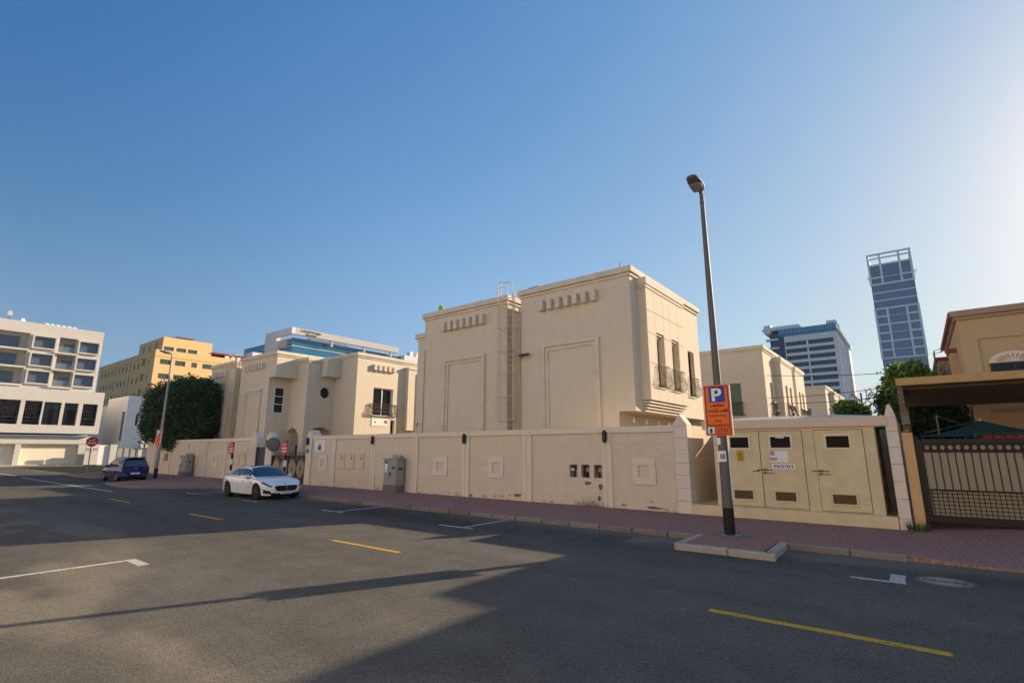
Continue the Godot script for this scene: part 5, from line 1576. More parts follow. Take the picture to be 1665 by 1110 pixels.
	for q in [[-0.29, -17.64], [-0.13, -17.64], [-0.29, -17.48], [-0.13, -17.48]]: box(s, Vector3(q[0], 2.9, q[1]), Vector3(q[0] + 0.02, 3.13, q[1] + 0.02))
	obj("cage", s, M.rusty, jl)
	s = st(); box(s, Vector3(-0.27, 2.90, -17.62), Vector3(-0.13, 3.13, -17.48)); obj("lamp_glass", s, M.glass_green, jl)
	# orange villa
	var v := thing("villa", "orange plastered villa with a pinkish cornice and fan-shaped window head, right edge", "house", Vector3(8, 0, -27))
	s = st()
	volume(s, Vector3(1.59, 0, -31), Vector3(20, 6.75, -23.2), [[0.44, -1, 3.2, 5.9, 0.07]])
	quad(s, Vector3(1.97, 0, -23.27), Vector3(4.9, 0, -23.27), Vector3(4.9, 5.95, -23.27), Vector3(1.97, 5.95, -23.27), NZ)
	obj("wall", s, M.orange_wall, v)
	s = st()
	box(s, Vector3(1.43, 6.73, -31), Vector3(20.2, 6.94, -23.04), 0.02)
	box(s, Vector3(1.50, 6.61, -31), Vector3(20.1, 6.73, -23.12), 0.02)
	obj("cornice", s, M.orange_trim, v)
	s = st(); box(s, Vector3(1.39, 6.72, -31.3), Vector3(1.425, 6.92, -23.1)); obj("tile_edge", s, M.roof_tile, v)
	# side wing further back
	s = st(); volume(s, Vector3(1.07, 0, -36), Vector3(2.7, 5.85, -27.7), [], [], [[0.9, 3.4, 1.7, 4.9, 0.2]]); obj("side_wing", s, M.orange_wall, v)
	s = st(); box(s, Vector3(0.98, 5.85, -36.1), Vector3(2.8, 6.0, -27.6), 0.02); obj("tile_edge", s, M.roof_tile, v)
	s = st(); box(s, Vector3(1.36, 0, -26.0), Vector3(1.589, 5.9, -25.3), 0.01); obj("pier", s, M.orange_wall, v)
	s = st(); box(s, Vector3(1.30, 5.80, -26.1), Vector3(1.588, 5.97, -25.25), 0.01); obj("tile_edge", s, M.roof_tile, v)
	for k in 2:
		s = st()
		var x := 0.95 - k * 0.06
		var y0: float = [5.19, 4.57][k]
		for q in 2:
			tube(s, [Vector3(x, y0, -25.9 - q * 0.9), Vector3(x, y0 + 0.85, -25.9 - q * 0.9), Vector3(1.25, y0 + 0.91, -25.9 - q * 0.9)], 0.016, 6)
		tube(s, [Vector3(x, y0, -25.9), Vector3(x, y0, -26.8)], 0.016, 6)
		tube(s, [Vector3(x, y0 + 0.85, -25.9), Vector3(x, y0 + 0.85, -26.8)], 0.016, 6)
		obj("awning_frame", s, M.galv_dark, v)
	# fan window
	s = st()
	prism(s, circle(Vector2(2.82, 5.05), 0.61, 0.36, 20, 0.0, PI), Vector3(0, 0, -23.268), PX, Vector3.UP, NZ, 0.06)
	obj("fan_head", s, M.kiosk_frame, v)
	for k in 9:
		s = st()
		var a := PI * (k + 0.5) / 9
		var d := Vector2(cos(a) * 0.47, sin(a) * 0.27)
		var m := Vector2(-d.y, d.x).normalized() * 0.027
		prism(s, PackedVector2Array([Vector2(2.82, 5.08) + d * 0.28, Vector2(2.82, 5.08) + d * 0.75 + m, Vector2(2.82, 5.08) + d, Vector2(2.82, 5.08) + d * 0.75 - m]), Vector3(0, 0, -23.208), PX, Vector3.UP, NZ, 0.012)
		obj("fan_ray", s, M.orange_trim, v)
	window(v, Vector3(2.23, 3.98, -23.26), PX, NZ, 1.18, 1.07, 2, [], M.dark_brown, M.glass, 0.05, 0.04)
	s = st(); box(s, Vector3(2.05, 3.40, -23.266), Vector3(4.85, 3.52, -23.2), 0.01); obj("string_course", s, M.orange_trim, v)
	s = st(); volume(s, Vector3(5.1, 6.94, -30), Vector3(19, 9.2, -24.6)); obj("added_roof_storey", s, M.orange_wall, v)  # unseen storey added past the right edge to shade the road
	# teal canopy over the yard
	var t := thing("yard_canopy", "teal peaked fabric canopy with guy wires behind the brown gate", "canopy", Vector3(1.8, 0.3, -22))
	s = st()
	var apex := Vector3(1.62, 3.12, -22.0)
	var cs := [Vector3(-0.05, 2.62, -20.6), Vector3(3.6, 2.62, -20.6), Vector3(3.6, 2.62, -23.6), Vector3(-0.05, 2.62, -23.6)]
	for i in 4:
		var a: Vector3 = cs[i]
		var b: Vector3 = cs[(i + 1) % 4]
		var last := []
		for q in 7:
			var row := PackedVector3Array()
			var f := q / 6.0
			for e in 7:
				var p := apex.lerp(a.lerp(b, e / 6.0), f)
				p.y -= 0.10 * sin(PI * f) + 0.04 * sin(PI * e / 6.0) * f
				row.append(p)
			last.append(row)
		sheet(s, last, false, Vector3(0, 1, 0))
	obj("fabric", s, M.canopy, t)
	for i in 4:
		s = st(); tube(s, [Vector3(cs[i].x, 0.3, cs[i].z), cs[i]], 0.03, 6); obj("pole", s, M.galv_dark, t)
	s = st(); tube(s, [apex - Vector3(0, 0.08, 0), apex, apex + Vector3(0, 0.07, 0)], [0.05, 0.05, 0.02], 8); obj("knob", s, M.white_paint, t)
	s = st()
	tube(s, [apex, Vector3(0.2, 2.72, -20.4)], 0.012, 5)
	tube(s, [Vector3(0.55, 3.25, -21.0), Vector3(1.05, 3.02, -21.2)], 0.010, 5)
	tube(s, [Vector3(0.55, 0.3, -21.0), Vector3(0.55, 3.27, -21.0)], 0.025, 6)
	obj("guy_wire", s, M.galv, t)
	for k in 4:
		s = st()
		box(s, Vector3(1.45 + k * 0.24, 2.36, -19.9), Vector3(1.66 + k * 0.24, 2.60, -19.75), 0.03)
		tag(obj("hanging_cloth", s, M.red_fabric), ["first", "second", "third", "fourth"][k] + " red cloth from the left hanging under the teal canopy", "cloth", "red cloths under the teal canopy")
	s = st(); tube(s, [Vector3(1.3, 2.66, -19.82), Vector3(2.6, 2.64, -19.82)], 0.012, 5); tube(s, [Vector3(1.3, 0.3, -19.82), Vector3(1.3, 2.66, -19.82)], 0.02, 5); tube(s, [Vector3(2.6, 0.3, -19.82), Vector3(2.6, 2.66, -19.82)], 0.02, 5)
	tag(obj("clothes_rail", s, M.galv_dark), "thin dark rail holding the red cloths behind the gate", "clothes rail")

# ---------------------------------------------------------------- cars
func curve(t: Array, x: float) -> float:
	if x <= t[0][0]: return t[0][1]
	for i in t.size() - 1:
		if x <= t[i + 1][0]:
			var f: float = (x - t[i][0]) / (t[i + 1][0] - t[i][0])
			var d: float = t[i + 1][0] - t[i][0]
			var m0: float = (t[i + 1][1] - t[maxi(i - 1, 0)][1]) / maxf(t[i + 1][0] - t[maxi(i - 1, 0)][0], 0.01) * d
			var j := mini(i + 2, t.size() - 1)
			var m1: float = (t[j][1] - t[i][1]) / maxf(t[j][0] - t[i][0], 0.01) * d
			var f2 := f * f
			var f3 := f2 * f
			return (2 * f3 - 3 * f2 + 1) * t[i][1] + (f3 - 2 * f2 + f) * m0 + (3 * f2 - 2 * f3) * t[i + 1][1] + (f3 - f2) * m1
	return t[-1][1]

# points of the lower body: u 0 sill .. 0.6 shoulder .. 1 centre line
func body_at(c: Dictionary, x: float, u: float, sg: float) -> Vector3:
	var w := curve(c.w, x)
	var y0 := curve(c.sill, x)
	for a in c.axles:
		var dx: float = x - a
		if absf(dx) < c.arch: y0 = maxf(y0, c.wheel + sqrt(c.arch * c.arch - dx * dx))
	var ys := maxf(curve(c.shoulder, x), y0 + 0.03)
	var yt := maxf(curve(c.top, x), ys + 0.01)
	if u < 0.6:
		var t := u / 0.6
		var y := lerpf(y0, ys, t)
		var h := clampf((y - 0.2) / (ys - 0.2), 0.0, 1.0)
		var bulge := 0.93 + 0.07 * sin(PI * (0.12 + 0.60 * h)) - 0.012 * exp(-pow((h - 0.45) / 0.12, 2.0))
		return Vector3(x, y, sg * w * bulge)
	var s := (u - 0.6) / 0.4
	var wz: float = w * (0.93 + 0.07 * sin(PI * 0.72))
	return Vector3(x, ys + (yt - ys) * pow(maxf(sin(s * PI * 0.5), 0.0), 0.85), sg * wz * pow(maxf(cos(s * PI * 0.5), 0.0), 0.75))

# points of the cabin: v 0 centre line of the roof .. 1 belt line
func cabin_at(c: Dictionary, x: float, v: float, sg: float) -> Vector3:
	var yb := curve(c.belt, x)
	var yr := maxf(curve(c.roof, x), yb + 0.005)
	var wb := curve(c.cabin_w, x)
	var wt := wb - 0.40 * (yr - yb)
	if v > 0.5:
		var t := (1.0 - v) / 0.5
		return Vector3(x, lerpf(yb - 0.03, yr - 0.07 * minf(1.0, (yr - yb) * 4.0), t), sg * (lerpf(wb, wt, t) + 0.035 * sin(PI * t)))
	var s := v / 0.5
	return Vector3(x, yr - 0.07 * minf(1.0, (yr - yb) * 4.0) * pow(s, 2.4), sg * wt * s)

func patch(s: SurfaceTool, f: Callable, x0: float, x1: float, u0: float, u1: float, sg: float, off: float, nx := 10, nu := 6, facing := Vector3.ZERO, skew := 0.0) -> void:
	var rows := []
	for i in nx + 1:
		var row := PackedVector3Array()
		for j in nu + 1:
			var u := lerpf(u0, u1, float(j) / nu)
			var x := lerpf(x0, x1, float(i) / nx) + skew * (float(j) / nu)
			var p: Vector3 = f.call(x, u, sg)
			var a: Vector3 = f.call(x + 0.02, u, sg) - f.call(x - 0.02, u, sg)
			var b: Vector3 = f.call(x, u + 0.01, sg) - f.call(x, u - 0.01, sg)
			var n := a.cross(b)
			n = n.normalized() if n.length() > 1e-9 else Vector3.UP
			if n.dot(Vector3(0, 0.35, sg) if facing == Vector3.ZERO else facing) < 0: n = -n
			row.append(p + n * off)
		rows.append(row)
	sheet(s, rows, false, Vector3(0, 0.35, sg) if facing == Vector3.ZERO else facing)

func wheel(par: Node3D, at: Vector3, r: float, w: float, sg: float, spokes: int, rim_m: Material) -> void:
	var hub := Node3D.new()
	hub.name = "wheel"
	par.add_child(hub, true)
	hub.position = at
	var s := st()
	var rows := []
	for e in [[r * 0.70, -w * 0.5], [r * 0.93, -w * 0.5], [r, -w * 0.34], [r, w * 0.34], [r * 0.93, w * 0.5], [r * 0.70, w * 0.5], [r * 0.68, w * 0.40]]:
		var row := PackedVector3Array()
		for i in 28: row.append(Vector3(cos(TAU * i / 28) * e[0], sin(TAU * i / 28) * e[0], e[1] * sg))
		rows.append(row)
	sheet(s, rows, true)
	obj("tyre", s, M.tyre, hub, "", true)
	s = st()
	prism(s, circle(Vector2.ZERO, r * 0.69, r * 0.69, 28), Vector3(0, 0, -w * 0.2 * sg), Vector3.RIGHT, Vector3.UP, Vector3(0, 0, sg), w * 0.28)
	obj("brake_disc", s, M.black_metal, hub, "", true)
	s = st()
	for k in spokes:
		for q in [-0.09, 0.09]:
			var a := TAU * k / spokes
			var p := Vector3(cos(a + q * 0.6) * r * 0.10, sin(a + q * 0.6) * r * 0.10, w * 0.36 * sg)
			var e := Vector3(cos(a + q) * r * 0.68, sin(a + q) * r * 0.68, w * 0.42 * sg)
			tube(s, [p, e], [0.030, 0.022], 5)
	var pts := []
	for i in 29: pts.append(Vector3(cos(TAU * i / 28) * r * 0.69, sin(TAU * i / 28) * r * 0.69, w * 0.43 * sg))
	tube(s, pts, 0.016, 5, false)
	prism(s, circle(Vector2.ZERO, r * 0.14, r * 0.14, 14), Vector3(0, 0, w * 0.30 * sg), Vector3.RIGHT, Vector3.UP, Vector3(0, 0, sg), w * 0.12)
	obj("rim", s, rim_m, hub, "", true)

func car_shell(par: Node3D, c: Dictionary, paint: Material) -> void:
	var B := func(x: float, u: float, sg: float) -> Vector3: return body_at(c, x, u, sg)
	var C := func(x: float, v: float, sg: float) -> Vector3: return cabin_at(c, x, v, sg)
	var xs := []
	var x: float = c.rear
	while x < c.front - 0.001:
		xs.append(x)
		x += 0.02 if (x < c.rear + 0.2 or x > c.front - 0.26) else 0.04
	xs.append(c.front)
	var s := st()
	for sg in [-1.0, 1.0]:
		var rows := []
		for q in xs:
			var row := PackedVector3Array()
			for j in 21: row.append(B.call(q, j / 20.0, sg))
			rows.append(row)
		sheet(s, rows, false, Vector3(0, 0.3, sg))
		for e in [0, xs.size() - 1]:
			var n := Vector3.LEFT if e == 0 else Vector3.RIGHT
			for j in 20:
				var a: Vector3 = rows[e][j]
				var b: Vector3 = rows[e][j + 1]
				quad(s, a, b, Vector3(b.x, b.y, 0), Vector3(a.x, a.y, 0), n)
	obj("body", s, paint, par, "", true)
	s = st()
	for sg in [-1.0, 1.0]:
		var rows := []
		for i in 61:
			var q := lerpf(c.cab0, c.cab1, i / 60.0)
			var row := PackedVector3Array()
			for j in 13: row.append(C.call(q, j / 12.0, sg))
			rows.append(row)
		sheet(s, rows, false, Vector3(0, 0.5, sg))
	obj("cabin", s, paint, par, "", true)
	s = st()
	for sg in [-1.0, 1.0]: patch(s, C, c.ws0, c.ws1, 0.0, 0.60, sg, 0.008, 10, 8, Vector3(0.6, 1, 0.1 * sg))
	obj("windscreen", s, M.car_glass, par, "", true)
	s = st()
	for sg in [-1.0, 1.0]: patch(s, C, c.rw0, c.rw1, 0.0, 0.58, sg, 0.008, 10, 8, Vector3(-0.8, 0.7, 0.1 * sg))
	obj("rear_window", s, M.car_glass, par, "", true)
	for sg in [-1.0, 1.0]:
		for e in c.side:
			s = st(); patch(s, C, e[0], e[1], 0.56, 0.93, sg, 0.006, 10, 6, Vector3(0, 0.3, sg)); obj("side_window", s, M.car_glass, par, "", true)
	s = st()
	box(s, Vector3(c.rear + 0.25, 0.17, -c.half + 0.22), Vector3(c.front - 0.25, 0.55, c.half - 0.22))
	obj("chassis", s, M.black_metal, par, "", true)
	for sg in [-1.0, 1.0]:
		for a in c.axles:
			wheel(par, Vector3(a, c.wheel, sg * (c.half - 0.145)), c.wheel, 0.24, sg, c.spokes, M.rim if c.spokes == 5 else M.rim_dark)
		s = st()
		xbox(s, Transform3D(Basis(Vector3.UP, sg * 0.2), Vector3(c.mirror, c.mirror_y, sg * (c.half + 0.04))), Vector3(0.16, 0.14, 0.22), 0.05)
		var m := obj("wing_mirror", s, paint, par, "", true)
		s = st(); box(s, Vector3(c.mirror - 0.04, c.mirror_y - 0.10, sg * (c.half - 0.16)), Vector3(c.mirror + 0.05, c.mirror_y - 0.06, sg * (c.half + 0.04)), 0.01); obj("mirror_arm", s, M.black_metal, m, "", true)
		for hx in c.handles:
			s = st()
			var p: Vector3 = B.call(hx, 0.50, sg)
			box(s, p + Vector3(-0.11, -0.014, -0.006 * sg), p + Vector3(0.11, 0.014, 0.026 * sg), 0.01)
			obj("door_handle", s, M.chrome if c.spokes == 7 else paint, par, "", true)
		for dx in c.seams:
			s = st()
			var rows := []
			for q in [-0.006, 0.006]:
				var row := PackedVector3Array()
				for j in 13: row.append(B.call(dx + q, lerpf(0.04, 0.62, j / 12.0), sg) + Vector3(0, 0, 0.002 * sg))
				rows.append(row)
			sheet(s, rows, false, Vector3(0, 0, sg))
			obj("door_seam", s, M.black_metal, par, "", true)

func cars() -> void:
	# white sedan
	var c := {"rear": -2.53, "front": 2.42, "half": 0.965, "axles": [-1.5, 1.5], "arch": 0.405, "wheel": 0.355, "spokes": 7,
		"w": [[-2.53, 0.60], [-2.42, 0.80], [-2.1, 0.91], [-1.5, 0.985], [-0.8, 0.955], [0.3, 0.94], [1.2, 0.965], [1.7, 0.955], [2.05, 0.86], [2.25, 0.74], [2.38, 0.58], [2.42, 0.44]],
		"sill": [[-2.53, 0.46], [-2.4, 0.32], [-2.0, 0.24], [2.0, 0.22], [2.3, 0.22], [2.42, 0.25]],
		"shoulder": [[-2.53, 0.72], [-2.3, 0.90], [-1.5, 0.95], [-0.5, 0.90], [0.6, 0.90], [1.3, 0.87], [1.9, 0.76], [2.25, 0.62], [2.42, 0.50]],
		"top": [[-2.53, 0.86], [-2.42, 1.02], [-2.2, 1.07], [-1.6, 1.06], [-0.5, 0.98], [0.9, 1.00], [1.4, 0.95], [1.9, 0.86], [2.2, 0.75], [2.36, 0.66], [2.42, 0.58]],
		"cab0": -2.02, "cab1": 1.10,
		"belt": [[-2.02, 1.05], [-1.4, 1.02], [0.0, 0.93], [1.1, 0.96]],
		"roof": [[-2.02, 1.07], [-1.7, 1.17], [-1.2, 1.345], [-0.7, 1.44], [-0.2, 1.465], [0.2, 1.425], [0.5, 1.30], [0.8, 1.14], [1.10, 0.97]],
		"cabin_w": [[-2.02, 0.58], [-1.5, 0.78], [-0.8, 0.86], [0.2, 0.87], [0.8, 0.85], [1.1, 0.78]],
		"ws0": 0.26, "ws1": 1.06, "rw0": -1.95, "rw1": -0.98, "side": [[-1.42, -0.42], [-0.38, 0.66]],
		"mirror": 0.62, "mirror_y": 1.00, "handles": [-0.95, 0.05], "seams": [-1.15, -0.40, 0.80]}
	var v := thing("parked_car", "white sports saloon parked at the kerb in front of the ornate gate", "car", Vector3(-25.25, 0, -12.66))
	v.rotation.y = deg_to_rad(-1.5)
	car_shell(v, c, M.car_white)
	var B := func(x: float, u: float, sg: float) -> Vector3: return body_at(c, x, u, sg)
	for sg in [-1.0, 1.0]:
		var s := st(); patch(s, B, 1.88, 2.33, 0.56, 0.69, sg, 0.006, 10, 4, Vector3(0.6, 0.6, sg * 0.6)); obj("headlight", s, M.car_glass, v, "", true)
		s = st(); patch(s, B, 1.93, 2.10, 0.60, 0.66, sg, 0.010, 6, 3, Vector3(0.6, 0.6, sg * 0.6)); obj("indicator", s, M.lamp_red, v, "", true)
		s = st(); patch(s, B, 2.02, 2.33, 0.10, 0.32, sg, 0.005, 6, 4, Vector3(1, 0, sg)); obj("side_intake", s, M.black_metal, v, "", true)
		s = st(); patch(s, B, -2.50, -2.30, 0.50, 0.62, sg, 0.006, 6, 4, Vector3(-1, 0, sg)); obj("tail_light", s, M.lamp_red, v, "", true)
		s = st()
		var p: Vector3 = B.call(0.98, 0.46, sg)
		box(s, p + Vector3(-0.09, -0.018, 0), p + Vector3(0.09, 0.018, 0.012 * sg), 0.006)
		obj("fender_vent", s, M.black_metal, v, "", true)
	var s := st()
	prism(s, PackedVector2Array([Vector2(-0.50, 0.615), Vector2(-0.52, 0.56), Vector2(-0.44, 0.43), Vector2(-0.36, 0.395), Vector2(0.36, 0.395), Vector2(0.44, 0.43), Vector2(0.52, 0.56), Vector2(0.50, 0.615), Vector2(0.40, 0.64), Vector2(-0.40, 0.64)]), Vector3(2.39, 0, 0), Vector3.FORWARD, Vector3.UP, Vector3.RIGHT, 0.045)
	var g := obj("grille", s, M.black_metal, v, "", true)
	s = st()
	for k in 15:
		var z := -0.40 + k * 0.057
		var h := 0.115 * sqrt(maxf(0.0, 1.0 - z * z / 0.2116)) * 0.9
		box(s, Vector3(2.436, 0.515 - h, z - 0.006), Vector3(2.447, 0.515 + h, z + 0.006))
	obj("grille_bars", s, M.rim_dark, g, "", true)
	# the three-pronged badge
	s = st()
	var o := Vector3(2.449, 0.0, 0.0)
	for q in [[Vector2(0, 0.42), Vector2(0, 0.62)], [Vector2(-0.045, 0.60), Vector2(-0.045, 0.53), Vector2(0, 0.51), Vector2(0.045, 0.53), Vector2(0.045, 0.60)]]: stroke(s, q, 0.018, o, Vector3.FORWARD, Vector3.UP, Vector3.RIGHT)
	obj("badge", s, M.chrome, g, "", true)
	s = st(); box(s, Vector3(2.30, 0.235, -0.66), Vector3(2.428, 0.335, 0.66), 0.02); obj("lower_intake", s, M.black_metal, v, "", true)
	s = st(); box(s, Vector3(2.42, 0.275, -0.26), Vector3(2.45, 0.395, 0.26), 0.005); var pl := obj("number_plate", s, M.sign_white, v, "", true)
	s = st()
	for k in 5: box(s, Vector3(2.45, 0.30, -0.18 + k * 0.08), Vector3(2.453, 0.37, -0.145 + k * 0.08))
	obj("plate_characters", s, M.ink, pl, "", true)
	s = st(); prism(s, circle(Vector2.ZERO, 0.05, 0.05, 14), Vector3(2.28, 0.715, 0), Vector3.BACK, Vector3(1, -0.7, 0).normalized(), Vector3(0.7, 1, 0).normalized(), 0.012); obj("bonnet_badge", s, M.chrome, v, "", true)
	s = st(); box(s, Vector3(-0.75, 1.452, -0.42), Vector3(-0.05, 1.472, 0.42), 0.01); obj("sunroof", s, M.car_glass, v, "", true)

	# dark blue SUV, seen from behind
	c = {"rear": -2.12, "front": 2.10, "half": 0.91, "axles": [-1.28, 1.36], "arch": 0.40, "wheel": 0.345, "spokes": 5,
		"w": [[-2.12, 0.78], [-2.04, 0.85], [-1.6, 0.90], [-0.8, 0.91], [1.2, 0.91], [1.7, 0.88], [1.95, 0.80], [2.10, 0.62]],
		"sill": [[-2.12, 0.42], [-1.95, 0.34], [0, 0.27], [1.9, 0.28], [2.10, 0.36]],
		"shoulder": [[-2.12, 0.88], [-1.9, 0.95], [-0.5, 0.95], [0.8, 0.94], [1.5, 0.88], [1.95, 0.76], [2.10, 0.66]],
		"top": [[-2.12, 1.02], [-2.0, 1.06], [-1.0, 1.05], [0.8, 1.06], [1.4, 1.02], [1.9, 0.92], [2.10, 0.78]],
		"cab0": -2.06, "cab1": 1.25,
		"belt": [[-2.06, 1.00], [1.25, 1.02]],
		"roof": [[-2.06, 1.02], [-1.95, 1.30], [-1.82, 1.60], [-1.3, 1.69], [-0.4, 1.71], [0.2, 1.67], [0.6, 1.51], [1.0, 1.22], [1.25, 1.03]],
		"cabin_w": [[-2.06, 0.80], [-1.7, 0.86], [-0.5, 0.87], [0.5, 0.86], [1.25, 0.80]],
		"ws0": 0.36, "ws1": 1.20, "rw0": -2.045, "rw1": -1.80, "side": [[-1.70, -1.0], [-0.95, -0.15], [-0.10, 0.72]],
		"mirror": 0.72, "mirror_y": 1.08, "handles": [-0.85, 0.1], "seams": [-1.0, -0.15, 0.85]}
	v = thing("parked_car", "dark blue SUV seen from behind, parked beside the farther lamp", "car", Vector3(-46.3, 0, -12.95))
	v.rotation.y = PI + 0.02
	car_shell(v, c, M.car_blue)
	B = func(x: float, u: float, sg: float) -> Vector3: return body_at(c, x, u, sg)
	for sg in [-1.0, 1.0]:
		s = st(); patch(s, B, -2.11, -1.72, 0.50, 0.62, sg, 0.008, 8, 4, Vector3(-1, 0, sg)); obj("tail_light", s, M.lamp_red, v, "", true)
		s = st(); box(s, Vector3(-2.14, 0.80, sg * 0.50), Vector3(-2.10, 0.92, sg * 0.74), 0.01); obj("boot_light", s, M.lamp_red, v, "", true)
		s = st()
		tube(s, [Vector3(-2.13, 0.43, sg * 0.45), Vector3(-2.13, 0.44, sg * 0.66), Vector3(-2.10, 0.56, sg * 0.78)], 0.02, 6)
		obj("bumper_trim", s, M.chrome, v, "", true)
		s = st(); patch(s, B, -1.0, 1.0, 0.02, 0.12, sg, 0.01, 10, 3, Vector3(0, 0, sg)); obj("sill_cladding", s, M.black_metal, v, "", true)
		s = st(); tube(s, [Vector3(-1.5, 1.70, sg * 0.58), Vector3(-0.4, 1.75, sg * 0.60), Vector3(0.2, 1.70, sg * 0.58)], 0.018, 6); obj("roof_rail", s, M.chrome, v, "", true)
	s = st(); box(s, Vector3(-2.145, 0.30, -0.70), Vector3(-2.05, 0.46, 0.70), 0.03); obj("lower_bumper", s, M.black_metal, v, "", true)
	s = st(); box(s, Vector3(-2.14, 0.52, -0.27), Vector3(-2.115, 0.64, 0.27), 0.006); pl = obj("number_plate", s, M.sign_white, v, "", true)
	s = st()
	for k in 5: box(s, Vector3(-2.143, 0.55, -0.18 + k * 0.08), Vector3(-2.14, 0.61, -0.145 + k * 0.08))
	obj("plate_characters", s, M.ink, pl, "", true)
	s = st(); prism(s, circle(Vector2.ZERO, 0.10, 0.045, 16), Vector3(-2.135, 0.90, 0), Vector3.BACK, Vector3.UP, Vector3.LEFT, 0.012); obj("badge", s, M.chrome, v, "", true)
	s = st(); xbox(s, Transform3D(Basis(Vector3.BACK, 0.1), Vector3(-1.93, 1.66, 0)), Vector3(0.28, 0.04, 1.2), 0.015); obj("roof_spoiler", s, M.car_blue, v, "", true)

# ---------------------------------------------------------------- trees
func clump(seed_: int, leaves: int, size: float, spread: float) -> ArrayMesh:
	var r := RandomNumberGenerator.new()
	r.seed = seed_
	var s := st()
	for k in leaves:
		var p := Vector3(r.randfn(), r.randfn(), r.randfn()) * spread
		var a := Vector3(r.randf() - 0.5, r.randf() * 0.7 - 0.25, r.randf() - 0.5).normalized()
		var b := a.cross(Vector3(r.randf() - 0.5, r.randf() - 0.5, r.randf() - 0.5)).normalized()
		var L := size * r.randf_range(0.7, 1.3)
		var n := a.cross(b).normalized()
		quad(s, p, p + a * L * 0.5 + b * L * 0.26 + n * L * 0.05, p + a * L, p + a * L * 0.5 - b * L * 0.26 + n * L * 0.05, n)
	return s.commit()

func foliage(par: Node3D, blobs: Array, count: int, size: float, mats: Array, seed_: int, spread := 0.16, shell := 0.62) -> void:
	var r := RandomNumberGenerator.new()
	r.seed = seed_
	var total := 0.0
	for b in blobs: total += b[1] * b[1]
	for mi in mats.size():
		var me := clump(seed_ + mi, 6, size, spread)
		me.surface_set_material(0, mats[mi])
		var mm := MultiMesh.new()
		mm.transform_format = MultiMesh.TRANSFORM_3D
		mm.mesh = me
		var T := []
		for b in blobs:
			var n := int(count / mats.size() * b[1] * b[1] / total)
			for k in n:
				var d := Vector3(r.randfn(), r.randfn(), r.randfn()).normalized()
				var rad: float = b[1] * (shell + (1.0 - shell) * pow(r.randf(), 0.6))
				if r.randf() < 0.07: rad *= r.randf_range(1.05, 1.3)
				var p: Vector3 = b[0] + d * rad * (b[2] if b.size() > 2 else Vector3.ONE)
				T.append(Transform3D(Basis.from_euler(Vector3(r.randf() * TAU, r.randf() * TAU, r.randf() * TAU)).scaled(Vector3.ONE * r.randf_range(0.7, 1.35)), p))
		mm.instance_count = T.size()
		for i in T.size(): mm.set_instance_transform(i, T[i])
		var o := MultiMeshInstance3D.new()
		o.name = "foliage"
		o.multimesh = mm
		o.set_meta("kind", "stuff")
		par.add_child(o, true)
		o.global_position = Vector3.ZERO

func limb(s: SurfaceTool, a: Vector3, b: Vector3, r0: float, r1: float, r: RandomNumberGenerator, bend := 0.12) -> void:
	var pts := []
	var rad := []
	var L := a.distance_to(b)
	for i in 6:
		var f := i / 5.0
		pts.append(a.lerp(b, f) + Vector3(r.randfn(), r.randfn() * 0.4, r.randfn()) * L * bend * sin(PI * f) * 0.5)
		rad.append(lerpf(r0, r1, f))
	tube(s, pts, rad, 7)

func branches(s: SurfaceTool, a: Vector3, dir: Vector3, L: float, r0: float, depth: int, r: RandomNumberGenerator) -> void:
	var b := a + dir * L
	limb(s, a, b, r0, r0 * 0.62, r, 0.16)
	if depth == 0: return
	for k in 2 + (r.randi() % 2):
		var d := (dir + Vector3(r.randfn(), r.randfn() * 0.6 + 0.1, r.randfn()) * 0.62).normalized()
		branches(s, a.lerp(b, r.randf_range(0.65, 1.0)), d, L * r.randf_range(0.55, 0.85), r0 * 0.68, depth - 1, r)

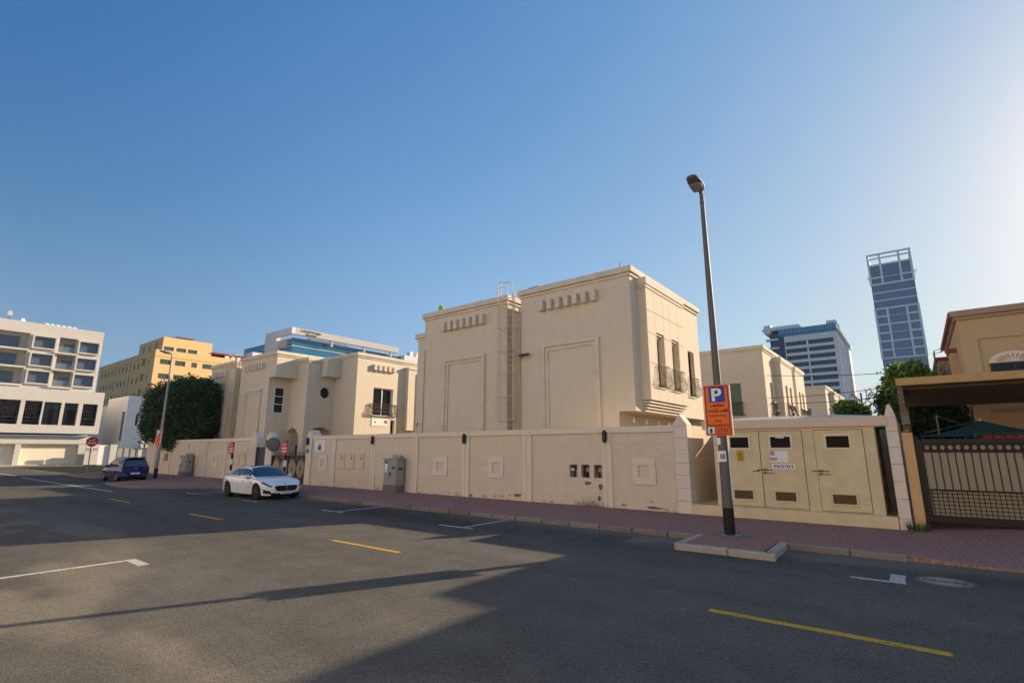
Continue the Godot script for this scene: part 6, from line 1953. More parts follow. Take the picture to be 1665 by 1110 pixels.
func trees() -> void:
	var r := RandomNumberGenerator.new()
	r.seed = 8
	var t := thing("round_tree", "dense dark green round tree overhanging the wall behind the farther lamp", "tree", Vector3(-53.0, 0.1, -18.9))
	var c := Vector3(-52.3, 5.5, -18.5)
	var s := st()
	tube(s, [Vector3(-53.0, 0.1, -19.2), Vector3(-53.1, 1.2, -19.1), Vector3(-53.3, 2.6, -19.0)], [0.32, 0.25, 0.22], 10)
	obj("trunk", s, M.bark, t)
	s = st()
	var blobs := []
	for k in 46:
		var g := (k + 0.5) / 46.0
		var y := 1.0 - 2.0 * g
		var a := k * 2.39996
		var d := Vector3(cos(a) * sqrt(1 - y * y), y, sin(a) * sqrt(1 - y * y))
		if y < -0.55: d.y *= 0.9
		var rad := r.randf_range(0.6, 1.3)
		blobs.append([c + d * Vector3(2.75, 2.62, 2.6) * r.randf_range(0.80, 1.04), rad])
		if k % 4 == 0: limb(s, Vector3(-53.3, 2.5, -19.0), c + d * 2.2, 0.12, 0.03, r)
	blobs.append([c, 2.6])
	obj("limbs", s, M.bark, t)
	foliage(t, blobs, 17000, 0.21, [M.leaf0, M.leaf1, M.leaf2, M.leaf2], 40, 0.13, 0.5)

	t = thing("leafy_tree", "dark leafy tree rising behind the substation kiosk and carport corner", "tree", Vector3(-0.4, 0.1, -27.5))
	s = st(); limb(s, Vector3(-0.4, 0.1, -27.5), Vector3(-0.3, 3.2, -27.5), 0.18, 0.12, r); obj("trunk", s, M.bark, t)
	s = st()
	blobs = []
	for k in 20:
		var p := Vector3(-0.42 + clampf(r.randfn(), -1.5, 1.5) * 0.24, 3.9 + r.randfn() * 0.55, -27.4 + r.randfn() * 0.5)
		blobs.append([p, r.randf_range(0.25, 0.42)])
		limb(s, Vector3(-0.3, 3.1, -27.5), p, 0.06, 0.015, r)
	obj("limbs", s, M.bark, t)
	foliage(t, blobs, 7000, 0.15, [M.leaf0, M.leaf2, M.leaf2], 50, 0.10)
	t = thing("frangipani_tree", "bright green feathery tree top showing above the carport beam", "tree", Vector3(0.2, 0.1, -27))
	s = st(); limb(s, Vector3(0.3, 0.1, -26.8), Vector3(0.1, 4.4, -27), 0.12, 0.06, r); obj("trunk", s, M.bark, t)
	s = st()
	blobs = []
	for k in 16:
		var p := Vector3(0.06 + r.randfn() * 0.30, 5.16 + r.randfn() * 0.26 - absf(r.randfn()) * 0.05, -27 + r.randfn() * 0.3)
		blobs.append([p, r.randf_range(0.16, 0.28)])
		limb(s, Vector3(0.1, 4.3, -27), p, 0.03, 0.01, r)
	for k in 5: blobs.append([Vector3(0.7 + k * 0.14, 4.72 + r.randf() * 0.12, -26.9), 0.13])
	obj("limbs", s, M.bark, t)
	foliage(t, blobs, 3600, 0.17, [M.leaf_light, M.leaf_light, M.leaf1], 60, 0.08)
	t = thing("hedge_tree", "dark bushy tree in the yard under the carport roof", "tree", Vector3(0.5, 0.3, -24.0))
	s = st(); limb(s, Vector3(0.5, 0.3, -24.0), Vector3(0.5, 2.6, -24.0), 0.14, 0.1, r); obj("trunk", s, M.bark, t)
	blobs = []
	for k in 26: blobs.append([Vector3(r.randf_range(-0.2, 1.25), r.randf_range(2.2, 3.8), -23.9 + r.randfn() * 0.25), r.randf_range(0.3, 0.5)])
	foliage(t, blobs, 8000, 0.13, [M.leaf0, M.leaf2, M.leaf2], 70, 0.10)
	t = thing("green_bush", "rounded green bush showing over the right end of the kiosk roof", "bush", Vector3(-2.3, 0.1, -30))
	s = st(); limb(s, Vector3(-2.3, 0.1, -30), Vector3(-2.3, 3.6, -30), 0.12, 0.06, r); obj("trunk", s, M.bark, t)
	blobs = []
	for k in 16: blobs.append([Vector3(-2.35 + clampf(r.randfn(), -1.5, 1.5) * 0.26, 3.85 + r.randfn() * 0.2, -30 + r.randfn() * 0.3), r.randf_range(0.2, 0.32)])
	foliage(t, blobs, 4200, 0.13, [M.leaf1, M.leaf_light, M.leaf0], 80, 0.08)
	t = thing("potted_shrub", "small dark shrub peeking over the side wall behind the parking sign", "shrub", Vector3(-7.2, 2.4, -26))
	blobs = []
	for k in 7: blobs.append([Vector3(-7.4 + r.randfn() * 0.15, 3.45 + r.randfn() * 0.3, -26 + r.randfn() * 0.15), 0.25])
	foliage(t, blobs, 1500, 0.13, [M.leaf0, M.leaf2], 85, 0.07)
	s = st(); limb(s, Vector3(-7.3, 0.1, -26), Vector3(-7.35, 3.3, -26), 0.06, 0.03, r); obj("trunk", s, M.bark, t)
	# bare tree
	t = thing("bare_tree", "thin leafless tree with fine twigs against the bright sky behind the kiosk", "tree", Vector3(-2.6, 0.1, -42))
	s = st()
	limb(s, Vector3(-2.5, 0.1, -42), Vector3(-2.55, 4.2, -42), 0.10, 0.08, r, 0.05)
	obj("trunk", s, M.twig, t)
	s = st()
	for k in 11:
		var a := TAU * k / 11
		branches(s, Vector3(-2.55, 3.2 + 0.17 * k, -42), Vector3(cos(a) * 0.9, 0.55, sin(a) * 0.5).normalized(), 0.85, 0.06, 3, r)
	obj("branches", s, M.twig, t)
	# garden tree outside the frame whose crown shades the road
	t = thing("garden_tree", "tall leafy tree in the orange villa's garden, beyond the right edge", "tree", Vector3(6.0, 0.3, -23.0))
	s = st(); limb(s, Vector3(6.0, 0.3, -23.0), Vector3(5.9, 7.5, -23.3), 0.22, 0.14, r); obj("trunk", s, M.bark, t)
	blobs = []
	for k in 24: blobs.append([Vector3(5.9 + clampf(r.randfn(), -1.3, 1.3) * 0.7, 8.3 + r.randfn() * 0.5, -23.4 + r.randfn() * 0.5), r.randf_range(0.3, 0.5)])
	foliage(t, blobs, 5000, 0.22, [M.leaf0, M.leaf1], 90, 0.16)
	# utility pole and wires behind the kiosk
	t = thing("utility_pole", "thin dark utility pole behind the kiosk among bare twigs", "pole", Vector3(-2.55, 0, -44))
	s = st(); tube(s, [Vector3(-2.8, 0, -44), Vector3(-2.8, 6.2, -44)], 0.06, 6); obj("shaft", s, M.cable, t)
	for e in [["upper black cable crossing the sky between the two towers", Vector3(-14, 8.9, -46), Vector3(1.5, 6.9, -40)], ["middle black cable above the bare tree, behind the kiosk", Vector3(-9, 6.2, -44), Vector3(2.5, 6.6, -40)], ["lower thick cable behind the bare tree and kiosk roof", Vector3(-9, 5.75, -44), Vector3(2.5, 5.95, -40)]]:
		s = st()
		var pts := []
		for i in 13: pts.append(e[1].lerp(e[2], i / 12.0) - Vector3(0, 0.3 * sin(PI * i / 12.0), 0))
		tube(s, pts, 0.022, 5)
		tag(obj("overhead_cable", s, M.cable), e[0], "cable", "overhead cables")

# ---------------------------------------------------------------- buildings farther off
func white_apartments() -> void:
	var X := -95.0
	var b := thing("apartment_block", "white apartment block with framed windows above garages, left edge", "building", Vector3(-100, 0, -10))
	var zs := 6.0            # the part of the front kept, from here to the right-hand end
	var F := Vector3.FORWARD
	var s := st()
	var holes := []
	var wins := []
	var rows := [[16.15, 17.70], [13.67, 15.27], [11.23, 12.86]]
	var bal := [[15.80, 18.0], [13.40, 15.50], [10.95, 13.10]]
	for k in 3:
		for z in [-13.68, -18.64]: wins.append([z, z - 2.22, rows[k][0], rows[k][1]])
		for z in [1.2, 4.0]: wins.append([z, z - 2.2, rows[k][0], rows[k][1]])
		holes.append([zs + 16.38, bal[k][0] - 10.5, zs + 18.40, bal[k][1] - 10.5, 1.3])
		holes.append([zs + 5.2, bal[k][0] - 10.5, zs + 13.22, bal[k][1] - 10.5, 1.5])
	for w in wins: holes.append([zs - w[0], w[2] - 10.5, zs - w[1], w[3] - 10.5, 0.25])
	panel(s, Vector3(X, 10.5, zs), F, PX, 27.3, 9.05, holes)
	quad(s, Vector3(X, 10.5, -21.3), Vector3(X - 20, 10.5, -21.3), Vector3(X - 20, 19.55, -21.3), Vector3(X, 19.55, -21.3), F)
	quad(s, Vector3(X, 19.55, zs), Vector3(X, 19.55, -21.3), Vector3(X - 20, 19.55, -21.3), Vector3(X - 20, 19.55, zs), Vector3.UP)
	quad(s, Vector3(X - 1.55, 10.5, zs), Vector3(X - 1.55, 10.5, -21.2), Vector3(X - 1.55, 19.5, -21.2), Vector3(X - 1.55, 19.5, zs), PX)
	obj("wall", s, M.white_wall, b)
	for w in wins:
		var W: float = w[0] - w[1]
		var H: float = w[3] - w[2]
		window(b, Vector3(X - 0.24, w[2], w[0]), F, PX, W, H, 2, [H * 0.35], M.tower_dark, M.glass_blue, 0.05)
		s = st()
		var t := 0.18
		for e in [[w[0] + t, w[0], w[2] - t, w[3] + t], [w[1], w[1] - t, w[2] - t, w[3] + t], [w[0], w[1], w[3], w[3] + t], [w[0], w[1], w[2] - t, w[2]]]:
			box(s, Vector3(X + 0.002, e[2], e[1]), Vector3(X + 0.34, e[3], e[0]))
		obj("window_surround", s, M.white_wall, b)
	for k in 3:
		s = st(); box(s, Vector3(X - 0.2, bal[k][0] - 0.24, -18.6), Vector3(X + 0.45, bal[k][0] - 0.002, -15.9), 0.02); obj("balcony_slab", s, M.white_wall, b)
		s = st(); box(s, Vector3(X - 0.2, bal[k][0] - 0.26, -13.3), Vector3(X + 0.30, bal[k][0] - 0.002, -0.5), 0.02); obj("balcony_slab", s, M.white_wall, b)
		window(b, Vector3(X - 1.29, bal[k][0] + 0.55, -17.2), F, PX, 1.0, 0.95, 1, [], M.tower_dark, M.glass_blue, 0.06)
		window(b, Vector3(X - 1.49, bal[k][0] + 0.05, -6.0), F, PX, 6.4, 1.75, 5, [0.75], M.tower_dark, M.glass_blue, 0.07)
		s = st()
		quad(s, Vector3(X - 0.05, bal[k][0], -16.4), Vector3(X - 0.05, bal[k][0], -18.38), Vector3(X - 0.05, bal[k][0] + 0.9, -18.38), Vector3(X - 0.05, bal[k][0] + 0.9, -16.4), PX)
		var gl := StandardMaterial3D.new()
		gl.transparency = BaseMaterial3D.TRANSPARENCY_ALPHA
		gl.albedo_color = Color(0.7, 0.8, 0.8, 0.18)
		gl.roughness = 0.05
		obj("glass_rail", s, gl, b)
	# lower storey: a deep band with a long opening
	var XL := -94.0
	s = st()
	panel(s, Vector3(XL, 4.45, zs), F, PX, 28.35, 6.0, [[1.0, 1.1, 21.65, 4.3, 0.5], [zs + 15.85, 1.12, zs + 21.75, 4.25, 0.5]])
	quad(s, Vector3(XL, 4.45, -22.35), Vector3(X - 12, 4.45, -22.35), Vector3(X - 12, 10.45, -22.35), Vector3(XL, 10.45, -22.35), F)
	quad(s, Vector3(XL, 10.45, zs), Vector3(XL, 10.45, -22.35), Vector3(X - 20, 10.45, -22.35), Vector3(X - 20, 10.45, zs), Vector3.UP)
	quad(s, Vector3(XL, 4.45, zs), Vector3(XL, 4.45, -22.35), Vector3(X - 12, 4.45, -22.35), Vector3(X - 12, 4.45, zs), Vector3.DOWN)
	box(s, Vector3(XL - 0.02, 5.57, -18.0), Vector3(XL + 0.03, 8.70, -17.65))
	for q in [-13.85, -11.0, -4.0]: box(s, Vector3(XL - 0.4, 5.553, q - 0.05), Vector3(XL - 0.02, 8.747, q + 0.40))
	box(s, Vector3(XL - 0.4, 5.57, -20.05), Vector3(XL - 0.02, 8.70, -19.55))
	obj("first_floor_wall", s, M.white_wall, b)
	window(b, Vector3(XL - 0.49, 5.57, -15.85), F, PX, 3.7, 3.13, 2, [], M.galv_dark, M.glass, 0.08)
	window(b, Vector3(XL - 0.49, 5.57, -20.05), F, PX, 1.7, 3.13, 1, [1.0], M.tower_dark, M.glass, 0.08)
	window(b, Vector3(XL - 0.49, 5.55, 5.0), F, PX, 20.65, 3.2, 9, [1.0], M.tower_dark, M.glass, 0.08)
	# dark bar screens in front of the glazing
	for e in [[-11.0, -13.45], [-13.85, -15.65], [-20.1, -21.6], [-7.5, -9.8]]:
		s = st()
		var z: float = e[0]
		while z > e[1]:
			box(s, Vector3(XL - 0.25, 6.55 + 0.35 * absf(sin(z * 5.0)), z - 0.10), Vector3(XL - 0.18, 8.66, z))
			z -= 0.24
		for y in [6.0, 6.5, 7.6]: box(s, Vector3(XL - 0.26, y - 0.05, e[1]), Vector3(XL - 0.17, y + 0.05, e[0]))
		obj("bar_screen", s, M.black_metal, b)
	# garages
	s = st()
	panel(s, Vector3(X, 0.15, zs), F, PX, 28.0, 4.0, [[zs + 14.45, 0.1, zs + 20.55, 2.80, 0.7], [zs + 6.4, 0.1, zs + 13.88, 2.80, 0.7]])
	quad(s, Vector3(X, 0.15, -22.0), Vector3(X - 12, 0.15, -22.0), Vector3(X - 12, 4.15, -22.0), Vector3(X, 4.15, -22.0), F)
	box(s, Vector3(X + 0.002, 3.05, -21.9), Vector3(X + 0.08, 3.95, 5.0))
	obj("garage_wall", s, M.white_wall, b)
	for e in [[-14.45, -20.55], [-6.4, -13.88]]:
		s = st(); box(s, Vector3(X - 0.68, 0.25, e[1]), Vector3(X - 0.6, 2.95, e[0])); var d := obj("garage_door", s, M.garage, b)
		for k in 8:
			s = st(); box(s, Vector3(X - 0.6, 0.27 + k * 0.335, e[1] + 0.02), Vector3(X - 0.585, 0.585 + k * 0.335, e[0] - 0.02), 0.006); obj("door_slat", s, M.garage, d)
	# on its roof
	var d := thing("roof_dish", "white satellite dish on a frame on the white block's roof, far left", "satellite dish", Vector3(-96, 19.5, -10.6))
	s = st(); tube(s, [Vector3(-97, 19.5, -11.0), Vector3(-97, 20.5, -11.0)], 0.05, 6); for q in [-0.6, 0.6]: tube(s, [Vector3(-97, 19.5, -11.0 + q), Vector3(-97, 20.2, -11.0)], 0.03, 5)
	obj("frame", s, M.galv_dark, d)
	s = st(); prism(s, circle(Vector2(0, 0), 0.26, 0.36, 18), Vector3(-96.95, 20.75, -11.0), Vector3(0.3, 0, -1).normalized(), Vector3.UP, Vector3(1, 0.2, 0.3).normalized(), 0.06, true); obj("reflector", s, M.white_paint, d)
	s = st(); tube(s, [Vector3(-97, 19.5, -12.3), Vector3(-97, 19.95, -12.3), Vector3(-97, 20.2, -12.3), Vector3(-97, 20.28, -12.3)], [0.36, 0.38, 0.3, 0.05], 14)
	tag(obj("water_tank", s, M.white_paint), "rounded white water tank on the white block's roof", "water tank")
	for k in 6:
		s = st(); xbox(s, Transform3D(Basis(Vector3.BACK, -0.5), Vector3(-96.6, 19.85, -15.0 - k * 0.62)), Vector3(0.9, 0.06, 0.42)); box(s, Vector3(-96.9, 19.5, -15.02 - k * 0.62), Vector3(-96.85, 19.8, -14.98 - k * 0.62))
		tag(obj("solar_collector", s, M.tower_frame), "%s solar collector from the left in the row on the white block's roof" % ["first", "second", "third", "fourth", "fifth", "sixth"][k], "solar collector", "solar collectors on the white block")

func white_villa() -> void:
	var F := Vector3.FORWARD
	var v := thing("villa", "white cubic modern villa with tall dark windows, left of the round tree", "house", Vector3(-100, 0, -28))
	var s := st()
	volume(s, Vector3(-120, 0, -38), Vector3(-98.4, 9.75, -27.0), [[120 - 107.0, 3.9, 120 - 103.2, 7.9, 0.3], [120 - 109.2, 4.4, 120 - 108.3, 7.0, 0.3]])
	obj("wall", s, M.white_cool, v)
	s = st(); volume(s, Vector3(-105, 0, -37), Vector3(-95.0, 10.4, -25.6), [[8.0, 3.5, 9.6, 8.0, 0.2]], [[1.3, 5.9, 1.65, 7.7, 0.25], [2.9, 3.0, 3.6, 4.4, 0.2]]); obj("wall", s, M.white_cool, v)
	window(v, Vector3(-107.0, 3.9, -27.28), PX, Vector3.BACK, 3.8, 4.0, 1, [1.7], M.white_paint, M.glass_blue, 0.12)
	window(v, Vector3(-109.2, 4.4, -27.28), PX, Vector3.BACK, 0.9, 2.6, 1, [], M.tower_dark, M.glass_blue, 0.06)
	window(v, Vector3(-97.0, 3.5, -25.78), PX, Vector3.BACK, 1.6, 4.5, 1, [], M.tower_dark, M.glass_blue, 0.06)
	window(v, Vector3(-95.24, 5.9, -26.9), F, PX, 0.35, 1.8, 1, [], M.tower_dark, M.glass, 0.05)
	window(v, Vector3(-95.19, 3.0, -28.5), F, PX, 0.7, 1.4, 1, [], M.tower_dark, M.glass, 0.05)
	s = st(); box(s, Vector3(-101.5, 3.4, -27.0), Vector3(-98.0, 3.9, -25.61)); obj("porch_slab", s, M.dark_brown, v)
	var w := thing("compound_wall", "low white wall with a grey-green sheeted gate across the side street", "wall", Vector3(-93, 0, -25))
	for e in [[-20.95, -22.5], [-23.8, -24.6], [-27.3, -31.5]]:
		s = st(); box(s, Vector3(-93.2, 0, e[1]), Vector3(-93, 3.0, e[0]), 0.01); obj("wall_length", s, M.white_wall, w)
	s = st(); box(s, Vector3(-93.6, 0, -24.5), Vector3(-93.3, 2.9, -22.4)); obj("wall_length", s, M.white_cool, w)
	s = st(); box(s, Vector3(-93.12, 0.3, -27.3), Vector3(-93.05, 2.45, -24.6)); obj("gate_sheet", s, M.cabinet, w)
	for e in [-24.7, -25.5, -26.3, -27.1]: 
		s = st(); box(s, Vector3(-93.05, 0.3, e - 0.03), Vector3(-92.99, 2.45, e + 0.03)); obj("gate_stile", s, M.galv_dark, w)
	s = st(); box(s, Vector3(-93.0, 2.2, -21.6), Vector3(-92.96, 2.45, -21.1)); box(s, Vector3(-93.0, 2.2, -22.3), Vector3(-92.96, 2.45, -21.85)); box(s, Vector3(-93.0, 1.95, -21.8), Vector3(-92.96, 2.05, -21.4)); obj("wall_plaque", s, M.galv, w)
	for z in [-27.6, -28.2]:
		s = st(); box(s, Vector3(-92.995, 2.5, z - 0.2), Vector3(-92.7, 3.5, z + 0.2), 0.03); obj("pier", s, M.white_wall, w)
	# unseen block added behind the left villa to keep the white villa in shade
	var nb := thing("apartment_block", "white block added unseen behind the arched-porch villa to shade the white villa", "building", Vector3(-85, 0, -44))
	s = st(); volume(s, Vector3(-93, 0, -50), Vector3(-88.4, 15.4, -38), [[1.0, 9.0, 3.0, 10.6, 0.2]]); obj("wall", s, M.white_cool, nb)
	for q in [-92.0]: window(nb, Vector3(q, 9.0, -38.19), PX, Vector3.BACK, 2.0, 1.6, 2, [], M.galv_dark, M.glass, 0.07)
	s = st(); cornice(s, -93, -88.4, -50, -38, 15.5); obj("cornice", s, M.white_cool, nb)

func yellow_building() -> void:
	var F := Vector3.FORWARD
	var b := thing("apartment_block", "yellow plastered apartment block with a set-back top floor, behind the tree", "building", Vector3(-160, 0, -55))
	var cx := -144.1
	var cz := -42.85
	var s := st()
	var hz := []
	var hx := []
	var wz := []
	var wx := []
	var bz := []
	for k in 3:
		var y: float = [22.6, 18.75, 14.9][k]
		for i in 11:
			var x := -186.5 + i * 3.05
			if i in [4, 8]: wz.append([x, y - 0.5, 0.9, 2.6])
			else: wz.append([x, y, 1.2, 1.45])
		bz.append([-153.0, y - 0.6, 2.5, 2.7])
		wz.append([-148.6, y + 0.2, 0.8, 1.3])
	for k in 4:
		var y: float = [22.85, 19.3, 15.85, 12.4][k]
		for e in [[-44.0, 2.3], [-47.3, 2.3], [-51.0, 1.3], [-53.6, 2.3], [-57.2, 2.3], [-61.0, 1.3], [-64.0, 2.3]]: wx.append([e[0], y, e[1], 1.25])
	for w in wz: hz.append([w[0] + 190.0, w[1], w[0] + 190.0 + w[2], w[1] + w[3], 0.3])
	for w in bz: hz.append([w[0] + 190.0, w[1], w[0] + 190.0 + w[2], w[1] + w[3], 1.4])
	for w in wx: hx.append([cz - w[0], w[1], cz - w[0] + w[2], w[1] + w[3], 0.2])
	volume(s, Vector3(-190, 0, -72), Vector3(cx, 26.35, cz), hz, hx)
	obj("wall", s, M.yellow_wall, b)
	s = st(); box(s, Vector3(-190.2, 24.75, -72.2), Vector3(cx + 0.12, 24.95, cz + 0.12)); obj("string_course", s, M.yellow_wall, b)
	for w in wz: window(b, Vector3(w[0], w[1], cz - 0.29), PX, NZ, w[2], w[3], 1, [], M.dark_brown, M.glass, 0.08)
	for w in wx: window(b, Vector3(cx - 0.19, w[1], w[0]), F, PX, w[2], w[3], 3 if w[2] > 2 else 1, [], M.galv_dark, M.glass_green, 0.07)
	for w in bz:
		s = st(); box(s, Vector3(w[0], w[1], cz - 0.1), Vector3(w[0] + w[2], w[1] + 0.95, cz - 0.02)); obj("balcony_rail", s, M.yellow_wall, b)
		s = st(); box(s, Vector3(w[0] + 0.3, w[1] + 0.1, cz - 1.39), Vector3(w[0] + w[2] - 0.3, w[1] + 2.3, cz - 1.36)); obj("balcony_door", s, M.glass, b)
	s = st()
	var px := [[-44.9, 2.2], [-47.7, 2.2], [-50.3, 2.2]]
	var ph := []
	for e in px: ph.append([-44.6 - e[0], 0.25, -44.6 - e[0] + e[1], 1.25, 0.2])
	volume(s, Vector3(-163, 26.35, -56), Vector3(-145.6, 30.0, -44.6), [], ph)
	obj("top_storey", s, M.yellow_wall, b)
	for e in px: window(b, Vector3(-145.79, 26.6, e[0]), F, PX, e[1], 1.0, 3, [], M.galv_dark, M.glass_green, 0.07)
	for k in 3:
		s = st(); box(s, Vector3(-160 + k * 4.6, 27.2, -44.598), Vector3(-158.6 + k * 4.6, 29.0, -44.55)); obj("wall_recess", s, M.orange_trim, b)
	s = st(); box(s, Vector3(-155, 27.4, -65), Vector3(-145.2, 27.75, -56.2), 0.02); obj("pergola_roof", s, M.roof_tile, b)
	for z in [-57, -60.5, -64.5]:
		s = st(); box(s, Vector3(-145.6, 26.35, z - 0.12), Vector3(-145.35, 27.4, z + 0.12)); obj("pergola_post", s, M.dark_brown, b)
	for z in [-60.0, -61.6, -63.2]:
		s = st(); box(s, Vector3(-144.9, 26.36, z), Vector3(-144.3, 27.0, z + 1.0), 0.05)
		tag(obj("air_conditioner", s, M.white_paint), "white air conditioner unit, %s from the left under the yellow block's pergola" % {-60.0: "first", -61.6: "second", -63.2: "third"}[z], "air conditioner", "air conditioners on the yellow block")
	s = st(); box(s, Vector3(-149, 26.35, -70), Vector3(-144.5, 29.2, -66.2)); obj("stair_head", s, M.white_cool, b)
	s = st(); box(s, Vector3(-152, 30.0, -49.5), Vector3(-147, 30.5, -46.5)); box(s, Vector3(-150, 30.5, -52), Vector3(-146.5, 30.75, -48)); obj("roof_plant", s, M.tower_dark, b)

func hotel() -> void:
	var b := thing("hotel_building", "white framed hotel roof with blue glass storeys and dark COURTYARD lettering", "building", Vector3(-155, 0, -95))
	var cx := -145.3
	var cz := -77.5
	var s := st()
	box(s, Vector3(-161.4, 0, cz - 1.2), Vector3(-154.2, 38.75, cz), 0.02)
	box(s, Vector3(-154.2, 36.75, cz - 1.2), Vector3(cx, 38.75, cz), 0.02)
	obj("front_frame", s, M.white_cool, b)
	s = st()
	box(s, Vector3(cx - 1.2, 36.72, -118.6), Vector3(cx, 38.748, cz - 1.2), 0.02)
	for z in [-91.3, -103.8, -115.2]: box(s, Vector3(cx - 1.0, 34.8, z - 0.6), Vector3(cx - 0.3, 36.72, z))
	obj("side_frame", s, M.white_wall, b)
	s = st(); box(s, Vector3(-180, 0, -132), Vector3(-148.0, 36.0, -79.6)); obj("upper_glass_storey", s, M.glass_teal, b)
	s = st(); box(s, Vector3(-180, 0, -136), Vector3(-146.6, 33.2, -78.7)); obj("lower_glass_storey", s, M.glass_teal, b)
	s = st()
	box(s, Vector3(-180, 36.0, -132.2), Vector3(-147.8, 36.2, -79.4)); box(s, Vector3(-180, 33.2, -136.2), Vector3(-146.4, 33.45, -78.5)); box(s, Vector3(-180, 34.5, -132.2), Vector3(-147.9, 34.68, -79.5))
	obj("floor_edge", s, M.white_wall, b)
	s = st(); box(s, Vector3(-153.0, 36.2, -100), Vector3(-149.5, 37.2, -86)); obj("plant_room", s, M.tower_dark, b)
	s = st(); box(s, Vector3(-154.1, 33.46, -79.58), Vector3(-150.6, 35.6, -78.75)); obj("side_wall", s, M.white_wall, b)
	var B := Basis(Vector3.FORWARD, Vector3.UP, Vector3.RIGHT)
	text(b, "lettering", "COURTYARD", Vector3(cx + 0.01, 38.02, -83.7), 6.9, 0.72, M.ink, B, "Droid Serif", true, 0.12)
	text(b, "lettering", "Marriott", Vector3(cx + 0.01, 37.15, -83.9), 3.7, 0.62, M.ink, B, "Droid Serif", true, 0.12)
	s = st(); box(s, Vector3(-160, 0, -140), Vector3(-146, 36.6, -122)); obj("rear_volume", s, M.white_cool, b)
	for k in 3:
		s = st(); box(s, Vector3(-149, 36.6, -127 - k * 3.2), Vector3(-147, 38.6, -125.6 - k * 3.2)); obj("chimney", s, M.white_paint, b)

func office_block() -> void:
	var F := Vector3.FORWARD
	var b := thing("office_building", "white office block with dark ribbon windows and a teal glass top floor", "building", Vector3(-30, 0, -270))
	var z := -248.7
	var s := st()
	var holes := []
	for k in 13:
		var y := 48.75 - 1.9 - k * 3.13
		holes.append([0.25, y, 8.45, y + 1.9, 0.4])
		holes.append([9.05, y, 18.5, y + 1.9, 0.4])
	var side := []
	for k in 13:
		for q in [[12.0, 14.5], [31.0, 33.5]]: side.append([q[0], 47.0 - k * 3.13 - 1.9, q[1], 47.0 - k * 3.13, 0.3])
	volume(s, Vector3(-41.1, 0, -306), Vector3(-21.2, 51.4, z), holes, side)
	obj("wall", s, M.white_paint, b)
	for h in holes: window(b, Vector3(-41.1 + h[0], h[1], z - 0.39), PX, NZ, h[2] - h[0], 1.9, 4 if h[0] < 1 else 5, [], M.tower_dark, M.glass_office, 0.12, 0.1)
	for h in side: window(b, Vector3(-21.49, h[1], z - h[0]), F, PX, h[2] - h[0], 1.9, 1, [], M.tower_dark, M.glass_office, 0.15)
	s = st(); box(s, Vector3(-47.0, 0, -300), Vector3(-41.104, 53.5, z - 1.0)); obj("glass_wing", s, M.glass_office, b)
	s = st()
	for k in 5: box(s, Vector3(-48.6, 50.3 - k * 3.9, z - 3.0), Vector3(-43.5, 51.1 - k * 3.9, z - 0.6))
	obj("balcony_slab", s, M.tower_frame, b)
	s = st(); box(s, Vector3(-43.0, 51.4, -290), Vector3(-21.0, 54.6, z + 0.3)); obj("top_glass_storey", s, M.glass_teal, b)
	s = st()
	for k in 22: box(s, Vector3(-42.9 + k, 52.6, z + 0.3), Vector3(-42.75 + k, 54.7, z + 0.42))
	obj("glass_mullions", s, M.tower_frame, b)
	s = st(); box(s, Vector3(-48.8, 53.5, -285), Vector3(-46.0, 57.2, z + 0.6)); box(s, Vector3(-49.5, 54.6, -285), Vector3(-34.5, 55.6, z + 0.8)); box(s, Vector3(-46.0, 55.6, -285), Vector3(-34.8, 56.3, z)); obj("roof_canopy", s, M.tower_frame, b)
	s = st(); box(s, Vector3(-24.5, 54.6, -262), Vector3(-20.9, 56.2, z - 0.2), 0.3); box(s, Vector3(-21.1, 51.4, -304), Vector3(-20.4, 52.6, z)); obj("roof_parapet", s, M.tower_frame, b)

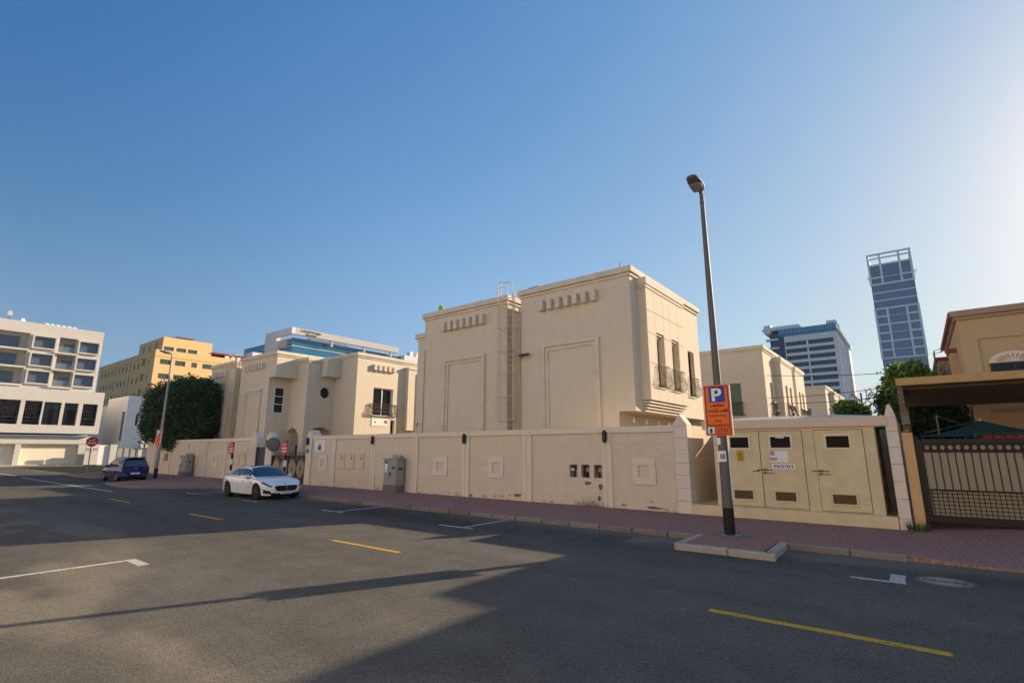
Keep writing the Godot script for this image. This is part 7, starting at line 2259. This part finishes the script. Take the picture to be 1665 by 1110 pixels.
func glass_tower() -> void:
	var b := thing("glass_tower", "tall blue glass tower with white grid frames and an open top, right", "tower", Vector3(0, 0, -312))
	var z := -302.0
	var s := st(); box(s, Vector3(-8.3, 0, -324), Vector3(8.25, 92.3, z - 0.8)); obj("glass_core", s, M.glass_tower, b)
	s = st(); box(s, Vector3(-8.6, 0, -325), Vector3(-8.3, 93, z - 1.0)); box(s, Vector3(8.25, 0, -325), Vector3(8.55, 93, z - 1.0)); obj("side_wall", s, M.tower_dark, b)
	for fr in [[82.0, 98.3], [45.0, 70.4]]:
		s = st()
		for x in [-8.45, -3.65, 3.95, 8.4]: box(s, Vector3(x - 0.45, fr[0], z - 0.8), Vector3(x + 0.45, fr[1], z))
		obj("frame_post", s, M.tower_frame, b)
		var ys := [82.4, 85.9, 92.4, 95.9, 97.9] if fr[0] > 80 else [45.4, 49.5, 53.7, 57.8, 62.0, 66.1, 70.0]
		for i in ys.size():
			s = st()
			var y: float = ys[i]
			var thin: bool = (fr[0] < 80 and i % 2 == 1)
			for e in [[-8.0, -4.1, 0.42], [-3.2, 3.5, 0.16 if thin or y == 85.9 else 0.42], [4.4, 7.95, 0.42]]:
				box(s, Vector3(e[0], y - e[2], z - 0.75), Vector3(e[1], y + e[2] * (0.4 if y == 95.9 else 1.0), z - 0.05))
			obj("frame_beam", s, M.tower_frame, b)
	# open top: the frame returns along the sides
	s = st()
	for x in [-8.45, 8.4]:
		for q in [-313.0, -324.5]: box(s, Vector3(x - 0.4, 92.3, q - 0.4), Vector3(x + 0.4, 98.3, q + 0.4))
		box(s, Vector3(x - 0.4, 97.5, -324.1), Vector3(x + 0.4, 98.3, z - 0.8))
	box(s, Vector3(-8.0, 97.5, -324.9), Vector3(8.0, 98.3, -324.1))
	obj("roof_frame", s, M.tower_frame, b)
	s = st()
	for y in [74.2, 78.2, 41.0, 37.0, 33.0, 29.0]: box(s, Vector3(-8.4, y - 0.3, z - 0.82), Vector3(8.35, y + 0.3, z - 0.7))
	obj("floor_edge", s, M.tower_frame, b)
	# window cleaning cradles at the sides
	for e in [[-9.8, -8.6, 86.8], [8.6, 10.0, 86.9]]:
		s = st(); box(s, Vector3(e[0], e[2], z - 3.0), Vector3(e[1], e[2] + 0.35, z - 2.0)); tube(s, [Vector3((e[0] + e[1]) * 0.5, e[2], z - 2.5), Vector3((e[0] + e[1]) * 0.5, e[2] - 2.2, z - 2.5)], 0.12, 5); obj("side_bracket", s, M.tower_frame, b)

# unseen blocks added behind the viewer to bounce sunlight onto the shaded fronts
func added_opposite_side() -> void:
	var n := 0
	for e in [[-92.0, -60.0, 19.5], [-54.0, -28.0, 16.0], [-23.0, 3.0, 20.5], [9.0, 38.0, 17.0]]:
		var b := thing("apartment_block", ["farthest left", "second from the left", "third from the left", "right-hand"][n] + " white apartment block added behind the viewer to bounce sunlight", "building", Vector3(e[0], 0, 14))
		n += 1
		var holes := []
		var W: float = e[1] - e[0]
		var H: float = e[2]
		var y := 1.2
		while y + 2.0 < H:
			var x := 1.6
			while x + 1.8 < W:
				holes.append([x, y, x + 1.6, y + 1.5, 0.2]); x += 4.3
			y += 3.4
		var s := st()
		panel(s, Vector3(e[1], 0, 14), Vector3.LEFT, Vector3.FORWARD, W, H, holes)
		quad(s, Vector3(e[0], 0, 14), Vector3(e[0], 0, 26), Vector3(e[0], H, 26), Vector3(e[0], H, 14), Vector3.LEFT)
		quad(s, Vector3(e[1], 0, 14), Vector3(e[1], 0, 26), Vector3(e[1], H, 26), Vector3(e[1], H, 14), Vector3.RIGHT)
		quad(s, Vector3(e[0], H, 14), Vector3(e[1], H, 14), Vector3(e[1], H, 26), Vector3(e[0], H, 26), Vector3.UP)
		quad(s, Vector3(e[0], 0, 26), Vector3(e[1], 0, 26), Vector3(e[1], H, 26), Vector3(e[0], H, 26), Vector3.BACK)
		obj("wall", s, M.white_cool, b)
		s = st(); cornice(s, e[0], e[1], 14, 26, H + 0.2); obj("cornice", s, M.white_cool, b)
		for h in holes: window(b, Vector3(e[1] - h[0], h[1], 14.19), Vector3.LEFT, Vector3.FORWARD, 1.6, 1.5, 2, [], M.galv_dark, M.glass, 0.07)
	var s := st()
	box(s, Vector3(-110, 0, 8), Vector3(60, 0.13, 14)); struct("opposite_pavement", s, M.paver)

func _ready() -> void:
	setup()
	materials()
	ground()
	villa_main()
	villa_left()
	villa_behind("second-row beige villa behind the nearest one, with a green balcony window", -8.75, -43.0, -59.4, 10.23)
	villa_behind("farthest beige villa of the row, low behind the kiosk roof", -8.5, -75.4, -91, 10.23)
	boundary_wall()
	kiosk()
	street_things()
	right_side()
	cars()
	trees()
	white_apartments()
	white_villa()
	yellow_building()
	hotel()
	office_block()
	glass_tower()
	added_opposite_side()
